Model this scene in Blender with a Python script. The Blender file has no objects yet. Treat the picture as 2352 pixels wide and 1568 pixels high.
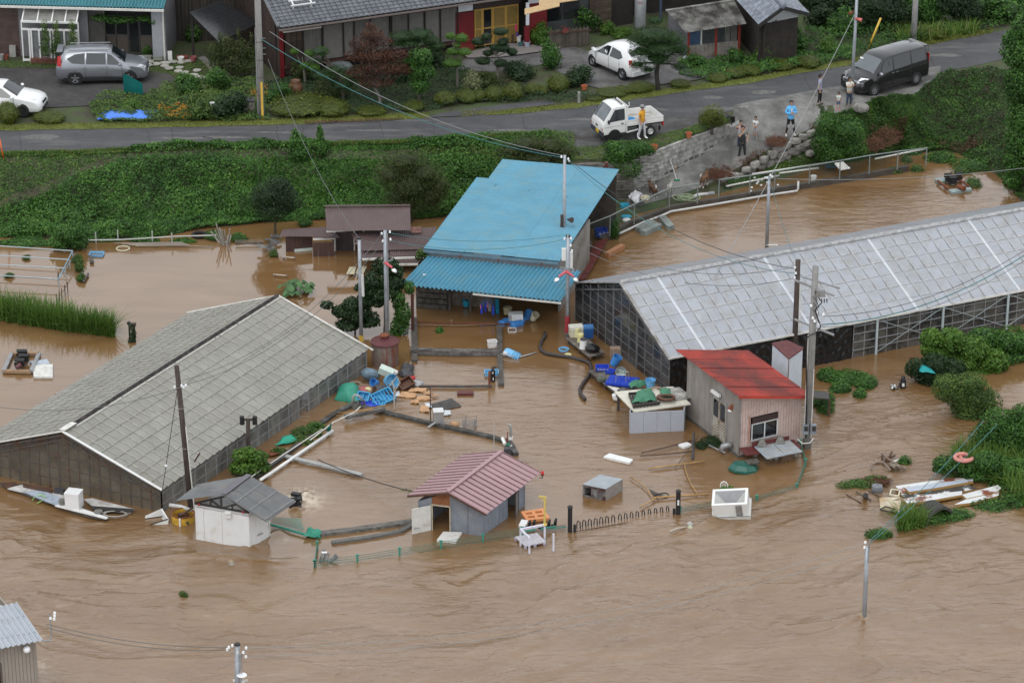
import bpy,bmesh,math,random
import numpy as np
from mathutils import Vector,Matrix
bC=np.random.default_rng;rg=range;Vc=Vector
random.seed(7);cT=bC(11)
SC=bpy.context.scene
ew=SC.collection
cS=math.cos;sN=math.sin;at2=math.atan2;ru=random.uniform;dU=random.random;en=enumerate;MR=Matrix.Rotation;BO=bpy.data.objects;c9=bpy.data.meshes;ls=np.linspace;R=math.radians
def DV(n,k,v):n.inputs[k].default_value=v
def T_(s,k=2):
 v=[float(x)if'.'in x else int(x)for x in s.split()];return[tuple(v[i:i+k]) for i in rg(0,len(v),k)]
PI=math.pi
db=13000.0/1.7415
b9=R(24.5)
dQ=Vc((.0,-126.4,57.6))
FW=Vc((0,cS(b9),-sN(b9)))
UP=Vc((0,sN(b9),cS(b9)))
cd=bpy.data.cameras.new('camera');cam=BO.new('camera',cd);ew.objects.link(cam)
cam.location=dQ;cam.rotation_euler=(R(90)-b9,0,0)
cd.sensor_width=36;cd.lens=36*db/2352;cd.clip_start=1;cd.clip_end=2000
SC.camera=cam
w=bpy.data.worlds.new('World');SC.world=w;w.use_nodes=True
nt=w.node_tree;nt.nodes.clear()
eo=nt.nodes.new('ShaderNodeTexSky');eo.sky_type='NISHITA';eo.sun_disc=False
bK,dI=58,200
eo.sun_elevation=R(bK);eo.sun_rotation=R(dI);eo.air_density=1.0;eo.dust_density=4.0;eo.ozone_density=1.0
hs=nt.nodes.new('ShaderNodeHueSaturation');DV(hs,'Saturation',.12)
bg=nt.nodes.new('ShaderNodeBackground');DV(bg,'Strength',.15)
wo=nt.nodes.new('ShaderNodeOutputWorld')
cl=nt.nodes.new('ShaderNodeMix');cl.data_type='RGBA';DV(cl,'Factor',.72);DV(cl,7,(6.9,7.2,7.6,1))
nt.links.new(eo.outputs[0],hs.inputs['Color']);nt.links.new(hs.outputs[0],cl.inputs[6]);nt.links.new(cl.outputs[2],bg.inputs[0]);nt.links.new(bg.outputs[0],wo.inputs[0])
sd=bpy.data.lights.new('sun','SUN');sd.energy=.5;sd.angle=R(35);sd.color=(1.,.975,.94)
sun=BO.new('sun',sd);ew.objects.link(sun)
_az=R(dI)
sdir=Vc((sN(_az)*cS(R(bK)),cS(_az)*cS(R(bK)),sN(R(bK))))
sun.rotation_euler=sdir.to_track_quat('Z','Y').to_euler();sun.location=(0,0,80)
SC.view_settings.view_transform='Standard';SC.view_settings.look='None'
SC.view_settings.exposure=.3;SC.view_settings.gamma=1;SC.view_settings.use_curve_mapping=False
SC.render.engine='CYCLES';SC.cycles.max_bounces=5;SC.cycles.transparent_max_bounces=12
def P(x,y,z=.0):
 d=FW+Vc((1,0,0))*((x-1176)/db)+UP*(-(y-784)/db)
 t=(z-dQ.z)/d.z
 return dQ+d*t
def VZ(b,y):
 k=(784-y)/db;v=Vc((b[0],b[1],0))-dQ
 return(k*v.dot(FW)-v.dot(UP))/(UP.z-k*FW.z)
def aS(a,b,t):return a+(b-a)*t
def bN(xs,tab,j):
 return float(np.interp(xs,[t[0]for t in tab],[t[j]for t in tab]))
def cR(ix,iy,s):
 n=(ix*374761393+iy*668265263+s*974634777)&0x7fffffff
 n=((n^(n>>13))*1274126177)&0x7fffffff
 return((n^(n>>16))&0xffff)/65535.0
def eC(x,y,s=0):
 ix=np.floor(x).astype(np.int64);iy=np.floor(y).astype(np.int64);fx=x-ix;fy=y-iy
 u=fx*fx*fx*(fx*(fx*6-15)+10);v=fy*fy*fy*(fy*(fy*6-15)+10)
 a=cR(ix,iy,s);b=cR(ix+1,iy,s);c=cR(ix,iy+1,s);d=cR(ix+1,iy+1,s)
 return(a*(1-u)+b*u)*(1-v)+(c*(1-u)+d*u)*v
def aQ(x,y,s=0,o=4):
 x=np.asarray(x,float);y=np.asarray(y,float);t=0;a=.5
 for i in rg(o):t=t+a*(eC(x,y,s+i*7)-.5)*2;x=x*2.03+5.1;y=y*1.97+3.3;a*=.5
 return t
c7={};AUTO=[];LOC=[0]
def E(name,dD=None,bT=.6,du=0,var=.18,vs=3.,aC=.0,bs=12,ab=None,ds=1.2,dt=.5,dw=.12,aw=None,ek=0,ap=0,aniso=(1,1,1),aE=.5,dE=0,a5=0,emit=0,cN=None):
 if name in c7:return c7[name]
 m=bpy.data.materials.new(name);m.use_nodes=True;t=m.node_tree;N=t.nodes;L=t.links
 b=N['Principled BSDF'];aq=N['Material Output']
 dD=(tuple(dD)if type(dD)is tuple else(dD,)*3)+(1,)
 DV(b,'Roughness',bT);DV(b,'Metallic',du)
 DV(b,'Specular IOR Level',aE);DV(b,'Coat Weight',dE);DV(b,'Coat Roughness',.05)
 geo=N.new('ShaderNodeNewGeometry');mp=N.new('ShaderNodeMapping');DV(mp,'Scale',aniso)
 L.new(geo.outputs['Position'],mp.inputs[0])
 c=N.new('ShaderNodeRGB');c.outputs[0].default_value=dD;dO=c.outputs[0]
 if var:
  n=N.new('ShaderNodeTexNoise');DV(n,'Scale',vs);DV(n,'Detail',6);DV(n,'Roughness',.62)
  L.new(mp.outputs[0],n.inputs[0])
  mr=N.new('ShaderNodeMapRange');DV(mr,'From Min',.3);DV(mr,'From Max',.7)
  DV(mr,'To Min',1-var);DV(mr,'To Max',1+var);L.new(n.outputs[0],mr.inputs[0])
  h=N.new('ShaderNodeHueSaturation');L.new(mr.outputs[0],h.inputs['Value']);L.new(dO,h.inputs['Color']);dO=h.outputs[0]
 if ap:
  oi=N.new('ShaderNodeObjectInfo');mr=N.new('ShaderNodeMapRange');DV(mr,'To Min',1-ap);DV(mr,'To Max',1+ap)
  L.new(oi.outputs['Random'],mr.inputs[0]);h=N.new('ShaderNodeHueSaturation');L.new(mr.outputs[0],h.inputs['Value']);L.new(dO,h.inputs['Color']);dO=h.outputs[0]
 if ab is not None:
  n=N.new('ShaderNodeTexNoise');DV(n,'Scale',ds);DV(n,'Detail',8);DV(n,'Roughness',.68)
  if cN:
   mq=N.new('ShaderNodeMapping');DV(mq,'Scale',cN);L.new(geo.outputs['Position'],mq.inputs[0]);L.new(mq.outputs[0],n.inputs[0])
  else:L.new(mp.outputs[0],n.inputs[0])
  mr=N.new('ShaderNodeMapRange');DV(mr,'From Min',dt-dw);DV(mr,'From Max',dt+dw);L.new(n.outputs[0],mr.inputs[0])
  mx=N.new('ShaderNodeMix');mx.data_type='RGBA';L.new(mr.outputs[0],mx.inputs['Factor']);L.new(dO,mx.inputs[6]);DV(mx,7,tuple(ab)+(1,));dO=mx.outputs[2]
 L.new(dO,b.inputs['Base Color'])
 if aC:
  n=N.new('ShaderNodeTexNoise');DV(n,'Scale',bs);DV(n,'Detail',5);L.new(mp.outputs[0],n.inputs[0])
  bp=N.new('ShaderNodeBump');DV(bp,'Strength',aC);DV(bp,'Distance',.05)
  L.new(n.outputs[0],bp.inputs['Height']);L.new(bp.outputs[0],b.inputs['Normal'])
 if ek:DV(b,'Transmission Weight',ek)
 if aw is not None:DV(b,'Alpha',aw)
 if emit:DV(b,'Emission Color',dD);DV(b,'Emission Strength',emit)
 if a5:
  tr=N.new('ShaderNodeBsdfTranslucent');L.new(dO,tr.inputs[0]);ms=N.new('ShaderNodeMixShader');DV(ms,0,a5)
  L.new(b.outputs[0],ms.inputs[1]);L.new(tr.outputs[0],ms.inputs[2]);L.new(ms.outputs[0],aq.inputs[0])
 c7[name]=m;return m
def d2(name,ramp,bT=.55,a5=.25):
 if name in c7:return c7[name]
 m=bpy.data.materials.new(name);m.use_nodes=True;t=m.node_tree;N=t.nodes;L=t.links
 b=N['Principled BSDF'];DV(b,'Roughness',bT);DV(b,'Specular IOR Level',.35)
 a=N.new('ShaderNodeAttribute');a.attribute_name='rnd'
 r=N.new('ShaderNodeValToRGB');L.new(a.outputs['Fac'],r.inputs[0])
 while len(r.color_ramp.elements)<len(ramp):r.color_ramp.elements.new(.5)
 for i,(p,c)in en(ramp):
  r.color_ramp.elements[i].position=p;r.color_ramp.elements[i].color=tuple(c)+(1,)
 L.new(r.outputs[0],b.inputs['Base Color'])
 tr=N.new('ShaderNodeBsdfTranslucent');L.new(r.outputs[0],tr.inputs[0]);mx=N.new('ShaderNodeMixShader');DV(mx,0,a5)
 L.new(b.outputs[0],mx.inputs[1]);L.new(tr.outputs[0],mx.inputs[2]);L.new(mx.outputs[0],N['Material Output'].inputs[0])
 c7[name]=m;return m
def aX(d):
 d=Vc(d).normalized();a=Vc((0,0,1))if abs(d.z)<.9 else Vc((1,0,0))
 u=d.cross(a).normalized();return u,d.cross(u).normalized()
class MB:
 def __init__(s):s.v=[];s.f=[]
 def add(s,vs,fs):
  o=len(s.v);s.v+=[tuple(p)for p in vs];s.f+=[tuple(i+o for i in f)for f in fs];return s
 def bo(s,c,d,rz=0,bA=None):
  M=bA if bA is not None else MR(rz,3,'Z');c=Vc(c)
  vs=[c+M@Vc((x*d[0]/2,y*d[1]/2,z*d[2]/2))for z in(-1,1)for y in(-1,1)for x in(-1,1)]
  return s.add(vs,T_('0 2 3 1 4 5 7 6 0 1 5 4 2 6 7 3 0 4 6 2 1 3 7 5',4))
 def ba(s,a,b,w=.05,h=.05,upv=(0,0,1)):
  a=Vc(a);b=Vc(b);d=(b-a);l=d.length
  if l<1e-6:return s
  d.normalize();u=d.cross(Vc(upv))
  if u.length<1e-3:u=d.cross(Vc((1,0,0)))
  u.normalize();v=u.cross(d)
  vs=[p+u*i*w/2+v*j*h/2 for p in(a,b)for i,j in((-1,-1),(1,-1),(1,1),(-1,1))]
  return s.add(vs,T_('0 1 2 3 7 6 5 4 0 4 5 1 1 5 6 2 2 6 7 3 3 7 4 0',4))
 def pr(s,aF,vec):
  n=len(aF);vec=Vc(vec);vs=[Vc(p)for p in aF]+[Vc(p)+vec for p in aF]
  return s.add(vs,[tuple(rg(n))[::-1],tuple(rg(n,2*n))]+[(i,(i+1)%n,n+(i+1)%n,n+i)for i in rg(n)])
 def wl(s,a,b,z0,z1,v):return s.pr([(a[0],a[1],z0),(b[0],b[1],z0),(b[0],b[1],z1),(a[0],a[1],z1)],v)
 def sb(s,q,t):
  q=[Vc(p)for p in q];n=(q[1]-q[0]).cross(q[2]-q[0]).normalized();return s.pr(q,n*t)
 def tu(s,af,r,n=6,caps=True):
  af=[Vc(p)for p in af];rr=r if isinstance(r,(list,tuple))else[r]*len(af);vs=[];fs=[];k=len(af);u=None
  for i,p in en(af):
   d=af[min(i+1,k-1)]-af[max(i-1,0)]
   if d.length<1e-9:d=Vc((0,0,1))
   d.normalize()
   if u is None:u=aX(d)[0]
   else:
    u=u-d*u.dot(d)
    u=u.normalized()if u.length>1e-6 else aX(d)[0]
   v=d.cross(u)
   for j in rg(n):
    a=2*PI*j/n;vs.append(p+(u*cS(a)+v*sN(a))*rr[i])
  for i in rg(k-1):
   for j in rg(n):fs.append((i*n+j,i*n+(j+1)%n,(i+1)*n+(j+1)%n,(i+1)*n+j))
  if caps:fs+=[tuple(rg(n))[::-1],tuple(rg((k-1)*n,k*n))]
  return s.add(vs,fs)
 def cy(s,a,b,r,r2=None,n=12):return s.tu([a,b],[r,r if r2 is None else r2],n)
 def la(s,cq,c,n=20,M=None,arc=2*PI,sx=1,sy=1):
  M=M or Matrix.Identity(3);c=Vc(c);k=len(cq);c3=abs(arc-2*PI)<1e-6;m=n if c3 else n+1
  vs=[c+M@Vc((r*cS(arc*j/n)*sx,r*sN(arc*j/n)*sy,z))for r,z in cq for j in rg(m)]
  fs=[(i*m+j,i*m+(j+1)%m,(i+1)*m+(j+1)%m,(i+1)*m+j)for i in rg(k-1)for j in rg(n)]
  return s.add(vs,fs)
 def bl(s,c,r,nu=12,nv=8,nz=0,al=0,M=None):
  r=r if isinstance(r,(tuple,list))else(r,r,r);c=Vc(c);M=M or Matrix.Identity(3);vs=[];fs=[];ap=random.Random(al)
  for i in rg(nv+1):
   th=PI*i/nv
   for j in rg(nu):
    ph=2*PI*j/nu;k=1+nz*(ap.random()-.5)*2
    vs.append(c+M@Vc((r[0]*sN(th)*cS(ph),r[1]*sN(th)*sN(ph),r[2]*cS(th)))*k if M is None else c+M@(Vc((r[0]*sN(th)*cS(ph),r[1]*sN(th)*sN(ph),r[2]*cS(th)))*k))
  for i in rg(nv):
   for j in rg(nu):fs.append((i*nu+j,(i+1)*nu+j,(i+1)*nu+(j+1)%nu,i*nu+(j+1)%nu))
  return s.add(vs,fs)
 def gd(s,F,nu,nv):
  vs=[F(i/nu,j/nv)for j in rg(nv+1)for i in rg(nu+1)]
  return s.add(vs,[(j*(nu+1)+i,j*(nu+1)+i+1,(j+1)*(nu+1)+i+1,(j+1)*(nu+1)+i)for j in rg(nv)for i in rg(nu)])
 def sh(s,F,nu,nv,t=.004):
  top=[Vc(F(i/nu,j/nv))for j in rg(nv+1)for i in rg(nu+1)];n=len(top)
  nn=(top[nu]-top[0]).cross(top[-1]-top[0]).normalized()*t
  fs=[]
  for j in rg(nv):
   for i in rg(nu):
    a=(j*(nu+1)+i,j*(nu+1)+i+1,(j+1)*(nu+1)+i+1,(j+1)*(nu+1)+i);fs.append(a);fs.append(tuple(k+n for k in a[::-1]))
  bd=[(i,i+1)for i in rg(nu)]+[(nv*(nu+1)+i+1,nv*(nu+1)+i)for i in rg(nu)]+[((j+1)*(nu+1),j*(nu+1))for j in rg(nv)]+[(j*(nu+1)+nu,(j+1)*(nu+1)+nu)for j in rg(nv)]
  for a,b in bd:fs.append((b,a,a+n,b+n))
  return s.add(top+[p-nn for p in top],fs)
 def corr(s,q,aT,cb,along=True,bi=6,t=.003,nl=1,tri=False):
  a,b,c,d=[Vc(p)for p in q];n=(b-a).cross(d-a).normalized()
  if n.z<0:n=-n
  nu=max(4,int(aT*bi))
  def F(u,v):
   p=a.lerp(b,u).lerp(d.lerp(c,u),v);ph=u*aT
   o=cS(2*PI*ph)*cb if not tri else(abs((ph%1)-.5)*4-1)*cb
   return p+n*o
  return s.sh(F,nu,nl,t)
def a8(name,me,m,ac=None,dv=None):
 o=BO.new(name,me);ew.objects.link(o)
 if m is not None and len(me.materials)==0:
  for mm in(m if isinstance(m,(list,tuple))else[m]):me.materials.append(mm)
 if ac is not None:o.parent=ac
 if dv is not None:o.location=dv
 return o
def eR(p):
 l=Vc((0,0,0))
 while p is not None:l+=p.location;p=p.parent
 return l
def OB(name,mb,m,ac=None,Q=False,K=None,cK=False,do=None):
 me=c9.new(name)
 va=np.array(mb.v,dtype=float)
 if ac is None:
  lo=va.min(0);hi=va.max(0);org=Vc(((lo[0]+hi[0])/2,(lo[1]+hi[1])/2,lo[2]))if do is None else Vc(do);dv=org
 else:
  org=Vc((0,0,0))if cK or LOC[0]else eR(ac);dv=None
 va=va-np.array(org)
 me.from_pydata(va.tolist(),[],mb.f)
 if Q:me.shade_smooth()
 o=a8(name,me,m,ac,dv)
 if K:o['label']=K
 return o
def eV(o,deg=35):
 me=o.data;bm=bmesh.new();bm.from_mesh(me)
 for f in bm.faces:f.smooth=1
 for e in bm.edges:
  if len(e.link_faces)==2 and e.calc_face_angle(0)>R(deg):e.smooth=False
  elif len(e.link_faces)!=2:e.smooth=False
 bm.to_mesh(me);bm.free();return o
def bQ(o,K=None,aD=None,ae=None,aW=None):
 if K:o['label']=K
 if aD=='':aD=o.name.split('.')[0].replace('_',' ')
 if aD:o['category']=aD
 if ae:o['group']=ae
 if aW:o['kind']=aW
 return o
def TH(name,K,aD='',dv=None,ae=None,rz=0):
 o=BO.new(name,None);ew.objects.link(o);o.empty_display_size=.2
 if dv is None:AUTO.append(o);dv=(0,0,0)
 o.location=Vc(dv);o.rotation_euler=(0,0,rz);return bQ(o,K,aD,ae)
def aj(name,mb,m,K,aD,ae=None,Q=False,auto=None):
 o=OB(name,mb,m,None,Q)
 if auto:eV(o,auto)
 return bQ(o,K,aD,ae)
def Zv(z):return Vc((0,0,z))
def eF():
 """put the Empty of every thing built in world coordinates at the foot of its parts"""
 eK={}
 for c in BO:
  if c.parent is not None:eK.setdefault(c.parent,[]).append(c)
 for o in AUTO:
  if o.location.length:continue
  P_=[c.matrix_basis@Vc(k)for c in eK.get(o,[])if c.type=='MESH' for k in c.bound_box]
  if not P_:continue
  lo=[min(p[i]for p in P_)for i in rg(3)];hi=[max(p[i]for p in P_)for i in rg(3)];b=Vc(((lo[0]+hi[0])/2,(lo[1]+hi[1])/2,lo[2]));o.location=b
  for c in eK[o]:c.location=c.location-b
def LFM(name,af,bW,size,ap,aa=1.8,cA=.9,bH=.0,dM=cT):
 n=len(af);af=np.asarray(af,float)
 N=np.asarray(bW,float)+dM.normal(0,cA,(n,3))*.6;N[:,2]+=bH
 N/=np.linalg.norm(N,axis=1,keepdims=True)+1e-9
 A=dM.normal(0,1,(n,3));U=np.cross(N,A);U/=np.linalg.norm(U,axis=1,keepdims=True)+1e-9;V=np.cross(N,U)
 s=(np.asarray(size)*dM.uniform(.6,1.3,n))[:,None]if np.ndim(size)==0 or np.ndim(size)==1 else size
 h=s*.5;wv=h/aa
 q=np.stack([af-U*h,af+V*wv-U*h*.1,af+U*h-N*h*.25,af-V*wv-U*h*.1],axis=1).reshape(-1,3)
 me=c9.new(name);me.vertices.add(4*n);me.vertices.foreach_set('co',q.astype(np.float32).ravel())
 me.loops.add(4*n);me.loops.foreach_set('vertex_index',np.arange(4*n,dtype=np.int32))
 me.polygons.add(n);me.polygons.foreach_set('loop_start',np.arange(0,4*n,4,dtype=np.int32));me.polygons.foreach_set('loop_total',np.full(n,4,dtype=np.int32))
 at=me.attributes.new('rnd','FLOAT','FACE');at.data.foreach_set('value',np.clip(np.asarray(ap),0,1).astype(np.float32))
 me.update(calc_edges=True);return me
def eQ(name,ag,h,wd,ap,aA=.5,dM=cT,droop=.5,bi=2):
 n=len(ag);ag=np.asarray(ag,float);a=dM.uniform(0,2*PI,n);L=(np.abs(dM.normal(0,aA,n)))
 D=np.stack([np.cos(a),np.sin(a),np.zeros(n)],1);S=np.stack([-np.sin(a),np.cos(a),np.zeros(n)],1)
 hh=(h*dM.uniform(.6,1.25,n))[:,None];ww=(wd*dM.uniform(.7,1.3,n))[:,None]
 bS=[]
 for k in rg(bi+1):
  t=k/bi;c=ag+D*hh*L[:,None]*t**1.6+np.array([0,0,1])*hh*(t-droop*t**3*.6*L[:,None]);wk=ww*(1-t*.92)*.5
  bS+=[c-S*wk,c+S*wk]
 m=2*(bi+1);q=np.stack(bS,1).reshape(-1,3)
 me=c9.new(name);me.vertices.add(m*n);me.vertices.foreach_set('co',q.astype(np.float32).ravel())
 idx=np.concatenate([np.arange(n)[:,None]*m+np.array([2*k,2*k+1,2*k+3,2*k+2])for k in rg(bi)],1).ravel()
 me.loops.add(4*n*bi);me.loops.foreach_set('vertex_index',idx.astype(np.int32));me.polygons.add(n*bi)
 me.polygons.foreach_set('loop_start',np.arange(0,4*n*bi,4,dtype=np.int32));me.polygons.foreach_set('loop_total',np.full(n*bi,4,dtype=np.int32))
 at=me.attributes.new('rnd','FLOAT','FACE');at.data.foreach_set('value',np.repeat(np.clip(ap,0,1),bi).astype(np.float32))
 me.update(calc_edges=True);return me
ZR=2.4
SHORE=T_('-500 550 0 545 110 548 160 556 330 548 480 524 600 512 700 505 900 505 1000 500 1100 490 1250 480 1320 500 1400 530 1460 492 1540 472 1700 432 1810 407 1870 386 1980 366 2100 350 2200 352 2290 400 2352 470 2500 620 2700 700 2900 760')
RW=T_('1320 480 .1 478 .15 462 .2 372 2.2 1380 480 .1 478 .15 458 .2 370 2.1 1455 480 .2 478 .2 442 .3 368 2.05 1506 466 .2 464 .25 422 .5 346 2.1 1551 455 .2 453 .25 391 .8 328 2.15 1605 440 .22 432 .35 360 1.0 308 2.2 1645 425 .25 418 .45 336 1.25 294 2.2 1676 410 .3 400 .55 311 1.6 284 2.25 1684 408 .3 396 .65 322 1.5 270 2.2 1700 405 .3 388 .75 320 1.57 266 2.24 1763 385 .3 348 1.15 294 1.78 251 2.28 1803 365 .5 332 1.35 282 1.88 243 2.3 1867 335 .9 300 1.8 260 2.1 228 2.33',9)
eb=T_('1867 297 1894 273 1977 249 2017 227 2092 222 2167 174 2300 160 2900 60')
bL=T_('-500 362 0 352 215 346 403 337 631 330 762 328 1031 320 1148 309 1299 304 1390 296 1524 274 1659 261 1723 246 1803 233 1873 219 1937 209 2130 171 2240 152 2352 125 2700 40 2900 -20')
bM=T_('-500 306 0 301 416 293 631 287 950 274 1148 264 1296 252 1390 239 1551 215 1685 197 1780 181 1841 168 1959 150 2125 106 2286 75 2352 60 2700 -40 2900 -100')
def dV(x):
 """world points of the section through the bank at picture column x, from the water up"""
 s=P(x,bN(x,SHORE,1),.0);rl=P(x,bN(x,bL,1),ZR);rh=P(x,bN(x,bM,1),ZR)
 toe=s+Vc((0,-1.6,-1.3));toe2=s+Vc((0,-.5,-.35))
 if 1320<=x<=1867:
  a,b,c,d=[P(x,bN(x,RW,i),bN(x,RW,i+1))for i in(1,3,5,7)]
  if d.y<c.y+.06:d.y=c.y+.06
  if b.y<a.y+.04:b.y=a.y+.04
 elif x<1320:
  k=min(1,(1320-x)/60)
  e=[s.lerp(rl,t)for t in(.18,.42,.68,.93)]
  for q,t in zip(e,(.18,.42,.68,.93)):q.z=ZR*(sN((t-.5)*PI)*.5+.5)*.55+ZR*t*.45
  cI=[P(1320,RW[0][i],RW[0][i+1])for i in(1,3,5,7)]
  a,b,c,d=[Vc((q.x,aS(r.y,q.y,k),aS(r.z,q.z,k)))for q,r in zip(e,cI)]
 else:
  k=min(1,(x-1867)/50);cl=P(x,bN(x,eb,1),2.36)
  e=[s.lerp(cl,t)for t in(.2,.5,.8,1.)]
  for q,t in zip(e,(.2,.5,.8,1.)):q.z=2.36*t
  cI=[P(1867,RW[-1][i],RW[-1][i+1])for i in(1,3,5,7)]
  a,b,c,d=[Vc((q.x,aS(r.y,q.y,k),aS(r.z,q.z,k)))for q,r in zip(e,cI)]
 ys=rh.y
 far=[Vc((rh.x*(1+.1*i),ys+dd,ZR+.02*i))for i,dd in en((1.2,4,12,30,60,100))]
 return[toe,toe2,s,a,b,c,d,rl,rh]+far
XS=list(rg(-500,2901,20));XS=sorted(set(XS+[1320,1455,1456,1551,1645,1676,1684,1867]))
ROWS=[dV(x)for x in XS]
SUB=[1,1,4,6,6,3,5,2,2,2,2,2,2,2]
GV=[]
for dD in ROWS:
 dA=[]
 for i in rg(len(dD)-1):
  for k in rg(SUB[i]):dA.append(dD[i].lerp(dD[i+1],k/SUB[i]))
 dA.append(dD[-1]);GV.append(dA)
dq=len(GV[0]);GA=np.array([[tuple(p)for p in l]for l in GV])
bk=slice(3,25)
cb=np.zeros(GA.shape[:2]);cb[:,3:25]=1
for i,x in en(XS):
 if 1300<x<1890:cb[i]=0
 elif x<1300:cb[i,20:27]*=.3
GA[:,:,2]+=cb*(aQ(GA[:,:,0]*.55,GA[:,:,1]*.9,3)*.32)
mb=MB();nc=len(XS)
mb.v=[tuple(p)for p in GA.reshape(-1,3)]
mb.f=[(i*dq+j,(i+1)*dq+j,(i+1)*dq+j+1,i*dq+j+1)for i in rg(nc-1)for j in rg(dq-1)]
soil=E('R',(.055,.052,.03),.9,var=.35,vs=2.5,aC=.6,bs=14,ab=(.05,.075,.022),ds=1.1,dt=.5,dw=.08)
g=OB('ground',mb,soil,Q=1);bQ(g,aW='structure')
def bed():
 mb=MB();mb.gd(lambda u,v:Vc((-150+300*u,-160+320*v,-1.35-(.0 if v<.5 else .0))),4,4)
 o=OB('river_bed',mb,E('S',(.12,.08,.045),.9));bQ(o,aW='structure')
bed()
def dB(name,dZ,d0,x0,x1,z,m,aV,bR=15,nv=2,zf=None):
 """sheet between two picture polylines (tables of x,y) at level z"""
 xs=np.arange(x0,x1+.1,bR)
 def F(u,v):
  x=x0+(x1-x0)*u;a=P(x,bN(x,dZ,1),z);b=P(x,bN(x,d0,1),z);p=a.lerp(b,v);p.z=z+aV;return p
 mb=MB();mb.gd(F,len(xs),nv);o=OB(name,mb,m);bQ(o,aW='structure');return o
def bU():
 m=E('T',(.062,.062,.066),.75,var=.22,vs=1.1,aC=.5,bs=60,ab=(.13,.125,.12),ds=.55,dt=.62,dw=.1,cN=(.45,2.2,1))
 return m
def PSH(name,af,z,m,aW='structure',aV=0,em=None):
 mb=MB();q=[P(x,y,z)for x,y in af]
 for p in q:p.z+=aV
 mb.add(q,[tuple(rg(len(q)))]);o=OB(name,mb,m);bQ(o,aW=aW)
 n=o.data.polygons[0].normal
 if n.z<0:o.data.flip_normals()
 return o
_x=ls(-500,2900,260)
def _wob(x,s):return float(aQ(np.array([x*.03]),np.array([s*1.]),s,3)[0])
bx=[(x,bN(x,bL,1)+_wob(x,5)*3.2)for x in _x];aJ=[(x,bN(x,bM,1)+_wob(x,9)*2.2)for x in _x]
dB('road',bx,aJ,-480,2880,ZR,bU(),.012,bR=12,nv=4)
mb=MB()
for cx,dx in((50,4),(345,5),(400,6),(640,5),(1000,8),(1210,14),(1395,26),(1600,30),(1870,30),(700,8),(880,8),(2150,20)):
 y0=bN(cx,bL,1)-2;y1=bN(cx,bM,1)+3;af=[]
 for k in rg(9):
  t=k/8;af.append((cx-dx*t+ru(-3,3),aS(y0,y1,t)))
 for(xa,ya),(xb,yb)in zip(af,af[1:]):
  a=P(xa,ya,ZR);b=P(xb,yb,ZR);a.z=b.z=ZR+.016;d=(b-a).normalized();u=Vc((-d.y,d.x,0))*ru(.006,.016)
  mb.add([a-u,a+u,b+u,b-u],[(0,1,2,3)])
o=OB('road_cracks',mb,E('U',(.028,.027,.025),.95));bQ(o,aW='structure')
mb=MB()
for cx,cy,rx,ry in((420,318,70,3.5),(520,316,60,3),(95,316,40,7),(1180,300,60,3),(1340,275,55,3),(1650,250,50,5),(1640,225,30,4),(640,305,70,2.5),(1760,213,36,5),(2170,128,40,4),(860,300,80,2.5),(1500,252,40,3)):
 af=[P(cx+rx*cS(a)*ru(.6,1.2),cy+ry*sN(a)*ru(.6,1.2),ZR)for a in ls(0,2*PI,15)[:-1]]
 for p in af:p.z=ZR+.0145
 mb.add(af,[tuple(rg(len(af)))])
o=OB('worn_patches',mb,E('V',(.115,.112,.108),.85,var=.4,vs=6));bQ(o,aW='structure')
ej=E('W',(.13,.15,.035),.9,var=.35,vs=3,aC=.5)
VH1=T_('-500 296 0 289 416 282 631 277 980 262')
dB('verge',[(x,bN(x,aJ,1)+.5)for x in _x],VH1,-480,985,ZR,ej,.03,nv=1)
VH2=T_('1148 257 1296 243 1390 230 1551 205 1685 186 1780 171 1841 158 1959 139 2125 96 2286 66')
dB('verge',[(x,bN(x,aJ,1)+.5)for x in _x],VH2,1060,1960,ZR,ej,.03,nv=1)
eM=E('X',(.16,.155,.155),.9,var=.45,vs=22,aC=.9,bs=30,ab=(.07,.065,.06),ds=.9,dt=.55)
PSH('yard_gravel',T_('1030 160 1080 132 1190 112 1300 104 1360 122 1640 118 1650 172 1600 186 1480 200 1380 206 1340 196 1250 150 1130 168'),ZR,eM,aV=.05)
PSH('yard_asphalt',T_('-300 158 -20 158 140 161 330 166 388 172 400 186 372 206 300 226 245 243 100 250 -300 262'),ZR,E('Y',(.045,.042,.042),.85,var=.35,vs=5,aC=.6,bs=40,ab=(.075,.07,.065),ds=.6,dt=.56),aV=.05)
PSH('drive',T_('980 272 1010 262 1060 254 1148 243 1200 237 1262 232 1276 241 1210 249 1148 257 1100 266'),ZR,bU(),aV=.04)
CUM=[sum(SUB[:k])for k in rg(len(SUB)+1)]
def GSH(name,x0,x1,r0,r1,m,aV=.03,fn=None):
 ii=[i for i,x in en(XS)if x0<=x<=x1];mb=MB();L=[]
 for i in ii:
  q0=r0(XS[i])if callable(r0)else r0;q1=r1(XS[i])if callable(r1)else r1
  for k in rg(13):
   t=q0+(q1-q0)*k/12;lo=int(min(t,12.999));fr=t-lo;j=CUM[lo]+fr*SUB[lo];j0=int(j);j1=min(j0+1,GA.shape[1]-1);p=GA[i,j0]*(1-(j-j0))+GA[i,j1]*(j-j0);mb.v.append((p[0],p[1],p[2]+aV))
 n=len(ii);mb.f=[(i*13+j,(i+1)*13+j,(i+1)*13+j+1,i*13+j+1)for i in rg(n-1)for j in rg(12)]
 o=OB(name,mb,m,Q=1);bQ(o,aW='structure');return o
GSH('gravel_shoulder',1140,1660,lambda x:6.02 if x>1320 else 6.4,7.05,E('Z',(.1,.1,.1),.9,var=.5,vs=14,aC=.8,bs=35,ab=(.05,.045,.04),ds=1.2))
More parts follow.
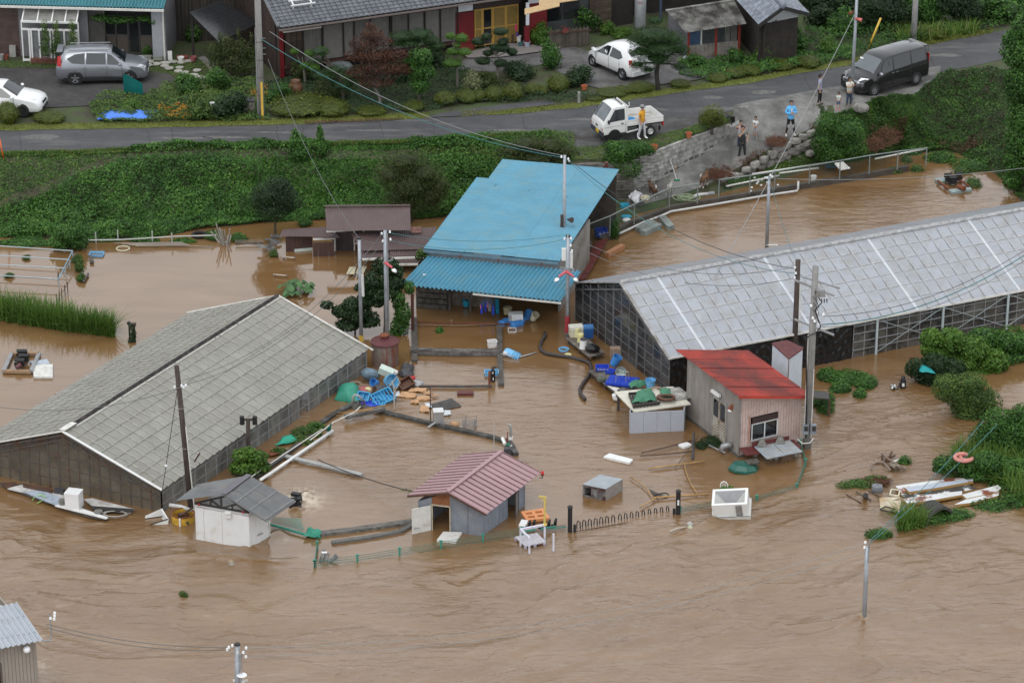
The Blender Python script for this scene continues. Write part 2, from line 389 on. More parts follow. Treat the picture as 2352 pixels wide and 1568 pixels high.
PSH('entrance_paving',T_('1058 128 1170 104 1290 112 1284 118 1150 136 1075 138'),ZR,E('n',(.22,.2,.19),.85,var=.2,vs=9,aC=.4),aV=.12)
CM=E('aa',(.235,.23,.215),.88,var=.28,vs=1.6,aC=.35,bs=18,ab=(.09,.087,.082),ds=.6,dt=.47,dw=.14)
GSH('concrete_ramp',1440,1676,4,5,CM,.03)
GSH('concrete_ramp',1684,1867,4,7.2,CM,.032)
GSH('concrete_ramp',1672,1690,4,5,CM,.028)
GSH('concrete_apron',1867,2175,lambda x:aS(4,6,min(1,(x-1867)/50)),7.2,CM,.034)
def water():
 def axis(lo,hi,d,flo,fhi):
  c=list(np.arange(lo,hi,d));a=lo;s=d;pre=[]
  while a>flo:s*=1.35;a-=s;pre.append(a)
  b=c[-1];s=d;post=[]
  while b<fhi:s*=1.35;b+=s;post.append(b)
  return np.array(pre[::-1]+c+post)
 X=axis(-19,19,.085,-90,90);Y=axis(-31,26,.11,-130,70)
 GX,GY=np.meshgrid(X,Y,indexing='ij')
 def bi(xs,af):
  return np.interp(xs,[p[0]for p in af],[p[1]for p in af])
 dA=[tuple(P(x,y))[:2]for x,y in((-400,1010),(0,1160),(320,1180),(620,1285),(730,1300),(1240,1225),(1700,1160),(1860,1080),(2000,900),(2100,880),(2600,1000))]
 yr=bi(GX,dA)
 d=yr-GY
 k=1/(1+np.exp(-(d-.2)*1.6))
 kk=np.clip((6-np.abs(GY+6))/3,0,1)*.0
 ang=33-16*np.clip((GX+6)/-12,0,1);ca,sa=np.cos(np.radians(ang)),np.sin(np.radians(ang))
 wx=aQ(GX*.13,GY*.2,21,3)*3.6;wy=aQ(GX*.13+9,GY*.2+4,22,3)*2.6
 U=(GX*ca+GY*sa)+wx;V=(-GX*sa+GY*ca)+wy
 big=aQ(U*.2,V*.5,31,3)*.21
 msk=np.clip(aQ(U*.13,V*.3,61,3)*2.6+.35,.05,1)
 mid=aQ(U*.55,V*1.5,35,3)*.12*(.35+.65*msk)
 def dC(fu,fv,sd,w,a):
  c=aQ(U*fu,V*fv,sd,3);return np.exp(-(c/w)**2)*a*(.15+.85*np.clip(aQ(U*.3,V*.6,sd+1,2)*3+.1,0,1))
 fine=aQ(U*1.6,V*4.,51,3)*.03
 river=big+mid+dC(.35,1.1,44,.1,.075)+dC(.8,2.3,46,.12,.045)*msk+fine*(.25+.75*msk)
 def cc(cx,cy,rx,ry,z=0):
  p=P(cx,cy);q=P(cx+rx,cy);r2=P(cx,cy-ry);return np.exp(-(((GX-p.x)/(q.x-p.x))**2+((GY-p.y)/(r2.y-p.y))**2))
 rip=aQ(GX*1.1+GY*.3,GY*3.3+aQ(GX*.5,GY*.5,77,2)*1.2,71,3)
 dY=cc(1900,480,420,60)+cc(900,1060,330,130)*.85+cc(1300,950,330,110)*.35+cc(1450,1070,300,100)*.5+cc(1450,610,130,50)*.7+cc(2060,1000,200,130)*1.3+cc(60,860,150,60)*.2
 dY=np.clip(dY,0,1.3)
 calm=rip*.03*dY+aQ(GX*.7,GY*1.6,73,2)*.003
 Z=k*river+(1-k)*calm
 def cU(px,py,ln,ang,a=.12,wd=.35):
  nonlocal Z
  p=P(px,py);ax,ay=cS(ang),sN(ang)
  s=(GX-p.x)*ax+(GY-p.y)*ay;t=-(GX-p.x)*ay+(GY-p.y)*ax;t=t+aQ(s*.6,t*.0+px,5,2)*.5*np.clip(s,0,3)*.4
  m=np.clip(s/.3,0,1)*np.exp(-np.clip(s,0,None)/ln)*(s>-.3)
  wd2=wd+np.clip(s,0,None)*.1
  Z=Z+a*m*(np.exp(-(np.abs(t)-np.clip(s,0,None)*.18)**2/wd2**2*6))+.04*m*aQ(GX*4,GY*5,8,2)*np.exp(-t**2/.3)
  b=np.exp(-((GX-p.x)**2+(GY-p.y)**2)/.05);Z=Z+.12*b
 cU(1984,1420,3.2,R(205),.12,.3);cU(418,1370,3.,R(192),.1,.35);cU(575,1255,2.5,R(215),.08);cU(80,1480,2.,R(-70),.12,.3);cU(300,1180,2,R(200),.05);cU(640,1225,1.6,R(225),.08)
 p=P(695,1152);rr=np.exp(-(((GX-p.x)/.7)**2+((GY-p.y)/.8)**2));Z=Z+rr*(.1+.25*np.abs(aQ(GX*5,GY*5,91,3)))
 fo=rr*np.clip(.6+1.6*aQ(GX*7,GY*7,92,3),0,1)
 for fx,fy,fr in((688,1130,.35),(1984,1424,.16),(80,1470,.35),(90,1530,.4),(650,1240,.2)):
  p=P(fx,fy);fo=fo+.55*np.exp(-(((GX-p.x)/fr)**2+((GY-p.y)/fr)**2))*np.clip(.3+1.8*aQ(GX*7,GY*7,92,3),0,1)
 Z=Z*np.clip(1-(np.abs(GX)-30)/40,0,1)*np.clip(1-(GY-26)/10,0,1)
 nx,ny=GX.shape;co=np.stack([GX,GY,Z],-1).reshape(-1,3)
 me=c9.new('water');me.vertices.add(nx*ny);me.vertices.foreach_set('co',co.astype(np.float32).ravel())
 I,J=np.meshgrid(np.arange(nx-1),np.arange(ny-1),indexing='ij');b0=(I*ny+J).ravel()
 idx=np.stack([b0,b0+ny,b0+ny+1,b0+1],1).ravel();n=len(b0)
 me.loops.add(4*n);me.loops.foreach_set('vertex_index',idx.astype(np.int32));me.polygons.add(n)
 me.polygons.foreach_set('loop_start',np.arange(0,4*n,4,dtype=np.int32));me.polygons.foreach_set('loop_total',np.full(n,4,dtype=np.int32))
 for nm,ar in(('foam',fo),('wild',k),('rip',dY)):
  at=me.attributes.new(nm,'FLOAT','POINT');at.data.foreach_set('value',np.clip(ar,0,1).ravel().astype(np.float32))
 me.update(calc_edges=True);me.shade_smooth()
 m=bpy.data.materials.new('muddy_water');m.use_nodes=True;t=m.node_tree;N=t.nodes;L=t.links;b=N['Principled BSDF']
 DV(b,'Roughness',.07);DV(b,'IOR',2.);DV(b,'Specular IOR Level',.5)
 geo=N.new('ShaderNodeNewGeometry')
 mp=N.new('ShaderNodeMapping');DV(mp,'Rotation',(0,0,R(-30)));DV(mp,'Scale',(.35,1.1,1));L.new(geo.outputs['Position'],mp.inputs[0])
 n1=N.new('ShaderNodeTexNoise');DV(n1,'Scale',.45);DV(n1,'Detail',9);DV(n1,'Roughness',.62);DV(n1,'Distortion',.9);L.new(mp.outputs[0],n1.inputs[0])
 cr=N.new('ShaderNodeValToRGB');L.new(n1.outputs[0],cr.inputs[0]);e=cr.color_ramp.elements
 e[0].position=.32;e[0].color=(.16,.085,.032,1);e[1].position=.68;e[1].color=(.215,.125,.056,1)
 fa=N.new('ShaderNodeAttribute');fa.attribute_name='foam'
 mx=N.new('ShaderNodeMix');mx.data_type='RGBA';L.new(fa.outputs['Fac'],mx.inputs['Factor']);L.new(cr.outputs[0],mx.inputs[6]);DV(mx,7,(.62,.52,.38,1))
 L.new(mx.outputs[2],b.inputs['Base Color'])
 wa=N.new('ShaderNodeAttribute');wa.attribute_name='wild';ra=N.new('ShaderNodeAttribute');ra.attribute_name='rip'
 n2=N.new('ShaderNodeTexNoise');DV(n2,'Scale',3.2);DV(n2,'Detail',7);DV(n2,'Roughness',.55);DV(n2,'Distortion',1.2);L.new(mp.outputs[0],n2.inputs[0])
 ad=N.new('ShaderNodeMath');ad.operation='ADD';L.new(wa.outputs['Fac'],ad.inputs[0]);L.new(ra.outputs['Fac'],ad.inputs[1])
 ml=N.new('ShaderNodeMath');ml.operation='MULTIPLY';L.new(ad.outputs[0],ml.inputs[0]);DV(ml,1,.2)
 mn=N.new('ShaderNodeMath');mn.operation='MULTIPLY';L.new(ml.outputs[0],mn.inputs[0]);L.new(n2.outputs[0],mn.inputs[1])
 bp=N.new('ShaderNodeBump');DV(bp,'Strength',1.);DV(bp,'Distance',.3);L.new(mn.outputs[0],bp.inputs['Height']);L.new(bp.outputs[0],b.inputs['Normal'])
 o=a8('water',me,m);bQ(o,aW='structure')
water()
def V3(*a):return Vc(a)
def cQ(x,y):
 x=Vc(x).normalized();y=Vc(y);z=x.cross(y).normalized();y=z.cross(x);m=Matrix((x,y,z)).transposed();return m
def cv(name,w,h,t=.012,aT=0,cb=.012,along=True):
 mb=MB()
 if aT:mb.corr([(0,0,0),(w,0,0),(w,h,0),(0,h,0)],aT,cb,bi=4,t=t)
 else:mb.bo((w/2,h/2,0),(w,h,t))
 me=c9.new(name);me.from_pydata([tuple(v)for v in mb.v],[],mb.f);return me
def PPA(name,me,m,ac,O,M,K=None):
 o=a8(name,me,m if not me.materials else None,ac)
 o.matrix_local=Matrix.Translation(Vc(O)-eR(ac))@M.to_4x4();return o
def PGR(name,ac,O,U,Vv,nu,nv,m,gap=.015,t=.012,aT=0,cb=.012,aV=0,skip=None,limit=300):
 """quad O, O+U, O+U+V, O+V filled with nu x nv separate sheets that share one mesh"""
 O=Vc(O);U=Vc(U);Vv=Vc(Vv);w=U.length/nu;h=Vv.length/nv
 me=cv(name,w-gap,h-gap,t,aT,cb);me.materials.append(m);M=cQ(U,Vv);nz=M.col[2]
 u=U.normalized();v=(Vv.normalized());aq=[]
 for j in rg(nv):
  for i in rg(nu):
   if skip and skip(i,j):continue
   p=O+u*(w*i+gap/2)+v*(h*j+gap/2)+nz*(aV+(ru(-.003,.003)))
   aq.append(PPA(name,me,None,ac,p,M))
 return aq
def QW(mb,a,b,z0,z1,t=.1):
 a=Vc(a);b=Vc(b);d=(b-a);n=Vc((d.y,-d.x,0)).normalized()
 q=[Vc((a.x,a.y,z0)),Vc((b.x,b.y,z0)),Vc((b.x,b.y,z1 if not isinstance(z1,tuple)else z1[1])),Vc((a.x,a.y,z1 if not isinstance(z1,tuple)else z1[0]))]
 return mb.pr(q,-n*t)
a4=E('ab',(.3,.31,.32),.5,.3,var=.25,vs=5,ab=(.16,.13,.1),ds=2.5,dt=.62)
c8=E('ac',(.1,.095,.09),.7,.2,var=.4,vs=6,ab=(.12,.05,.025),ds=3,dt=.55)
c6=E('ad',(.72,.72,.7),.45,var=.06,vs=4)
be=E('ae',(.62,.61,.57),.6,var=.12,vs=5,ab=(.3,.25,.18),ds=2.2,dt=.66)
dP=E('af',(.075,.065,.055),.9,var=.45,vs=7,aC=.5,bs=20,ab=(.14,.13,.115),ds=2.,dt=.6)
dH=E('ag',(.1,.045,.025),.75,var=.3,vs=6,ab=(.04,.025,.02),ds=3,dt=.55)
ao=E('ah',(.16,.05,.022),.9,var=.45,vs=7,aC=.4)
BPL=E('ai',(.012,.012,.013),.5,var=.2)
FROST=E('aj',(.42,.41,.37),.38,var=.14,vs=.8,aw=.76,aE=.5,ab=(.36,.345,.29),ds=.5,dt=.55,ap=.05,a5=.22)
dL=E('ak',(.4,.42,.46),.3,var=.1,vs=1.,aw=.95,aE=.6,ab=(.35,.34,.32),ds=.9,dt=.58,cN=(2.5,2.5,.6),ap=.05,a5=.12)
bG=E('al',(.22,.2,.16),.15,var=.3,vs=1.5,aw=.22,aE=.5,ab=(.3,.28,.22),ds=1.5,dt=.6)
GLD=E('am',(.012,.014,.016),.05,var=0,aE=.9)
def a9():
 bE=2.7;ea=1.0
 NR,FR,aG,d9,aR,eT=P(143,992,bE),P(638,680,bE),P(372,1127,ea),P(857,806,ea),P(-107,1029,ea),P(419,706,ea)
 ax=(FR-NR);
 aR=Vc((2*NR.x-aG.x-.15,0,ea));aR.y=P(-107,1029,ea).y
 eT=aR+ax;
 g=TH('greenhouse','long greenhouse with weathered beige translucent gable roof standing in brown water on left','',((NR+aG)/2).xy.to_3d())
 for(a,b,c)in((NR,aG,FR),(aR,NR,eT)):
  PGR('roof_pane',g,a,b-a,c-a,2,34,FROST,gap=.03,t=.012,aT=0)
 mb=MB();mp=MB();md=MB()
 for(a,b)in((NR,aG),(NR,aR)):
  for k in rg(35):
   o=ax*(k/34);mb.ba(a+o+Zv(.02),b+o+Zv(.02),.045,.03)
  for k in rg(1,8):
   p=a.lerp(b,k/8);md.ba(p+Zv(.035),p+ax+Zv(.035),.025,.02)
  for k in rg(1,6):
   p=a.lerp(b,k/6);mp.ba(p-Zv(.06),p+ax-Zv(.06),.05,.06)
 OB('batten',mb,E('an',(.34,.33,.295),.7,var=.3,vs=4),g)
 OB('seam_wires',md,E('ao',(.33,.32,.28),.7,var=.5,vs=9),g)
 mb=MB()
 for(a,b)in((NR,aG),):
  for k in rg(1,8):
   for j in rg(0,68):
    p=a.lerp(b,k/8)+ax*(j+.5)/68+Zv(.05);mb.bo(p,(.03,.03,.02))
 o=OB('rivets',mb,E('ap',(.5,.5,.47),.5),g);o['kind']='stuff'
 OB('purlins',mp,c8,g)
 OB('ridge_cap',MB().tu([NR+ax*.05+Zv(.05),FR+Zv(.05)],.07,6),E('aq',(.022,.018,.018),.8,var=.5,vs=9,ab=(.12,.1,.09),ds=4,dt=.6),g)
 mb=MB();cr=(aG-NR).normalized();cl=(aR-NR).normalized()
 for k in rg(150):
  p=NR+ax*(.05+.95*k/150)+Zv(.04)
  for c in(cr,cl):
   if dU()<.9:mb.bo(p+c*.15,(.07,.07,.04),rz=dU())
 o=OB('ridge_fringe',mb,E('ar',(.55,.54,.5),.7),g);o['kind']='stuff'
 OB('ridge_end',MB().sb([NR+V3(-.12,.05,.08),NR+V3(.12,-.05,.08),NR+V3(.12,-.05,.08)+ax*.05,NR+V3(-.12,.05,.08)+ax*.05],.03),be,g)
 OB('verge_trim',MB().ba(NR+Zv(.04),aG+Zv(.04),.09,.05),c6,g)
 OB('verge_trim',MB().ba(FR+Zv(.04),d9+Zv(.04),.07,.05).ba(FR+Zv(.04),eT+Zv(.04),.07,.05).ba(NR+Zv(.04),aR+Zv(.04),.05,.04),be,g)
 d=aG-aR;aZ=19
 fr=MB();n=Vc((d.y,-d.x,0)).normalized()
 bY=ax.normalized()*.12
 A=aR+bY;B=aG+bY-d.normalized()*.12;T=NR+bY
 def top(t):
  tr=(T-A).dot(d.normalized())/(B-A).length
  return aS(A.z,T.z,t/tr)if t<tr else aS(T.z,B.z,(t-tr)/(1-tr))
 panes=[]
 for k in rg(aZ+1):
  t=k/aZ;p=A.lerp(B,t);z=top(t)-.08;fr.ba((p.x,p.y,-.6),(p.x,p.y,z),.05,.05)
 for z in(.45,.95,1.45,1.95):
  tt=[t/60 for t in rg(61)if top(t/60)-.1>z]
  p,q=A.lerp(B,tt[0]),A.lerp(B,tt[-1]);p.z=q.z=z;fr.ba(p,q,.035,.035)
 fr.ba(A-Zv(.15),T-Zv(.15),.06,.08);fr.ba(T-Zv(.15),B-Zv(.15),.06,.08)
 fr.ba(A-Zv(.45),T-Zv(.35),.04,.04);fr.ba(T-Zv(.35),B-Zv(.45),.04,.04)
 for k in rg(20):
  t0=k/20;t1=(k+.5)/20;t2=(k+1)/20
  a,b,c=A.lerp(B,t0),A.lerp(B,t1),A.lerp(B,t2);a.z=top(t0)-.15;b.z=top(t1)-.42;c.z=top(t2)-.15;fr.ba(a,b,.02,.02);fr.ba(b,c,.02,.02)
 OB('gable_frame',fr,c8,g)
 for k in rg(aZ):
  t0,t1=(k+.06)/aZ,(k+.94)/aZ;a=A.lerp(B,t0);b=A.lerp(B,t1);mb=MB()
  mb.pr([(a.x,a.y,-.5),(b.x,b.y,-.5),(b.x,b.y,top(t1)-.12),(a.x,a.y,top(t0)-.12)],bY*.08);OB('glass_pane',mb,bG,g)
 fr=MB();A2=aG+bY-d.normalized()*.12;B2=A2+ax*.985;nb=20
 for k in rg(nb+1):
  p=A2.lerp(B2,k/nb);fr.ba((p.x,p.y,-.6),(p.x,p.y,ea),.05,.05)
 for z in(.35,.8):fr.ba(A2.xy.to_3d()+Zv(z),B2.xy.to_3d()+Zv(z),.03,.03)
 OB('side_frame',fr,a4,g)
 sm=E('as',(.13,.13,.125),.3,var=.4,vs=2.5,aw=.8,ab=(.3,.29,.26),ds=1.3,dt=.56,cN=(1.5,1.5,.4))
 for k in rg(nb):
  if k in(13,):continue
  a=A2.lerp(B2,(k+.04)/nb);b=A2.lerp(B2,(k+.96)/nb);OB('side_pane',MB().wl(a,b,-.5,ea-.04,V3(-.02,.01,0)),sm,g)
 mb=MB();A3=aR+d.normalized()*.12;A3.z=0;mb.pr([(A3.x,A3.y,-.5),((A3+ax).x,(A3+ax).y,-.5),((A3+ax).x,(A3+ax).y,ea-.05),(A3.x,A3.y,ea-.05)],d.normalized()*.03);OB('far_side_wall',mb,sm,g)
 mb=MB();o=ax*.985;mb.pr([Vc((aR.x+.15,aR.y,-.5))+o,Vc((aG.x-.15,aG.y+.05,-.5))+o,Vc((aG.x-.15,aG.y+.05,ea-.1))+o,Vc((NR.x,NR.y,bE-.12))+o,Vc((aR.x+.15,aR.y,ea-.1))+o],ax.normalized()*.03);OB('far_gable',mb,bG,g)
 mb=MB()
 for k in rg(1,8):
  o=ax*(k/8)
  for t in(.25,.5,.75):
   p=aR.lerp(aG,t)+o;mb.ba((p.x,p.y,-.6),(p.x,p.y,1.75 if t!=.5 else 2.5),.05,.05)
  mb.ba(aR+o,aG+o,.04,.05)
 OB('inner_posts',mb,c8,g)
 return g,ax,aG,d9,aR
GL,GLax,GL_NRE,GL_FRE,GL_NLE=a9()
def a6():
 bE=3.55;ea=1.7
 A=V3(d5(24.2),dT(24.2),0);C=V3(d5(-64.5),dT(-64.5),0)
 NR=P(1425,650,bE);aG=P(1535,822,ea);aR=P(1316,650,ea);L=27
 g=TH('greenhouse','long greenhouse with pale grey panelled roof and dark glass gable running off to right','',aG.xy.to_3d())
 nu=48
 cG=aG-NR
 PGR('roof_panel',g,NR,A*L,cG,nu,6,dL,gap=.016,t=.012,aT=7,cb=.006)
 c2=aR-NR
 for k in rg(24):
  a=NR+A*L*(k/24)+A*.02;b=NR+A*L*((k+1)/24)-A*.02;m2=MB();m2.sb([a,b,b+c2,a+c2],.012);OB('far_roof_panel',m2,dL,g)
 rb=MB()
 for k in rg(nu+1):
  p=NR+A*L*(k/nu)
  if k%9==3:
   rw=MB();rw.ba(p+Zv(.02),p+cG+Zv(.02),.12,.03);OB('white_rib',rw,E('at',(.52,.54,.57),.3,var=.1),g)
  else:rb.ba(p+Zv(.02),p+cG+Zv(.02),.045,.03)
 OB('rib',rb,E('au',(.4,.4,.405),.5,.2,var=.3,vs=5),g)
 sm=MB()
 for j in rg(1,6):
  p=NR+cG*(j/6)+Zv(.03)
  for k in rg(nu*2):
   if k%2==0 or dU()<.75:sm.ba(p+A*L*(k/(nu*2)),p+A*L*((k+.8)/(nu*2)),.035,.02)
 OB('seam_clips',sm,E('av',(.52,.51,.49),.5),g)['kind']='stuff'
 OB('ridge_cap',MB().tu([NR+A*(L*k/80)+Zv(.03+.02*(k%2))for k in rg(81)],[.085+.02*dU()for k in rg(81)],6),E('aw',(.34,.34,.34),.6,var=.45,vs=6),g)
 OB('verge_trim',MB().ba(NR+Zv(.03),aG+Zv(.03),.12,.06).ba(NR+Zv(.03),aR+Zv(.03),.08,.05),E('ax',(.42,.42,.42),.5,.2,var=.3,vs=5,ab=(.2,.18,.16),ds=2),g)
 OB('eave_trim',MB().ba(aG-Zv(.03),aG+A*L-Zv(.03),.08,.08),be,g)
 d=(aG-aR);w=d.length;dn=d.normalized();cB=A*.1;P0=aR+cB+dn*.05;P1=aG+cB-dn*.08;T=NR+cB;tr=(T-P0).dot(dn)/(P1-P0).length
 top=lambda t:aS(P0.z,T.z,t/tr)if t<tr else aS(T.z,P1.z,(t-tr)/(1-tr))
 fr=MB();aZ=12
 for k in rg(aZ+1):
  p=P0.lerp(P1,k/aZ);ww=.09 if k in(5,8)else .045;fr.ba((p.x,p.y,-.5),(p.x,p.y,top(k/aZ)-.06),ww,ww)
 for z in[.3+.42*i for i in rg(8)]:
  tt=[t/80 for t in rg(81)if top(t/80)-.08>z]
  if len(tt)<2:continue
  p,q=P0.lerp(P1,tt[0]),P0.lerp(P1,tt[-1]);p.z=q.z=z;fr.ba(p,q,.03,.03)
 fr.ba(P0-Zv(.3),T-Zv(.3),.06,.06);fr.ba(T-Zv(.3),P1-Zv(.3),.06,.06)
 OB('gable_frame',fr,E('ay',(.17,.17,.175),.5,.3,var=.3,vs=5),g)
 gm=E('az',(.035,.04,.045),.12,var=.4,vs=1.2,aw=.8,aE=.7,ab=(.1,.1,.1),ds=.8,dt=.55)
 for k in rg(aZ):
  for z0 in(-.4,1.14,2.4):
   t0,t1=(k+.06)/aZ,(k+.94)/aZ;z1={-.4:1.1,1.14:2.36,2.4:3.6}[z0]
   za,zb=min(z1,top(t0)-.08),min(z1,top(t1)-.08)
   if za<z0+.05 and zb<z0+.05:continue
   za=max(za,z0+.01);zb=max(zb,z0+.01)
   a=P0.lerp(P1,t0);b=P0.lerp(P1,t1);OB('glass_pane',MB().pr([(a.x,a.y,z0),(b.x,b.y,z0),(b.x,b.y,zb),(a.x,a.y,za)],A*.02),gm,g)
 S0=aG+cB-dn*.1;xb=8.6
 mb=MB();rndw=random.Random(4)
 def F(u,v):
  p=S0+A*(xb*u);p=V3(p.x,p.y,ea-.08-(ea+.3)*v);ph=sN(u*190+sN(v*9+u*14)*1.6)*.014+sN(v*26+sN(u*40)*3)*.022
  return p+C*ph+C*(.05*v)
 mb.sh(F,300,26,.006);OB('black_sheeting',mb,E('aA',(.008,.008,.009),.28,var=.2,aE=.6),g,Q=1)
 mb=MB();q=S0+A*(xb+.1);e=S0+A*L
 fr=MB();n2=34
 for k in rg(n2+1):
  p=q.lerp(e,k/n2);fr.ba((p.x,p.y,-.4),(p.x,p.y,ea-.05),.03,.03)
 for z in(.35,.72,1.1,1.45):fr.ba(V3(q.x,q.y,z)+C*.03,V3(e.x,e.y,z)+C*.03,.035,.035)
 OB('side_frame',fr,a4,g)
 po=MB()
 for k in rg(6):
  p=q.lerp(e,(k*6+2)/n2)+C*.1;po.ba((p.x,p.y,-.4),(p.x,p.y,ea),.09,.09)
  if k<5:
   p2=q.lerp(e,(k*6+8)/n2)+C*.08;po.ba((p.x,p.y,ea-.1),(p2.x,p2.y,.1),.02,.02);po.ba((p.x,p.y,.1),(p2.x,p2.y,ea-.1),.02,.02)
 OB('post',po,E('aB',(.4,.46,.47),.5,var=.1),g)
 sg=E('aC',(.05,.05,.05),.2,var=.5,vs=1.2,aw=.85,ab=(.16,.15,.13),ds=1.2,dt=.56)
 for k in rg(n2//2):
  a=q.lerp(e,(2*k+.05)/n2);b=q.lerp(e,(2*k+1.95)/n2);OB('glass_pane',MB().wl(a,b,-.3,ea-.08,-C*.02),sg,g)
 mb=MB();a=aR+A*.1;b=aR+A*L;mb.wl(a,b,-.4,ea-.05,C*.03);OB('far_side_wall',mb,sg,g)
 mb=MB()
 for k in rg(1,12):
  o=A*(L*k/12);mb.ba(aR+o,aG+o,.05,.05);p=NR+o;mb.ba((p.x,p.y,-.5),(p.x,p.y,bE-.1),.05,.05)
 OB('inner_frame',mb,c8,g)
 return NR,aG,A,C
def d5(a):return cS(R(a))
def dT(a):return sN(R(a))
GR_NR,GR_NRE,GR_A,GR_C=a6()
BLUE=E('aD',(.075,.255,.36),.42,var=.1,vs=1.2,aE=.5,ab=(.12,.26,.3),ds=1.6,dt=.6,ap=.04)
def c4():
 z=2.62;LF,RF,RB,LB2,LB1=P(972,572,z),P(1283,601,z),P(1420,402,z),P(1138,382,z),P(1104,430,z)
 g=TH('blue_roofed_shed','open shed with bright blue corrugated roof and lower porch roof in flooded yard','shed',V3(-.8,5,0))
 U=(RF-LF);uw=U.length;V=(RB-RF);vl=V.length;u=U.normalized();v=V.normalized()
 nv=9;zz=0
 for j in rg(nv):
  t0,t1=j/nv,(j+1)/nv;left=.0 if t0<.735 else .55
  for i in rg(3):
   a=LF+V*t0+u*left;w=uw-left;p0=a+u*(w*i/3);p1=a+u*(w*(i+1)/3)
   aV=Zv(.25*(t0)+.012*(i%2));es=Zv(.25*t1+.012*(i%2))
   OB('roof_sheet',MB().corr([p0+aV,p0+V*(t1-t0)+es,p1+V*(t1-t0)+es+u*.03,p1+aV+u*.03],6,.035,bi=6,t=.003),BLUE,g)
 OB('gutter',MB().ba(LF+Zv(-.08),RF+Zv(-.08),.08,.12),E('aE',(.12,.2,.25),.5),g)
 mb=MB()
 for t in(.28,.56,.88):
  p=LF.lerp(RF,t);mb.ba(p+Zv(-.12),p-v*.16+Zv(-.12),.05,.05)
 OB('bracket',mb,ao,g,K='small rusty red brackets below eave')
 mb=MB()
 for t,s in((.18,.7),(.45,.68),(.75,.64)):
  p=LF+U*t+V*s+Zv(.25*s+.04);mb.ba(p,p+v*.3,.03,.03)
 for t in(.3,.58,.9):
  p=LF+U*t+Zv(.04);mb.ba(p,p+v*.25,.03,.03)
 OB('roof_clamp',mb,E('aF',(.1,.3,.38),.5),g)
 a,b=P(985,588,2.3),P(1336,623,2.3);c,d=P(1289,692,1.75),P(922,654,1.75)
 n=4
 for i in rg(n):
  t0,t1=i/n,(i+1)/n;OB('porch_roof_sheet',MB().corr([a.lerp(b,t0),a.lerp(b,t1),d.lerp(c,t1),d.lerp(c,t0)],9,.055,bi=6,t=.003),BLUE,g)
 OB('porch_gutter',MB().ba(d.lerp(c,.45)-Zv(.1)+V3(0,.05,0),c-Zv(.1)+V3(0,.05,0),.06,.08),be,g)
 mb=MB();p,q=LF+v*.12,RF+v*.12;QW(mb,p,q,2.2,2.5,.05);OB('clerestory',mb,E('aG',(.2,.22,.25),.6,var=.2),g)
 ep=E('aH',(.12,.025,.018),.6,var=.3,ab=(.05,.02,.015),ds=3)
 for x,y in((948,762),(1303,775),(1386,505)):
  p=P(x,y);h={948:1.8,1303:1.9,1386:2.7}[x];OB('post',MB().ba((p.x,p.y,-.6),(p.x,p.y,h),.13,.13),ep,g)
 p=P(1388,410,2.5);OB('post',MB().bo((p.x+.1,p.y+.5,1.6),(.16,.2,3.)),ep,g)
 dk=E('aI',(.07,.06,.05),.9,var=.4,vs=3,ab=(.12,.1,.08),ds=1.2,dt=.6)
 fl,frr=LF+v*.3,RF+v*.3-u*.1;bl,br=LF+V*.97+u*.65,RF+V*.97
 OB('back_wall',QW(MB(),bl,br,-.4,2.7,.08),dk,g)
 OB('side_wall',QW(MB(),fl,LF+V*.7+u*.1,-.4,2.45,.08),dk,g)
 OB('side_wall',QW(MB(),RF+v*.6-u*.1,RF+V*.55-u*.1,-.4,(2.3,2.3),.08),E('aJ',(.32,.31,.29),.8,var=.3,vs=2,ab=(.12,.1,.08),ds=1),g)
 wf=lambda x,y=715:P(x,y)
 A=P(955,722)+V3(0,.8,0);B=P(1135,735)+V3(0,.8,0)
 OB('block_wall',QW(MB(),A,A.lerp(B,.42),-.4,1.9,.12),E('aK',(.05,.045,.04),.9,var=.5,vs=6),g)
 for j in rg(5):
  for i in rg(7):
   p=A.lerp(B,.42*(i+.5+(j%2)*.3)/7.6)+V3(0,-.1,0);m2=MB();m2.bo((p.x,p.y,.12+.26*j),(.19,.05,.21),rz=at2((B-A).y,(B-A).x));OB('block',m2,E('aL',(.075,.07,.06),.9,var=.5,vs=6,ap=.3),g)
 for t0,t1 in((.45,.68),(.71,.98)):
  OB('plaster_bay',QW(MB(),A.lerp(B,t0)+V3(0,.5,0),A.lerp(B,t1)+V3(0,.5,0),-.4,1.9,.06),E('aM',(.2,.17,.14),.9,var=.35,vs=2,ab=(.08,.06,.05),ds=1.2),g)
 mb=MB()
 for t in(.43,.695,.99):p=A.lerp(B,t);mb.ba((p.x,p.y,-.4),(p.x,p.y,2.),.1,.1)
 OB('wall_post',mb,dP,g)
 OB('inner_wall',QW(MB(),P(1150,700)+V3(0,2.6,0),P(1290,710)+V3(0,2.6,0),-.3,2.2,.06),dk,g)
 return LF,RF,RB,u,v
BS_LF,BS_RF,BS_RB,BS_u,BS_v=c4()
ey=E('aN',(.105,.07,.068),.5,var=.12,vs=2,ap=.05,ab=(.15,.06,.04),ds=1.6,dt=.72,dw=.05)
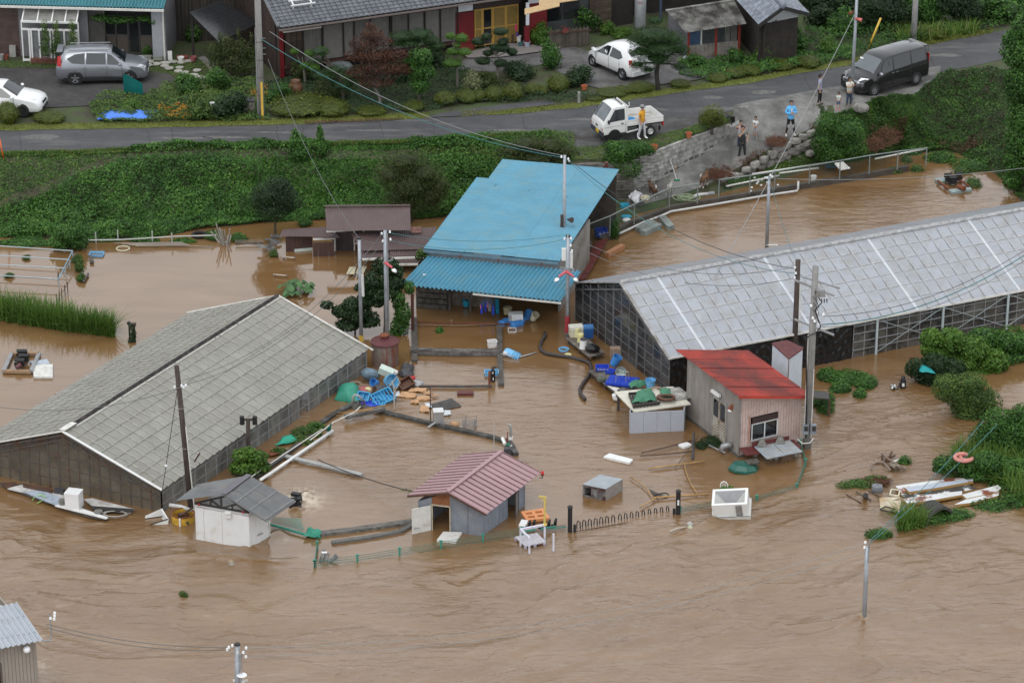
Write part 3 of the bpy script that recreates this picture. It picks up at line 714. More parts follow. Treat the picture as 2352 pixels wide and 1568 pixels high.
def b6():
 g=TH('brown_sheds','cluster of low sheds with dark brown tin roofs between bank and blue roof','shed',P(850,560))
 def cW(px,zs,wv,name='roof_sheet',n=3):
  q=[P(x,y,z)for(x,y),z in zip(px,zs)]
  for i in rg(n):
   t0,t1=i/n,(i+1)/n;a,b,c,d=q;mb=MB();mb.corr([a.lerp(b,t0),a.lerp(b,t1),d.lerp(c,t1),d.lerp(c,t0)],wv//n,.014,bi=3,t=.004);OB(name,mb,ey,g)
  return q
 def dc(pa,pb,z1,m,name='wall',t=.06,n=1):
  a,b=P(*pa,0),P(*pb,0)
  for i in rg(n):
   mb=MB();QW(mb,a.lerp(b,(i+.02)/n),a.lerp(b,(i+.98)/n),-.4,z1,t);OB(name,mb,m,g)
 cW(T_('746 477 942 475 943 529 751 530'),(1.95,1.95,1.55,1.55),42)
 q=P(746,477,1.95),P(942,475,1.95);OB('ridge_cap',MB().ba(q[0]+V3(0,.03,.06),q[1]+V3(0,.03,.06),.12,.05),ey,g)
 cW(T_('650 527 752 521 769 544 641 543'),(1.,1.05,.85,.78),24)
 cW(T_('716 527 760 524 780 546 719 549'),(.95,.98,.82,.78),12,n=1)
 cW(T_('804 535 1003 521 985 572 832 576'),(1.3,1.3,.95,.92),40)
 cW(T_('823 574 965 570 955 590 832 594'),(.85,.85,.7,.7),30)
 cW(T_('893 574 985 572 960 606 905 606'),(.9,.9,.5,.5),18,n=2)
 rp=[P(943,521,1.45),P(968,520,1.45),P(968,534,1.3),P(943,535,1.3)];OB('roof_patch',MB().sb(rp,.02),E('aO',(.18,.09,.07),.8,var=.5,vs=6),g,K='rust streaked patch of old sheet')
 wb=E('aP',(.085,.04,.03),.8,var=.3,vs=5,ab=(.05,.03,.025),ds=2,cN=(8,8,.6))
 dc((657,579),(718,573),.72,wb,'board',n=6);dc((719,590),(768,588),.68,wb,'board',n=4)
 dc((772,575),(812,576),1.2,E('o',(.05,.038,.04),.6,var=.2),n=3,name='board')
 dc((838,600),(1000,592),.55,E('aQ',(.03,.025,.022),.9),n=1)
 dc((760,560),(945,556),1.5,E('o',None or(.05,.038,.04)),n=1)
 wp=be
 for pa,pb,w in(((750,531,1.5),(823,527,1.5),.1),((719,550,.76),(769,547,.76),.06),((832,596,.68),(1000,590,.68),.08),((905,608,.48),(960,607,.48),.08)):
  OB('gutter',MB().ba(P(*pa),P(*pb),w,.08),wp,g)
 mb=MB();a=P(770,575);mb.tu([(a.x,a.y-.05,-.3),(a.x,a.y-.05,1.2),(a.x,a.y+.05,1.45)],.05,8);OB('downpipe',mb,wp,g)
 for x0,y0,x1,y1,z in((812,533,830,575,0),):
  mb=MB();a=P(814,574);b=P(836,576)
  for p in(a,b):mb.ba((p.x,p.y-.04,-.3),(p.x,p.y-.04,1.15),.07,.07)
  mb.ba((a.x,a.y-.04,.35),(b.x,b.y-.04,.35),.06,.06);OB('door_frame',mb,wp,g)
 return g
b6()
RED=E('aR',(.36,.038,.022),.5,var=.18,vs=1.5,ab=(.13,.028,.022),ds=.5,dt=.5,dw=.1)
def dX():
 A=P(1697,1050);u=V3(d5(27.2),dT(27.2),0);v=V3(d5(117.5),dT(117.5),0);W=2.78;D=4.15
 zl,zr=2.72,2.1;zc=.15
 g=TH('red_roofed_hut','pink and grey hut with faded red corrugated roof in flood','hut',A)
 ag=.12
 pink=E('aS',(.52,.4,.36),.6,var=.08,vs=3,ab=(.38,.27,.22),ds=1.6,dt=.6,ap=.02)
 grey=E('aT',(.275,.255,.235),.7,var=.12,vs=2,ab=(.2,.175,.15),ds=1.2,dt=.55,cN=(3,3,.5))
 top=lambda a:aS(zl,zr,a/W)
 wa0,wa1,ee,wz1=.55,1.72,.62,1.62
 n=22
 for i in rg(n):
  a0,a1=W*i/n,W*(i+1)/n-.012;p=A+u*a0;q=A+u*a1
  cj=[(ag-.6,min(top(a0),top(a1)))]
  if a1>wa0 and a0<wa1:cj=[(ag-.6,ee),(wz1+.02,top(a1))]
  for z0,z1 in cj:
   OB('siding_board',MB().wl(p,q,z0,z1,v*.04),pink,g)
 n=8
 for i in rg(n):
  b0,b1=D*i/n,D*(i+1)/n-.008
  cj=[(ag-.6,zl+.05*i/n)]
  if .95<(b0+b1)/2<2.1:cj=[(1.9,zl+.02)]
  for z0,z1 in cj:
   p,q=A+v*b0,A+v*b1;OB('wall_panel',MB().wl(p,q,z0,z1,u*.05),grey,g)
 OB('right_wall',QW(MB(),A+u*W+v*D,A+u*W,ag-.5,zr,.05),pink,g)
 OB('back_wall',QW(MB(),A+u*W+v*D,A+v*D,ag-.5,(zr,zl),.05),grey,g)
 b0,b1=1.,2.08;
 fr=MB();p,q=A+v*b0-u*.02,A+v*b1-u*.02
 for s in(p,q):fr.ba((s.x,s.y,ag-.3),(s.x,s.y,1.92),.05,.05)
 fr.ba(V3(p.x,p.y,1.92),V3(q.x,q.y,1.92),.05,.05);df=OB('door_frame',fr,a4,g)
 for t0,t1 in((.03,.49),(.51,.97)):
  a_,b_=p.lerp(q,t0),p.lerp(q,t1);mb=MB();mb.wl(a_,b_,ag-.3,1.88,u*.04)
  dl=OB('door',mb,E('aU',(.36,.34,.29),.6,var=.15,vs=4,ab=(.17,.1,.05),ds=1.8,dt=.56),g)
  a2,b2=p.lerp(q,t0+.07)-u*.015,p.lerp(q,t1-.07)-u*.015;OB('door_glass',MB().wl(a2,b2,1.05,1.78,u*.01),GLD,dl)
  mb=MB()
  for k in rg(6):
   z=.3+k*.12;mb.ba((a2.x,a2.y,z),(b2.x,b2.y,z),.02,.03)
  OB('door_louvre',mb,E('aV',(.42,.4,.34),.6,var=.2),dl)
 w=MB();p,q=A+u*wa0-v*.03,A+u*wa1-v*.03
 for t in(0,.5,1):s=p.lerp(q,t);w.ba((s.x,s.y,ee),(s.x,s.y,ee+.72),.05,.05)
 for z in(ee,ee+.72):w.ba((p.x,p.y,z),(q.x,q.y,z),.05,.05)
 wf=OB('window_frame',w,E('aW',(.6,.61,.62),.4,.3),g)
 for t0,t1 in((.04,.48),(.52,.96)):
  a_,b_=p.lerp(q,t0)+v*.04,p.lerp(q,t1)+v*.04;OB('window_pane',MB().wl(a_,b_,ee+.03,ee+.69,v*.01),GLD,wf)
 for k in rg(7):
  z=ee+.76+k*.036;OB('shutter_slat',MB().ba((p.x,p.y,z),(q.x,q.y,z),.05,.03),E('aX',(.045,.028,.026),.5),g)
 mb=MB();s=A+u*(wa0-.12)-v*.02;mb.ba((s.x,s.y,.55),(s.x,s.y,1.7),.02,.02);OB('orange_strip',mb,E('aY',(.42,.11,.03),.6),g)
 ov=.32;RA=A-u*ov-v*.38;RW_=W+2*ov+.05;RD=D+.75
 zf=lambda a:zl+.1+(zr-zl)*(a/W)
 n=5
 for i in rg(n):
  b0,b1=RD*i/n,RD*(i+1)/n
  p0=RA+v*b0;p1=RA+v*(b1+.04)
  q=[V3(p0.x,p0.y,zf(-ov)+.01*(i%2)),V3(p1.x,p1.y,zf(-ov)+.01*(i%2)),V3(*(p1+u*RW_).xy,zf(W+ov)+.01*(i%2)),V3(*(p0+u*RW_).xy,zf(W+ov)+.01*(i%2))]
  OB('roof_sheet',MB().corr(q,8,.022,bi=6,t=.003,nl=3),RED,g)
 mb=MB();p,q=RA-Zv(0),RA+u*RW_;mb.ba((p.x,p.y,zf(-ov)-.03),(q.x,q.y,zf(W+ov)-.03),.03,.09);OB('red_fascia',mb,E('aZ',(.42,.05,.03),.5),g)
 mb=MB();c=A+u*W/2+v*D/2;mb.bo((c.x,c.y,-.15),(W+.1,D+.1,.5),rz=R(27.2));OB('base_slab',mb,E('ba',(.1,.09,.08),.8,var=.3),g)
 s=A+v*1.7-u*.12;OB('fluorescent_lamp',MB().bo((s.x,s.y,2.12),(.12,.62,.11),rz=R(27.5)),c6,g)
 s=A+v*.12-u*.3;OB('lamp_shade',MB().cy((s.x,s.y,2.35),(s.x-.1,s.y-.12,2.15),.05,.13,12),ao,g)
 OB('lamp_bulb',MB().cy((s.x-.09,s.y-.11,2.17),(s.x-.13,s.y-.16,2.1),.11,.06,12),E('bb',(.75,.78,.8),.2),g)
 s=A+u*.1-v*.05;OB('cable_pipe',MB().tu([(s.x-.1,s.y,2.5),(s.x-.1,s.y,.5)],.02,6),a4,g)
 s=A+v*.55-u*.05;OB('duct_elbow',MB().tu([tuple(A+v*.55+Zv(.3)),tuple(A+v*.55-u*.18+Zv(.36)),tuple(A+v*.62-u*.36+Zv(.3)),tuple(A+v*.65-u*.42+Zv(.1))],.12,12),E('bc',(.3,.3,.3),.4,.4,var=.2),g,Q=1)
 return A,u,v,W,D
dX()
def eJ():
 g=TH('tall_locker','tall white steel locker with dark red flat top between hut and pole','locker',P(1812,880))
 q=[P(1771,787,2.35),P(1812,782,2.35),P(1846,800,2.35),P(1813,827,2.35)]
 q=[P(1772,790,2.3),P(1808,783,2.3),P(1846,801,2.3),P(1812,826,2.3)]
 OB('locker_top',MB().pr(q[::-1],(0,0,.05)),E('bd',(.1,.022,.022),.6,var=.3,vs=4),g)
 c=sum(q,Vc())/4;r=[c.lerp(p,.94)for p in q];OB('locker_body',MB().pr([(p.x,p.y,.4)for p in r][::-1],(0,0,1.9)),E('be',(.6,.64,.7),.4,var=.1,ab=(.35,.22,.18),ds=3,dt=.7),g)
 mb=MB();p=r[3];mb.ba((p.x,p.y-.01,.4),(p.x,p.y-.01,2.28),.03,.03);OB('edge_trim',mb,ao,g)
 mb=MB();[mb.ba((p.x,p.y,-.5),(p.x,p.y,.42),.08,.08)for p in r];OB('locker_legs',mb,c8,g)
eJ()
def cw():
 g=TH('mauve_roofed_shed','small grey shed with dusty pink standing seam roof and open white door','shed',P(1060,1200))
 NR,FR=P(1028,1131,1.85),P(1152,1038,1.85);aG,d9=P(1117,1181,1.12),P(1242,1086,1.12);aR,eT=P(936,1138,1.22),P(1063,1045,1.22)
 m=E('bf',(.36,.225,.235),.45,var=.08,vs=1.5,ap=.05,ab=(.3,.19,.19),ds=1.5,dt=.65)
 for a,b,a2,b2,n in((NR,FR,aG,d9,13),(NR,FR,aR,eT,13)):
  for i in rg(n):
   t0,t1=i/n,(i+1)/n-.012;mb=MB();q=[a.lerp(b,t0),a.lerp(b,t1),a2.lerp(b2,t1),a2.lerp(b2,t0)]
   nn=(q[1]-q[0]).cross(q[3]-q[0]).normalized()
   if nn.z<0:nn=-nn
   mb.pr(q,nn*.02);OB('roof_panel',mb,m,g)
  mb=MB()
  for i in rg(n+1):mb.ba(a.lerp(b,i/n)+Zv(.03),a2.lerp(b2,i/n)+Zv(.03),.02,.045)
  OB('roof_seams',mb,E('bg',(.27,.165,.17),.5),g)
 OB('ridge_cap',MB().ba(NR+Zv(.06),FR+Zv(.06),.16,.04),m,g)
 OB('verge_board',MB().ba(NR-Zv(.03),aG-Zv(.03),.05,.07).ba(NR-Zv(.03),aR-Zv(.03),.05,.07),dH,g)
 ax=(FR-NR);an=ax.normalized();cr=(aG-aR);cn=cr.normalized();cn.z=0
 W0=P(961,1213);W1=P(1107,1231);W2=P(1206,1161);W3=W0+(W2-W1)
 gw=E('bh',(.17,.185,.21),.6,var=.15,vs=3,ab=(.26,.27,.28),ds=1.4,dt=.62,ap=.06)
 rt=(NR-Zv(0));
 def tp(t):
  tr=.44;return aS(1.2,1.72,t/tr)if t<tr else aS(1.72,1.12,(t-tr)/(1-tr))
 eq=T_('0 .17 .17 .22 .5 .55 .55 .78 .785 .995')
 for i,(t0,t1)in en(eq):
  a,b=W0.lerp(W1,t0),W0.lerp(W1,t1-.003);q=[(a.x,a.y,-.4),(b.x,b.y,-.4),(b.x,b.y,tp(t1)-.06)]+([(W0.lerp(W1,.44).x,W0.lerp(W1,.44).y,1.66)]if t0<.44<t1 else[])+[(a.x,a.y,tp(t0)-.06)]
  OB('wall_sheet',MB().pr(q,an*.04),gw,g)
 a,b=W0.lerp(W1,.22),W0.lerp(W1,.5);c=W0.lerp(W1,.44)
 OB('wall_sheet',MB().pr([(a.x,a.y,1.12),(b.x,b.y,1.12),(b.x,b.y,tp(.5)-.06),(c.x,c.y,1.66),(a.x,a.y,tp(.22)-.06)],an*.04),E('bi',(.22,.08,.03),.8,var=.3),g,K='dark brown plywood above doorway')
 mb=MB()
 for s in(a,b):mb.ba((s.x,s.y-.02,-.4),(s.x,s.y-.02,1.1),.05,.05)
 mb.ba((a.x,a.y-.02,1.1),(b.x,b.y-.02,1.1),.05,.05);OB('door_frame',mb,E('bj',(.4,.34,.24),.6,var=.3),g)
 h=W0.lerp(W1,.2);e=P(953,1214)+V3(-.12,-.35,0)
 e=h+(P(952,1214)-h).normalized()*.72;e.y=h.y-.34
 dd=OB('door',MB().pr([(h.x,h.y-.03,-.35),(e.x,e.y,-.35),(e.x,e.y,1.05),(h.x,h.y-.03,1.05)],(0,.04,0)),be,g)
 OB('door_handle',MB().ba((e.x+.08,e.y-.03,.25),(e.x+.28,e.y-.05,.3),.03,.03),a4,dd)
 n=5
 for i in rg(n):
  if i==3:continue
  a,b=W1.lerp(W2,i/n),W1.lerp(W2,(i+.985)/n);OB('wall_sheet',MB().wl(a,b,-.4,1.1,-cn*.04),E('bk',(.22,.25,.3),.6,var=.12,vs=3,ab=(.15,.16,.18),ds=1.5,dt=.6,cN=(4,4,.5)),g)
 a,b=W1.lerp(W2,.6),W1.lerp(W2,.78);dr=OB('side_door_frame',MB().ba((a.x+.3,a.y-.1,-.3),(a.x+.3,a.y-.1,1.),.05,.04).ba((b.x+.1,b.y-.02,-.3),(b.x+.1,b.y-.02,1.05),.05,.04).ba((a.x+.3,a.y-.1,1.),(b.x+.1,b.y-.02,1.05),.04,.04),c8,g)
 OB('side_door_pane',MB().pr([(a.x+.3,a.y-.1,-.3),(b.x+.1,b.y-.02,-.3),(b.x+.1,b.y-.02,1.),(a.x+.3,a.y-.1,.97)],(0,.01,0)),E('bl',(.2,.22,.22),.3,var=.3,aw=.8),dr)
 OB('wall_sheet',QW(MB(),W3,W0,-.4,1.2,.04),gw,g);OB('wall_sheet',QW(MB(),W2,W3,-.4,1.15,.04),gw,g)
 return W0,W1,W2
cw()
def cf():
 g=TH('white_box_shed','white insulated box shed under smoky grey translucent gable roof by pole','shed',P(535,1250))
 A,B,C_=P(451,1239),P(574,1261),P(621,1232);D_=A+(C_-B)
 wm=E('bm',(.68,.68,.67),.5,var=.05,vs=2,ab=(.45,.4,.32),ds=1.2,dt=.68)
 for i in rg(3):
  t=(0,.16,.5,1);a,b=A.lerp(B,t[i]),A.lerp(B,t[i+1]-.004);OB('wall_panel',MB().wl(a,b,-.5,1.52,(0,.1,0)),wm,g)
 for t0,t1,dz in((0,.08,0),(.085,.3,0),(.305,.93,.04)):
  a,b=B.lerp(C_,t0),B.lerp(C_,t1);mb=MB();mb.wl(a,b,-.5,1.5-dz,(-.06,.03,0));o=OB('wall_panel' if dz==0 else 'door',mb,wm,g)
  if dz:
   p=B.lerp(C_,.36)+V3(.04,-.03,0);OB('door_handle',MB().ba((p.x,p.y,.42),(p.x+.18,p.y+.1,.46),.04,.05),a4,o)
 OB('wall_panel',QW(MB(),C_,D_,-.5,1.45,.06),wm,g);OB('wall_panel',QW(MB(),D_,A,-.5,1.45,.06),wm,g)
 OB('inner_lid',MB().pr([(p.x,p.y,1.38)for p in(A,B,C_,D_)],(0,0,.06)),wm,g)
 p=A.lerp(B,.62)+V3(0,-.06,1.33);OB('wall_vent',MB().bo(p,(.21,.14,.2)).bo(p+V3(0,-.03,.12),(.23,.2,.04)),c6,g)
 NR,FR,aG,d9,aR,eT=P(513,1135,2.12),P(572,1091,2.12),P(610,1196,1.5),P(678,1149,1.5),P(403,1150,1.68),P(454,1111,1.68)
 sm=E('bn',(.135,.14,.145),.25,var=.14,vs=2,aw=.86,aE=.6,ab=(.19,.19,.18),ds=1.2,dt=.56)
 for a,b,a2,b2,n in((NR,FR,aG,d9,3),(NR,FR,aR,eT,2)):
  for i in rg(n):
   t0,t1=i/n,(i+1)/n-.01;OB('roof_sheet',MB().corr([a.lerp(b,t0),a.lerp(b,t1),a2.lerp(b2,t1),a2.lerp(b2,t0)],9,.007,bi=4,t=.004),sm,g)
 mb=MB()
 for t in(.3,.62,.97):mb.ba(NR.lerp(aG,t)+Zv(.02),FR.lerp(d9,t)+Zv(.02),.03,.03)
 for t in(.02,.35,.68,1):mb.ba(NR.lerp(FR,t)-Zv(.05),aG.lerp(d9,t)-Zv(.05),.03,.03)
 OB('roof_strap',mb,E('bo',(.25,.25,.25),.5),g)
 OB('ridge_cap',MB().ba(NR+Zv(.03),FR+Zv(.03),.22,.02),E('bp',(.11,.1,.115),.4,var=.2),g)
 mb=MB();a,b=A+V3(0,-.02,1.56),B+V3(0,-.02,1.56);mb.ba(a,b,.06,.07);r=V3(NR.x+.1,NR.y+.1,2.)
 mb.ba(a,r,.06,.06);mb.ba(b,r,.06,.06);m_=a.lerp(b,.5);mb.ba(m_,V3(m_.x,m_.y,1.95),.08,.08)
 for t in(.3,.7):q=a.lerp(b,t);mb.ba(q,V3(q.x,q.y,1.78),.06,.06)
 mb.ba(m_,a.lerp(r,.5),.05,.05);mb.ba(m_,b.lerp(r,.5),.05,.05);OB('roof_truss',mb,E('bq',(.03,.026,.024),.8),g)
 mb=MB()
 for t in(.08,.9):q=a.lerp(b,t);mb.bo(q+V3(0,-.04,0),(.08,.06,.08))
 OB('truss_bracket',mb,E('br',(.3,.03,.025),.5),g)
 OB('eave_bar',MB().ba(aG+V3(.0,.02,-.04),d9+V3(0,.02,-.04),.05,.05),a4,g)
cf()
def bc():
 z1,z2=3.2,3.9
 g=TH('corner_building','building with grey corrugated roof and beige siding at lower left corner','building',P(-60,1560))
 a,b=P(98,1470,z1),P(38,1383,z2);e=(P(0,1489,z1)-a).normalized();w=5.5
 n=5
 for i in rg(n):
  t0,t1=w*i/n,w*(i+1)/n;OB('roof_sheet',MB().corr([a+e*t0,a+e*t1,b+e*t1,b+e*t0],6,.035,bi=8,t=.003,nl=3),E('bs',(.4,.43,.47),.42,.25,var=.12,vs=2,ap=.04,ab=(.28,.28,.28),ds=2,dt=.66),g)
 mb=MB()
 for j,t in en((.2,.62,.95)):
  for i in rg(30):
   p=a.lerp(b,t)+e*(w*(i+.5)/30)+Zv(.05);mb.bo(p,(.025,.025,.02))
 OB('roof_bolts',mb,c8,g)['kind']='stuff'
 Wc=P(73,1600);Wc=a+e*.25+V3(-.05,.35,0);Wc.z=0
 side=(b-a);side.z=0;side.normalize()
 bm_=E('bt',(.3,.265,.225),.65,var=.08,vs=3,ap=.03)
 for i in rg(40):
  p,q=Wc+e*(.125*i),Wc+e*(.125*i+.115)
  if .0 and i:pass
  z1_=3.1
  cj=[(-.8,z1_)]if not(10<=i<=22)else[(-.8,.9),(2.45,z1_)]
  for s0,s1 in cj:
   OB('siding_board',MB().wl(p,q,s0,s1,(0,.05,0)),bm_,g)
 p,q=Wc+e*1.25,Wc+e*2.87;wd=OB('window',MB().pr([(p.x,p.y+.06,.9),(q.x,q.y+.06,.9),(q.x,q.y+.06,2.45),(p.x,p.y+.06,2.45)],(0,.03,0)),GLD,g)
 OB('window_frame',MB().ba((p.x,p.y-.01,.9),(p.x,p.y-.01,2.45),.06,.06).ba((p.x,p.y-.01,2.45),(q.x,q.y-.01,2.45),.06,.06).ba((p.x,p.y-.01,.9),(q.x,q.y-.01,.9),.06,.06),c8,wd)
 mb=MB();r=Wc+side*2.6;QW(mb,Wc,r,-.8,(3.15,3.75),.05);OB('side_wall',mb,bm_,g)
 OB('back_wall',QW(MB(),r+e*5,r,-.8,3.7,.05),bm_,g)
 OB('side_wall',QW(MB(),Wc+e*5,r+e*5,-.8,(3.1,3.7),.05),bm_,g)
 m=MB();m.tu([a+V3(.0,.05,-.05),a+V3(.22,.1,-.05),a+V3(.3,.12,.12),a+V3(.28,.12,.75),a+V3(.28,.12,1.)],.028,6);OB('service_mast',m,a4,g)
 m=MB()
 for dx,dz in((.14,.72),(.16,.84),(.02,.75),(.17,.95)):m.la(T_('.02 0 .05 .02 .03 .05 .05 .07 .02 .1 0 .1'),a+V3(.28+dx,.1,dz),8)
 OB('insulator',m,E('c',(.75,.76,.76),.2,aE=.7),g)
 m=MB();m.bl(a+V3(-.55,-.05,-.32),.13,12,8);OB('dome_lamp',m,E('c'),g,Q=1)
bc()
GZ=ZR+.05
def IML(p,q,z):
 """point on the level line p-q whose picture column is x"""
 A,B=P(*p,z),P(*q,z)
 def W(x):
  t=(x-p[0])/(q[0]-p[0])
  for _ in rg(4):
   c=A.lerp(B,t);v=c-dQ;px=1176+db*v.x/v.dot(FW);t+=(x-px)/(q[0]-p[0])
  return A.lerp(B,t)
 return W,(B-A).normalized()
def az(name,W,x0,x1,z0,z1,m,ac,aq=0,t=.06,K=None):
 a,b=W(x0),W(x1);d=(b-a).normalized();n=Vc((d.y,-d.x,0));a=a+n*aq;b=b+n*aq
 mb=MB();mb.wl(a,b,z0,z1,-n*t);return OB(name,mb,m,ac,K=K)
def cC():
 g=TH('house','grey house with teal corrugated roof, white sunroom and open dark porch, top left','',P(200,130,GZ))
 W,u=IML((54,128),(384,137),GZ);n=Vc((u.y,-u.x,0));bJ=-n
 eh=E('bu',(.2,.2,.21),.7,var=.12,vs=2,ab=(.12,.11,.11),ds=1,dt=.6)
 e1,e0=W(387)+n*.55,W(-220)+n*.55;ze=VZ(e1,20)
 m=E('bv',(.055,.2,.23),.5,var=.15,vs=1.5,ap=.05)
 wd=(e1-e0).length;nn=9
 for i in rg(nn):
  a=e0.lerp(e1,i/nn);b=e0.lerp(e1,(i+1)/nn);a.z=b.z=ze;c=b+bJ*6;d=a+bJ*6;c.z=d.z=ze+2.0
  OB('roof_sheet',MB().corr([a,b,c,d],9,.05,bi=8,t=.004,nl=2),m,g)
 mb=MB();p,q=W(15)+n*.6,W(387)+n*.6;p.z=q.z=ze-.1;mb.ba(p,q,.1,.1);OB('gutter',mb,be,g)
 mb=MB();p=W(379)+n*.04;mb.tu([(p.x,p.y,GZ),(p.x,p.y,ze-.1)],.05,6);OB('downpipe',mb,be,g)
 az('wall',W,352,384,GZ-.2,ze+.1,E('bw',(.3,.31,.33),.7,var=.1),g)
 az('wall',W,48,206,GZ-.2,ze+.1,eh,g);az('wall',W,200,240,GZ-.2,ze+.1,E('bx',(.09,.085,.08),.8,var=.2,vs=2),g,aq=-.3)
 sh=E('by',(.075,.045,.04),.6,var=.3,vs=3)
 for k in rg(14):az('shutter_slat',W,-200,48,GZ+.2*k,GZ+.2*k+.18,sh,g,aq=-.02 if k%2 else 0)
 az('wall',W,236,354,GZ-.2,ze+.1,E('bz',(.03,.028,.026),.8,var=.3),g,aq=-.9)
 glz=E('bA',(.025,.028,.03),.1,var=.3,aE=.8)
 for x0,x1,nm in((238,262,0),(263,290,0),(291,316,1),(317,348,0)):
  o=az('sliding_door',W,x0,x1,GZ,GZ+2.,E('bB',(.1,.095,.09),.5,var=.2),g,aq=-.8)
  az('door_glass',W,x0+2,x1-2,GZ+(1.0 if not nm else .1),GZ+1.95,glz,o,aq=-.77,t=.02)
  az('door_panel',W,x0+2,x1-2,GZ+.08,GZ+.9,E('bC',(.11,.09,.075),.7,var=.2)if not nm else glz,o,aq=-.775,t=.02)
 mb=MB();a=W(384);b=a+bJ*5;mb.pr([(a.x,a.y,GZ-.2),(b.x,b.y,GZ-.2),(b.x,b.y,ze+1.6),(a.x,a.y,ze+.05)],u*-.06);OB('side_wall',mb,eh,g)
 dp=.95;zt=GZ+2.15
 for x0,x1 in((66,109),(109,139),(139,165),(165,190)):
  a,b=W(x0),W(x1);q=[a+n*dp,b+n*dp,b+n*.0,a+n*.0];zz=(zt,zt,zt+.62,zt+.62)
  OB('sunroom_roof_pane',MB().pr([(p.x,p.y,z)for p,z in zip(q,zz)],(0,0,.02)),E('bD',(.22,.215,.2),.2,var=.3,aw=.85),g)
 mb=MB()
 for x in(66,100,133,163,190):
  a=W(x);mb.ba((a+n*dp).xy.to_3d()+Zv(zt+.03),a.xy.to_3d()+Zv(zt+.66),.06,.05)
 p,q=W(63)+n*dp,W(193)+n*dp
 for z in(zt,GZ+.12,GZ+1.75):mb.ba((p.x,p.y,z),(q.x,q.y,z),.08,.1)
 for x in(80,85,103,128,135,160,186,190):
  a=W(x)+n*dp;mb.ba((a.x,a.y,GZ),(a.x,a.y,GZ+1.8),.08,.08)
 for x in(64,193):a=W(x)+n*dp;mb.ba((a.x,a.y,GZ),(a.x,a.y,zt),.06,.06)
 OB('sunroom_frame',mb,c6,g)
 for x0,x1 in((85,102),(104,127),(135,159),(160,186)):
  az('sunroom_glass',W,x0,x1,GZ+.15,GZ+1.7,E('bE',(.16,.17,.17),.15,var=.3,aE=.7),g,aq=dp-.05,t=.02)
 az('planter_box',W,82,180,GZ,GZ+.25,E('bF',(.13,.05,.035),.9,var=.3,vs=6),g,aq=dp+.25,t=.3)
 return W,u,n,ze
HT_W,HT_u,HT_n,HT_ze=cC()
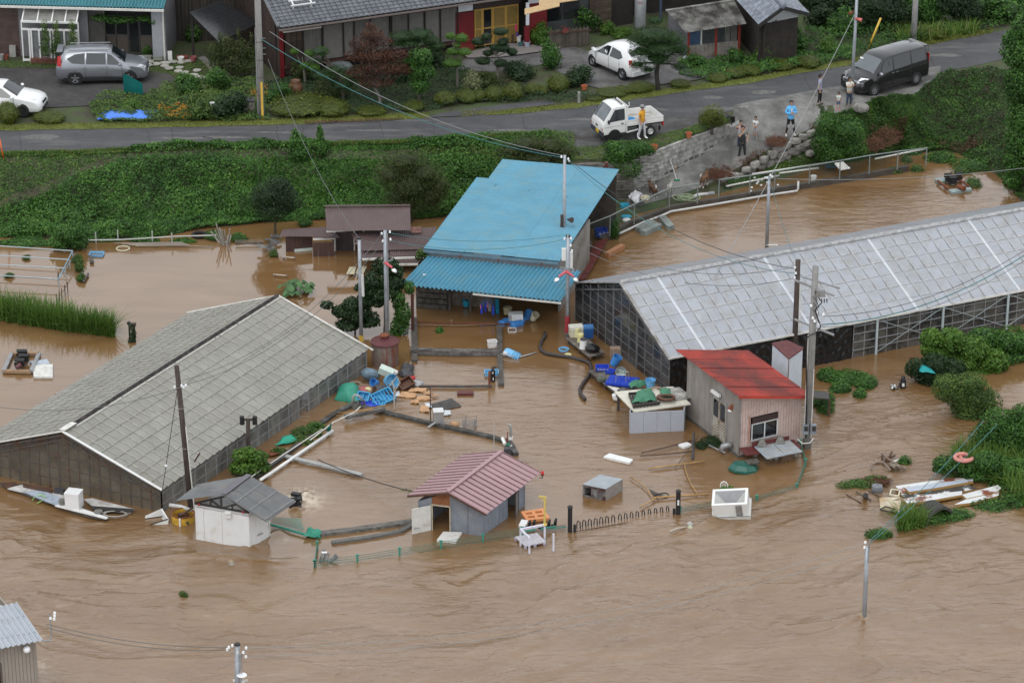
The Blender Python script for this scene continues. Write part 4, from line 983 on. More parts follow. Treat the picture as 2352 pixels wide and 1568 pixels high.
def bZ():
 g=TH('house','long farmhouse with dark grey tiled roof, red panels and curtained veranda windows, top centre','',P(1000,120,GZ))
 W,u=IML((651,177),(1192,98),GZ);n=Vc((u.y,-u.x,0));bJ=-n
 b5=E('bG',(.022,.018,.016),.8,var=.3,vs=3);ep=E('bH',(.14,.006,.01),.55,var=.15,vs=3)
 dO=E('bI',(.17,.16,.15),.85,var=.12,vs=4);wbl=E('bJ',(.02,.015,.013),.6)
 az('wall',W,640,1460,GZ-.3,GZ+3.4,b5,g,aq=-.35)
 o=az('lattice_door',W,657,698,GZ+.1,GZ+2.35,E('bK',(.085,.06,.045),.8,var=.2),g)
 mb=MB()
 a,b=W(659)+n*.02,W(696)+n*.02
 for k in rg(16):z=GZ+.25+k*.1;mb.ba((a.x,a.y,z),(b.x,b.y,z),.02,.03)
 for t in(0,.33,.66,1):p=a.lerp(b,t);mb.ba((p.x,p.y,GZ+.15),(p.x,p.y,GZ+2.3),.04,.03)
 OB('lattice',mb,wbl,o)
 aZ=T_('700 739 745 789 791 813 816 850 853 895 902 937 940 974 978 1010 1013 1049')
 for i,(x0,x1)in en(aZ):
  f=az('window',W,x0-1.5,x1+1.5,GZ+.55,GZ+2.45,wbl,g,aq=-.04)
  a,b=W(x0),W(x1);mb=MB();eN=i in(0,3,5,8)
  def F(s,t,a=a,b=b,eN=eN):
   p=a.lerp(b,s)+n*(.015+(.03*sN(s*50+sN(s*9)*2)if eN else .003*sN(s*30)));return Vc((p.x,p.y,GZ+.62+1.76*t))
  mb.gd(F,28,1);OB('curtain',mb,dO,f,Q=1)
 mb=MB()
 for x in(698,741,790,814.5,851.5,898,938.5,976,1011.5,1051):p=W(x)+n*.04;mb.ba((p.x,p.y,GZ),(p.x,p.y,GZ+2.5),.09 if x!=898 else .2,.08)
 OB('veranda_post',mb,wbl,g)
 az('sill_beam',W,652,1054,GZ+.42,GZ+.55,E('bL',(.06,.025,.02),.7,var=.3),g,aq=.08,t=.15)
 az('lintel',W,645,1054,GZ+2.5,GZ+2.75,ep,g,aq=.02,t=.1);az('underfloor',W,652,1054,GZ-.2,GZ+.42,b5,g,aq=-.3)
 az('red_post',W,644,653,GZ-.2,GZ+2.6,ep,g,aq=.06)
 o=az('red_panel',W,1047,1088,GZ+.35,GZ+2.05,ep,g,aq=.05);az('red_panel',W,1047,1088,GZ+.0,GZ+.34,E('bM',(.17,.02,.015),.6,var=.2),g,aq=.07)
 az('plaster_panel',W,1049,1086,GZ+2.1,GZ+2.62,E('a',(.62,.64,.68),.7,var=.05),g,aq=.05)
 gold=E('bN',(.42,.25,.055),.5,var=.12,vs=4);mesh_=E('bO',(.2,.13,.03),.7,var=.15)
 for x0,x1,scr in((1090,1108,0),(1108,1131,1),(1131,1161,0),(1161,1190,0)):
  f=az('sliding_door',W,x0,x1,GZ+.12,GZ+2.1,gold,g,aq=.02+.03*(x0%2))
  for z0,z1 in((.2,1.),(1.08,2.02)):az('screen',W,x0+3,x1-3,GZ+z0,GZ+z1,mesh_ if not scr else GLD,f,aq=.04+.03*(x0%2),t=.01)
 az('dark_transom',W,1089,1196,GZ+2.12,GZ+2.5,E('p',(.045,.03,.025),.7),g,aq=.03)
 az('plaster_panel',W,1192,1199,GZ+1.2,GZ+2.4,E('a'),g,aq=.9);az('red_panel',W,1188,1200,GZ,GZ+1.15,ep,g,aq=.9)
 az('red_panel',W,1200,1246,GZ,GZ+2.2,ep,g,aq=.55);az('plaster_panel',W,1204,1244,GZ+2.2,GZ+2.7,E('a'),g,aq=.55)
 az('wall',W,1246,1352,GZ,GZ+2.6,E('bP',(.065,.07,.072),.4,var=.3,vs=2),g,aq=.0)
 for x0,x1 in((1252,1290),(1294,1330)):az('window',W,x0,x1,GZ+.9,GZ+2.3,GLD,g,aq=.03,t=.02)
 for k in rg(18):az('clapboard',W,1352,1402,GZ-.1+.16*k,GZ+.05+.16*k,E('bQ',(.07,.05,.035),.8,var=.3,ap=.2),g,aq=.1 if k%2 else .08)
 for p0,p1 in(((1205,22),(1285,3)),((1238,2),(1330,-12))):
  a=P(*p0,GZ+2.75);b=P(*p1,GZ+2.75);OB('reed_awning',MB().pr([a,b,b+V3(0,-.45,-.14),a+V3(0,-.45,-.14)],(0,0,.03)),E('bR',(.45,.31,.16),.8,var=.3,vs=12),g)
 a=W(645);L=6.5
 for k in rg(22):
  p,q=a+bJ*(L*k/22),a+bJ*(L*(k+.93)/22);h=3.2+1.9*min(1,(k/22)*1.1);OB('wall_board',MB().wl(p,q,GZ-.2,GZ+h,u*-.04),E('bS',(.035,.022,.017),.85,var=.3,ap=.25),g)
 ov=1.0;e=W(628)+n*ov;ze=VZ(e,66);R0=Vc((e.x,e.y,ze));sl=bJ*1.0+Zv(.45);dh=sl.normalized()
 tw,th=.285,.25;nx=61;ny=20;bW=u.cross(dh).normalized()
 if bW.z<0:bW=-bW
 mb=MB();a=R0+u*(tw*nx);mb.pr([R0,a,a+dh*(th*ny),R0+dh*(th*ny)],-bW*.06);OB('roof_deck',mb,b5,g)
 cg=E('bT',(.105,.112,.125),.42,var=.2,vs=5,ap=.18,ab=(.16,.165,.17),ds=2,dt=.63)
 tb=MB();k=5
 cq=[(i/k,.03*sN(PI*min(1,(i/k)*1.35))-.018*(i/k>.8))for i in rg(k+1)]
 for(x,z)in cq:tb.v+=[(x*tw,0,z+.045),(x*tw,th*1.12,z+.012)]
 tb.f=[(2*i,2*i+2,2*i+3,2*i+1)for i in rg(k)]
 o_=len(tb.v)
 for(x,z)in cq:tb.v.append((x*tw,0,z+.005))
 tb.f+=[(o_+i,o_+i+1,2*i+2,2*i)for i in rg(k)]
 me=c9.new('tile');me.from_pydata(tb.v,[],tb.f);me.materials.append(cg);M=cQ(u,dh)
 if M.col[2].z<0:M=cQ(u,dh)
 cells=[(i,j)for j in rg(ny)for i in rg(nx)]
 d3,dW=[],[]
 for(i,j)in cells:
  p=R0+u*(tw*i)+dh*(th*j);x,y=eG(p)
  if-30<x<2380 and y>-14 and len(d3)<300:d3.append(p)
  else:dW.append(p)
 for p in d3:PPA('roof_tile',me,None,g,p,M)
 mb=MB();V=np.array(tb.v);MM=np.array(M)
 vs=np.concatenate([(V@MM.T)+np.array(p)for p in dW]);fs=[tuple(x+len(V)*i for x in f)for i in rg(len(dW))for f in tb.f]
 mb.v=[tuple(v)for v in vs];mb.f=fs;OB('roof_tile',mb,cg,g)['kind']='stuff'
 OB('verge_tiles',MB().tu([R0+Zv(.08)+dh*(th*j*.5)+Zv(.02*(j%2))for j in rg(40)],.09,6),cg,g)
 mb=MB();a=R0+n*.06-Zv(.06)+u*1.6;mb.ba(R0+n*.06-Zv(.08),R0+u*(tw*nx)+n*.06-Zv(.08),.1,.07);OB('gutter',mb,E('bU',(.16,.13,.12),.5,var=.1),g)
 mb=MB();a=R0+u*.2-Zv(.2);mb.ba(a+bJ*.1,a+u*2.0+bJ*.1,.5,.04);OB('eave_board',mb,E('bV',(.25,.23,.21),.6),g)
 b=R0+u*1.15+dh*1.15+bW*.3;mb=MB()
 for s in(0,.95):mb.ba(b+u*s,b+u*s+dh*1.6,.06,.06);mb.ba(b+u*s-bW*.25,b+u*s+bW*.05,.05,.05)
 for t in(0,.35,1.5):mb.ba(b+dh*t-u*.15,b+dh*t+u*1.15,.06,.06)
 aj('roof_heater_stand',mb,c6,'white steel heater stand standing on dark tiled farmhouse roof','stand')
 return W,u,n,g
def eG(p):
 v=Vc(p)-dQ;d=v.dot(FW);return 1176+db*v.x/d,784-db*v.dot(UP)/d
HM_W,HM_u,HM_n,HM=bZ()
def c5():
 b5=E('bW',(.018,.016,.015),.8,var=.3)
 g=TH('storehouse','dark wooden storehouse in shade behind black canopy between two houses','',P(480,60,GZ))
 W,u=IML((384,95),(640,92),GZ)
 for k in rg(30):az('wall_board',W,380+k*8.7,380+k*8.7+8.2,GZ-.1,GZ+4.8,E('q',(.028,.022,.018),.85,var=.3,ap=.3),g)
 mb=MB();a,b=W(380),W(640);q=[V3(a.x,a.y-.6,GZ+4.7),V3(b.x,b.y-.6,GZ+4.7),V3(b.x,b.y+4,GZ+6.2),V3(a.x,a.y+4,GZ+6.2)];mb.corr(q,30,.03,bi=4);OB('roof',mb,E('r',(.07,.075,.08),.5),g)
 c=TH('canopy','shiny black metal canopy sloping on posts beside storehouse','',P(515,100,GZ))
 q=[P(435,30,5.),P(505,3,5.),P(599,54,4.2),P(503,98,4.2)];n=9
 q2=[q[0],q[3],q[2],q[1]]
 for i in rg(n):
  a,b=q[0].lerp(q[3],i/n),q[0].lerp(q[3],(i+.96)/n);c2,d=q[1].lerp(q[2],i/n),q[1].lerp(q[2],(i+.96)/n)
  OB('roof_panel',MB().pr([a,b,d,c2],(0,0,.03)),E('bX',(.05,.052,.056),.16,.5,var=.15,vs=3,aE=.9),c)
 for p in(q[0],q[3],q[2]):
  OB('post',MB().ba((p.x+.1,p.y+.15,GZ-.1),(p.x+.1,p.y+.15,p.z-.02),.12,.12),E('bY',(.015,.013,.012),.6),c)
 g=TH('garden_shed','small shed with mossy rusted corrugated roof and red framed dusty windows','shed',P(1630,130,GZ))
 z1,z2=GZ+2.35,GZ+1.75
 a,b,c_,d=P(1530,26,z1),P(1686,2,z1),P(1714,55,z2),P(1574,76,z2)
 for i in rg(5):
  t0,t1=i/5,(i+1)/5;OB('roof_sheet',MB().corr([a.lerp(b,t0),a.lerp(b,t1),d.lerp(c_,t1),d.lerp(c_,t0)],9,.028,bi=6,nl=2),E('s',(.21,.205,.19),.8,var=.3,vs=3,ab=(.035,.032,.028),ds=1.3,dt=.47,dw=.1,ap=.1),g)
 OB('ridge_cap',MB().ba(a+Zv(.03),b+Zv(.03),.18,.06),E('s'),g)
 W,u=IML((1578,136),(1695,124),GZ);n=Vc((u.y,-u.x,0))
 for k in rg(12):az('wall_board',W,1578+9.75*k,1578+9.75*(k+.95),GZ-.1,GZ+.7,E('t',(.24,.225,.2),.85,var=.35,vs=4,ap=.15,ab=(.1,.06,.04),ds=2,dt=.58),g)
 for x in(1578,1641,1694):az('red_post',W,x,x+5,GZ,GZ+1.8,E('bZ',(.25,.03,.02),.7,var=.2),g,aq=.03)
 az('white_post',W,1608,1611,GZ+.7,GZ+1.75,be,g,aq=.03)
 for x0,x1,m in((1584,1607,E('ca',(.05,.09,.16),.3,var=.3)),(1612,1640,E('u',(.05,.055,.06),.3,var=.4,vs=3)),(1647,1664,E('u')),(1666,1676,E('v',(.13,.125,.12),.4,var=.2)),(1678,1691,E('v'))):
  az('window',W,x0,x1,GZ+.72,GZ+1.7,m,g,t=.03)
 mb=MB();p=W(1578);q=p+V3(-.9,1.8,0);QW(mb,q,p,GZ,GZ+1.9,.05);OB('side_wall',mb,E('cb',(.12,.12,.13),.8,var=.2),g)
 mb=MB();p=W(1698);q=p+V3(-.5,2.2,0);QW(mb,p,q,GZ,GZ+1.9,.05);OB('side_wall',mb,b5,g)
 g=TH('house','small house with blue grey tiled roof and white gable facing road','',P(1800,70,GZ))
 RT=P(1799,17,GZ+3.3);LE=P(1743,58,GZ+2.3);RE=P(1857,32,GZ+2.3);bk=V3(-.62,.78,0).normalized()
 bk=(P(1668,-26,GZ+2.3)-LE);bk.z=0;bk.normalize();L=6
 tw,th=.27,.24;tm=E('cc',(.2,.225,.27),.4,var=.3,vs=6,ap=.35,ab=(.1,.11,.13),ds=3,dt=.55)
 for(e,cnt)in((LE,0),(RE,1)):
  sl=(RT-e);sn=sl.normalized();U=bk if cnt==0 else bk;bW=U.cross(sn).normalized()
  if bW.z<0:bW=-bW
  OB('roof_deck',MB().pr([e,e+bk*L,RT+bk*L,RT],-bW*.05),b5,g)
  ni,nj=int(L/tw),max(2,int(sl.length/th));k=4;d3=[];dW=[]
  ag=T_('0 .015 .3 .05 .6 .045 .85 .005 1 .015')
  M=cQ(U,sn)
  s=1 if M.col[2].z>0 else-1
  vs=[]
  for x,z in ag:vs+=[(x*tw,0,s*(z+.035)),(x*tw,th*1.1,s*(z+.01))]
  me=c9.new('tile');me.from_pydata(vs+[(x*tw,0,s*.0)for x,z in ag],[],[(2*i,2*i+2,2*i+3,2*i+1)for i in rg(4)]+[(10+i,11+i,2*i+2,2*i)for i in rg(4)]);me.materials.append(tm)
  for j in rg(nj):
   for i in rg(ni):
    p=e+U*(tw*i)+sn*(th*j)
    if eG(p)[1]>-8 and eG(p)[1]<90:PPA('roof_tile',me,None,g,p,M)
 OB('ridge_tiles',MB().tu([RT+bk*(L*i/20)+Zv(.1)for i in rg(21)],[.13+.03*(i%2)for i in rg(21)],8),tm,g)
 OB('ridge_end_tile',MB().bl(RT+V3(0,-.05,.12),(.16,.12,.2),8,6),tm,g)
 mb=MB()
 for e in(LE,RE):mb.ba(e+V3(0,.0,-.06),RT+Zv(-.06),.1,.16)
 OB('barge_board',mb,b5,g)
 fb=bk*.45;l2,r2,t2=LE.lerp(RT,.12)+fb,RE.lerp(RT,.3)+fb,RT+fb-Zv(.2)
 OB('white_gable',MB().pr([V3(l2.x,l2.y,LE.z-.12),V3(r2.x,r2.y,LE.z-.12),V3(r2.x,r2.y,r2.z-.05),t2,V3(l2.x,l2.y,l2.z-.05)],bk*.05),E('a'),g)
 OB('wall',MB().pr([V3(l2.x,l2.y,GZ-.1),V3(r2.x,r2.y,GZ-.1),V3(r2.x,r2.y,LE.z-.13),V3(l2.x,l2.y,LE.z-.13)],bk*.05),E('w',(.03,.024,.02),.9,var=.4),g)
 w0=V3(LE.x+.3,LE.y+.3,0);OB('side_wall',MB().pr([V3(w0.x,w0.y,GZ-.1),V3((w0+bk*5).x,(w0+bk*5).y,GZ-.1),V3((w0+bk*5).x,(w0+bk*5).y,LE.z),V3(w0.x,w0.y,LE.z)],V3(.05,0,0)),E('w'),g)
 mb=MB()
 for dx in(.35,.75):
  p=V3(l2.x+dx,l2.y-.05,LE.z+.02);mb.bo(p,(.16,.02,.06),bA=MR(.6,3,'Y'));mb.bo(p+V3(.08,0,.08),(.12,.02,.05),bA=MR(-.7,3,'Y'))
 OB('gable_ornament',mb,b5,g)
 g=TH('outbuilding','dark open outbuilding with blue post behind white hatchback','',P(1480,60,GZ))
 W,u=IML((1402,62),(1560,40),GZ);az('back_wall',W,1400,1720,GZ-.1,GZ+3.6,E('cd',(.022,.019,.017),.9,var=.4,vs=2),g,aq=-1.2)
 az('blue_post',W,1511,1516,GZ,GZ+3.2,E('ce',(.05,.07,.12),.6),g,aq=.2)
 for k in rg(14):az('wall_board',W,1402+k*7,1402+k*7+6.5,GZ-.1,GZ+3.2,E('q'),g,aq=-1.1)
 mb=MB();a,b=W(1400),W(1700);mb.pr([V3(a.x,a.y-.3,GZ+3.3),V3(b.x,b.y-.3,GZ+3.3),V3(b.x,b.y+4,GZ+3.9),V3(a.x,a.y+4,GZ+3.9)],(0,0,.1));OB('roof',mb,E('r'),g)
 mb=MB();p=P(1470,66,GZ);mb.la(T_('.0 0 .27 0 .3 .12 .3 1.9 .2 2.0 0 2.05'),p,16);t=aj('gas_tank',mb,E('cf',(.27,.28,.29),.4,.2,var=.15),'tall grey gas cylinder with red lettering beside dark outbuilding','',Q=1)
 tx=dS('LPG',.16,E('cg',(.35,.05,.04),.6),t,(p.x-.17,p.y-.31,GZ+1.45));
def dS(s,size,m,ac,dv,rz=0,rx=90,ext=.003):
 cu=bpy.data.curves.new('lettering','FONT');cu.body=s;cu.size=size;cu.extrude=ext;cu.align_x='LEFT';cu.resolution_u=2
 o=BO.new('lettering',cu);ew.objects.link(o);bpy.context.view_layer.update()
 me=c9.new_from_object(o.evaluated_get(bpy.context.evaluated_depsgraph_get()));BO.remove(o);bpy.data.curves.remove(cu)
 me.materials.clear();q=a8('lettering',me,m,ac);q.location=Vc(dv)-(eR(ac)if ac is not None else Vc());q.rotation_euler=(R(rx),0,rz);return q
c5()
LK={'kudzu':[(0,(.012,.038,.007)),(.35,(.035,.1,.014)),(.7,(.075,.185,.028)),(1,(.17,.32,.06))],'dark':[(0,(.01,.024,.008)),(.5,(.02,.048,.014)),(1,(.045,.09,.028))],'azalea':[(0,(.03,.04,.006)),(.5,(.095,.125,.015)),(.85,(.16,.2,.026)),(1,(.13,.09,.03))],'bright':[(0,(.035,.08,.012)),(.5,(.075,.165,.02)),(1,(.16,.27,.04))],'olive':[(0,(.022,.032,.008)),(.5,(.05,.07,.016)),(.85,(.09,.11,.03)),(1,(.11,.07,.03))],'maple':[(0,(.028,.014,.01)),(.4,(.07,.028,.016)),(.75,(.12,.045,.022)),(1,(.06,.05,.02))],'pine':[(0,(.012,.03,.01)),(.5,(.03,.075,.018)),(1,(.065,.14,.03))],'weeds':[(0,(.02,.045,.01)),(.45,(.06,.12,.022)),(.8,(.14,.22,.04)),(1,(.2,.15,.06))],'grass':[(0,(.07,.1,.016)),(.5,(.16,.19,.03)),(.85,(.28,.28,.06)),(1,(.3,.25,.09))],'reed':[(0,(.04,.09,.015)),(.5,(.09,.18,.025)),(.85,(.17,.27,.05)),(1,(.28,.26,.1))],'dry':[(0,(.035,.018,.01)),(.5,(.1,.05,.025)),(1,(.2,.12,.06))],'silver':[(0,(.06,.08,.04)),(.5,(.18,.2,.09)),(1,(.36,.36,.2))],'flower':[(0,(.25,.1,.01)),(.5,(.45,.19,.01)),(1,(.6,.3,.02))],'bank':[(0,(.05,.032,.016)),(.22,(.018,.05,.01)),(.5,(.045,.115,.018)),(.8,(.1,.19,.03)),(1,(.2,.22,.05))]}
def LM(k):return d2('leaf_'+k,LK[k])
def PP(b,x,y):
 """point of the upright plane through b (facing the viewer) seen at picture x,y"""
 v=FW+Vc((1,0,0))*((x-1176)/db)+UP*(-(y-784)/db);t=(b[1]-dQ.y)/v.y;return dQ+v*t
def mpp(b):return(Vc(b)-dQ).dot(FW)/db
def cloud(aU,n,shell=.72):
 """random points in a set of ellipsoid lobes, most of them near the skin; returns points, normals, height share"""
 vol=np.array([r[0]*r[1]*r[2]for c,r in aU])**.67;vol/=vol.sum();idx=cT.choice(len(aU),n,p=vol)
 C=np.array([tuple(c)for c,r in aU])[idx];Rr=np.array([tuple(r)for c,r in aU])[idx]
 d=cT.normal(0,1,(n,3));d/=np.linalg.norm(d,axis=1,keepdims=True);k=np.where(cT.random(n)<shell,cT.uniform(.82,1.05,n),cT.uniform(.3,.85,n))[:,None]
 aC=1+.22*aQ(d[:,0]*2.5+C[:,0],d[:,1]*2.5+d[:,2]*2+C[:,2],5,2)[:,None]
 return C+d*Rr*k*aC,d/Rr*Rr.mean(1,keepdims=True),d[:,2]
def LFY(name,aU,n,size,m,ac,aa=1.8,aY=True,cs=.72,eD=.25,ah=1.4,cK=False,jit=.9):
 af,nr,h=cloud(aU,n);s=cT.integers(0,999)
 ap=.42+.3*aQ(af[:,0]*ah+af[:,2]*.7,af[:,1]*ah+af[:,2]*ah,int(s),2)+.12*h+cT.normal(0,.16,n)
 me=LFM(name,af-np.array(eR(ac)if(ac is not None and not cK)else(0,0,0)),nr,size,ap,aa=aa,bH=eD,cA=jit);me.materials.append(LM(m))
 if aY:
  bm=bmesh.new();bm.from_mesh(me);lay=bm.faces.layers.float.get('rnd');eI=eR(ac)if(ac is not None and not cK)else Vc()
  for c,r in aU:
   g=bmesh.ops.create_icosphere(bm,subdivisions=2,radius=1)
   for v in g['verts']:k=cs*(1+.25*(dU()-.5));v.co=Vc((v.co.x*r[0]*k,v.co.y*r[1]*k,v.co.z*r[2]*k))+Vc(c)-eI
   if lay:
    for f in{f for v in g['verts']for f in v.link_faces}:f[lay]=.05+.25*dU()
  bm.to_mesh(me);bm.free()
 return a8(name,me,None,ac)
def cm(aW,m,n,size,aU,**k):
 o=LFY(aW,aU,n,size,m,None,**k);me=o.data;BO.remove(o);return me
DOME=[((0,0,.42),(.5,.5,.5)),((.12,.1,.38),(.42,.4,.45)),((-.14,-.05,.36),(.4,.42,.42))]
by=[((0,0,.5),(.4,.4,.45)),((.25,.1,.35),(.3,.3,.35)),((-.25,-.1,.4),(.3,.3,.38)),((.05,-.2,.3),(.33,.3,.32)),((-.1,.15,.75),(.22,.22,.28))]
PM={}
for kd,er in(('azalea',DOME),('bright',by),('dark',by),('kudzu',by),('olive',by),('weeds',by),('silver',by),('pine',DOME),('dry',by)):
 PM[kd]=[cm('foliage',kd,{'azalea':2600,'pine':2200}.get(kd,1500),{'azalea':.052,'pine':.09}.get(kd,.085),er,ah=3,aa=4 if kd=='pine' else 1.7,jit=.6 if kd=='azalea' else 1.,cs=.85 if kd=='azalea' else .6)for _ in rg(2)]
def cV():
 mb=MB()
 for k in rg(5):
  a=2*PI*k/5;mb.tu([(0,0,0),(.08*cS(a),.08*sN(a),.2),(.22*cS(a),.22*sN(a),.5)],[.03,.022,.01],4)
 me=c9.new('stem');me.from_pydata(mb.v,[],mb.f);me.materials.append(E('x',(.06,.05,.04),.9,var=.3));return me
STEM=cV()
def SH(kd,x,y,w,h,K,ae,z=ZR,aD='shrub',name='shrub',dg=None):
 """x,y: picture point at the foot, w,h: size in picture units"""
 b=P(x,y,z);s=mpp(b);W=w*s;H=h*s/.93
 H=max(H-W*.38*.45,H*.55)
 r=BO.new(name,None);ew.objects.link(r);r.location=b+V3(0,W*.35,0);bQ(r,K,aD,ae)
 f=a8('foliage',random.choice(PM[kd]),None,r);f.scale=(W*1.02,W*.9,H*1.12);f.rotation_euler=(0,0,ru(0,6));f.scale=(W*.98,W*.95,H*1.1)
 t=a8('stem',STEM,None,r);t.scale=(W,W,H);return r
def TR(name,K,aD,ag,bu,n,size,m,ai=None,ae=None,aa=1.8,z=ZR,dy=0,tr=.09,aN=.8,d7=None,aY=True,cs=.6,shellcr=False):
 """crowns: picture ellipses (cx,cy,rx,ry[,depth offset m])"""
 b=P(ag[0],ag[1],z)+V3(0,dy,0);s=mpp(b);r=TH(name,K,aD,b,ae)
 er=[]
 for c in bu:
  p=PP(b,c[0],c[1]);eI=c[4]if len(c)>4 else 0;rx,rz=c[2]*s,c[3]*s/.95;er.append((p+V3(0,eI,0),(rx,rx*aN,rz)))
 LFY('crown',er,n,size,m,r,aa=aa,aY=aY,cs=cs)
 mb=MB();bk=d7 or E('x',(.06,.05,.04),.9,var=.3)
 top=PP(b,*(ai[-1]if ai else(bu[0][0],bu[0][1])))
 eH=[b-Zv(.2)]+([PP(b,x,y)for x,y in ai]if ai else[top]);k=len(eH)
 mb.tu(eH,[tr*(1-.6*i/(k-1))for i in rg(k)],7)
 st=eH[max(0,k//2)]
 for(c,rr)in er[:9]:mb.tu([st,st.lerp(Vc(c),.6)+Zv(.05),Vc(c)],[tr*.5,tr*.35,tr*.15],5)
 OB('trunk',mb,bk,r);return r
def gp(i,t):
 """point on ground sheet: fractional column i, row-coordinate t in the ROWS sense"""
 i0=np.clip(i.astype(int),0,GA.shape[0]-2);fi=(i-i0)[:,None];lo=np.clip(t.astype(int),0,12);cum=np.array(CUM);eE=np.array(SUB)
 j=cum[lo]+(t-lo)*eE[lo];j0=np.clip(j.astype(int),0,GA.shape[1]-2);fj=(j-j0)[:,None]
 a=GA[i0,j0]*(1-fj)+GA[i0,j0+1]*fj;b=GA[i0+1,j0]*(1-fj)+GA[i0+1,j0+1]*fj;return a*(1-fi)+b*fi
XSA=np.array(XS,float)
def ez(x0,x1,t0,t1,n,al=0):
 g=bC(al);x=g.uniform(x0,x1,n);i=np.interp(x,XSA,np.arange(len(XSA)));t=g.uniform(t0,t1,n);return gp(i,t),x,t
def dj(p):
 v=p-np.array(dQ);d=v@np.array(FW);return 1176+db*v[:,0]/d,784-db*(v@np.array(UP))/d
def aO(name,p,hgt,size,m,al,ag=.45,ah=.5,eD=.9,aa=1.5,K=None,ev=None):
 n=len(p);g=bC(al);h=(aQ(p[:,0]*ah,p[:,1]*ah*1.4,al,3)+.45).clip(0,1.3)*hgt
 q=p.copy();q[:,2]+=h*g.uniform(.55,1.05,n)+.03
 gx=(aQ((p[:,0]+.2)*ah,p[:,1]*ah*1.4,al,3)-aQ((p[:,0]-.2)*ah,p[:,1]*ah*1.4,al,3))*hgt/.4
 gy=(aQ(p[:,0]*ah,(p[:,1]+.2)*ah*1.4,al,3)-aQ(p[:,0]*ah,(p[:,1]-.2)*ah*1.4,al,3))*hgt/.4
 nr=np.stack([-gx,-gy-.3,np.ones(n)],1)
 ap=ag+.25*aQ(p[:,0]*.6,p[:,1]*.8,al+3,3)+.28*aQ(p[:,0]*2.,p[:,1]*2.4,al+4,2)+g.normal(0,.16,n)+(ev if ev is not None else 0)
 me=LFM(name,q,nr,size,ap,aa=aa,bH=0,cA=.8,dM=g);me.materials.append(LM(m));o=a8(name,me,None);bQ(o,K,None,None,'stuff');return o
def cJ(px,py):
 yl=np.interp(px,[-100,0,90,180,270,330],[530,474,440,400,368,356]);return np.abs(py-yl)<np.interp(px,[0,300],[13,10])
p,x,t=ez(-420,1320,1.9,6.95,125000,1);u_,v_=dj(p);thin=cJ(u_,v_)&(cT.random(len(p))<.86)
dG=(v_<np.interp(u_,[-100,0,90,180,270,330],[530,474,440,400,368,356]))&(u_<300)
keep=~thin&~(dG&(cT.random(len(p))<.45))&~((t>6.4)&(cT.random(len(p))<.5))&~((x>1120)&(t>5.9)&(cT.random(len(p))<.9))
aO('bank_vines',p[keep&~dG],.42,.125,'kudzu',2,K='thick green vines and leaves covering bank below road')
aO('bank_weeds',p[keep&dG],.12,.1,'bank',3,ag=.5,ah=1.2,K='low patchy weeds on upper left bank')
q,x,t=ez(-400,330,2,7,3500,4);u_,v_=dj(q);q=q[cJ(u_,v_)];aO('dry_litter',q,.05,.16,'dry',5,aa=6,K='dry brown stalks along bare track on bank')
p,x,t=ez(-420,1300,6.,7.,26000,6);aO('bank_top_grass',p,.1,.09,'weeds',7,ag=.62,ah=1.5,aa=3,K='short olive grass along lower edge of road')
p,x,t=ez(960,1320,3.5,6.9,20000,8);aO('bank_grass',p,.2,.11,'weeds',9,ag=.55,aa=2.5,K='yellow green grass on bank left of truck')
p,x,t=ez(1320,1676,5.98,6.45,9000,10);u_,v_=dj(p);aO('wall_top_grass',p[cT.random(len(p))<.8],.12,.09,'weeds',11,ag=.6,ah=1.6,aa=2.6,K='weedy grass along top of block wall')
p,x,t=ez(1890,2700,2.,5.95,60000,12);aO('right_bank_plants',p,.35,.11,'bank',13,ag=.36,ah=.9,K='tangled creepers and weeds on right bank below van')
p,x,t=ez(1650,2320,2.,4.2,9000,14);aO('dry_branches',p[(aQ(p[:,0]*.8,p[:,1]*.9,99,2)>.12)],.3,.22,'dry',15,aa=7,K='brown dead twigs heaped on right bank')
p,x,t=ez(1660,1890,2.2,3.,3500,16);aO('wall_foot_weeds',p,.2,.1,'weeds',17,ag=.4,K='weeds at foot of stone wall')
def eS(name,lo,hi,x0,x1,n,h,wd,m,al,K,aA=.6,z=ZR,rb=.5):
 g=bC(al);xs=g.uniform(x0,x1,n);t=g.uniform(0,1,n);ag=[]
 for x,s in zip(xs,t):
  y=aS(bN(x,lo,1),bN(x,hi,1),s);q=P(x,y,z);ag.append((q.x,q.y,q.z))
 ag=np.array(ag);me=eQ(name,ag,h,wd,rb+.3*aQ(ag[:,0]*.7,ag[:,1]*.9,al,3)+g.normal(0,.2,n),aA=aA,dM=g);me.materials.append(LM(m));o=a8(name,me,None);bQ(o,K,None,None,'stuff');return o
eS('verge_grass',aJ,[(x,y-2)for x,y in VH1],-400,985,16000,.1,.03,'grass',20,'short yellowing grass between road and left gardens',aA=.9)
eS('verge_grass',aJ,[(x,y-2)for x,y in VH2],1060,2280,14000,.1,.03,'grass',21,'short yellowing grass between road and right garden',aA=.9)
eS('road_edge_grass',bx,[(x,y+5)for x,y in bx],-400,1250,7000,.16,.035,'weeds',22,'grass tufts hanging over lower road edge',rb=.6)
eS('reeds',T_('-120 700 0 712 120 735 262 772'),T_('-120 738 0 745 120 765 262 782'),-120,262,5200,1.15,.05,'reed',23,'strip of tall green reeds standing in flood at far left',z=-.15,aA=.55)
eS('reeds',[(2225,1040),(2352,1030),(2500,1000)],T_('2225 1092 2300 1110 2352 1165 2500 1150'),2190,2480,4000,.75,.05,'reed',24,'tall reeds beside white panels at lower right',z=.1,aA=.7)
eS('reeds',[(2070,1185),(2120,1195)],[(2070,1222),(2120,1212)],2062,2122,420,.8,.05,'reed',25,'drooping reeds left of concrete arch',z=.05,aA=.8)
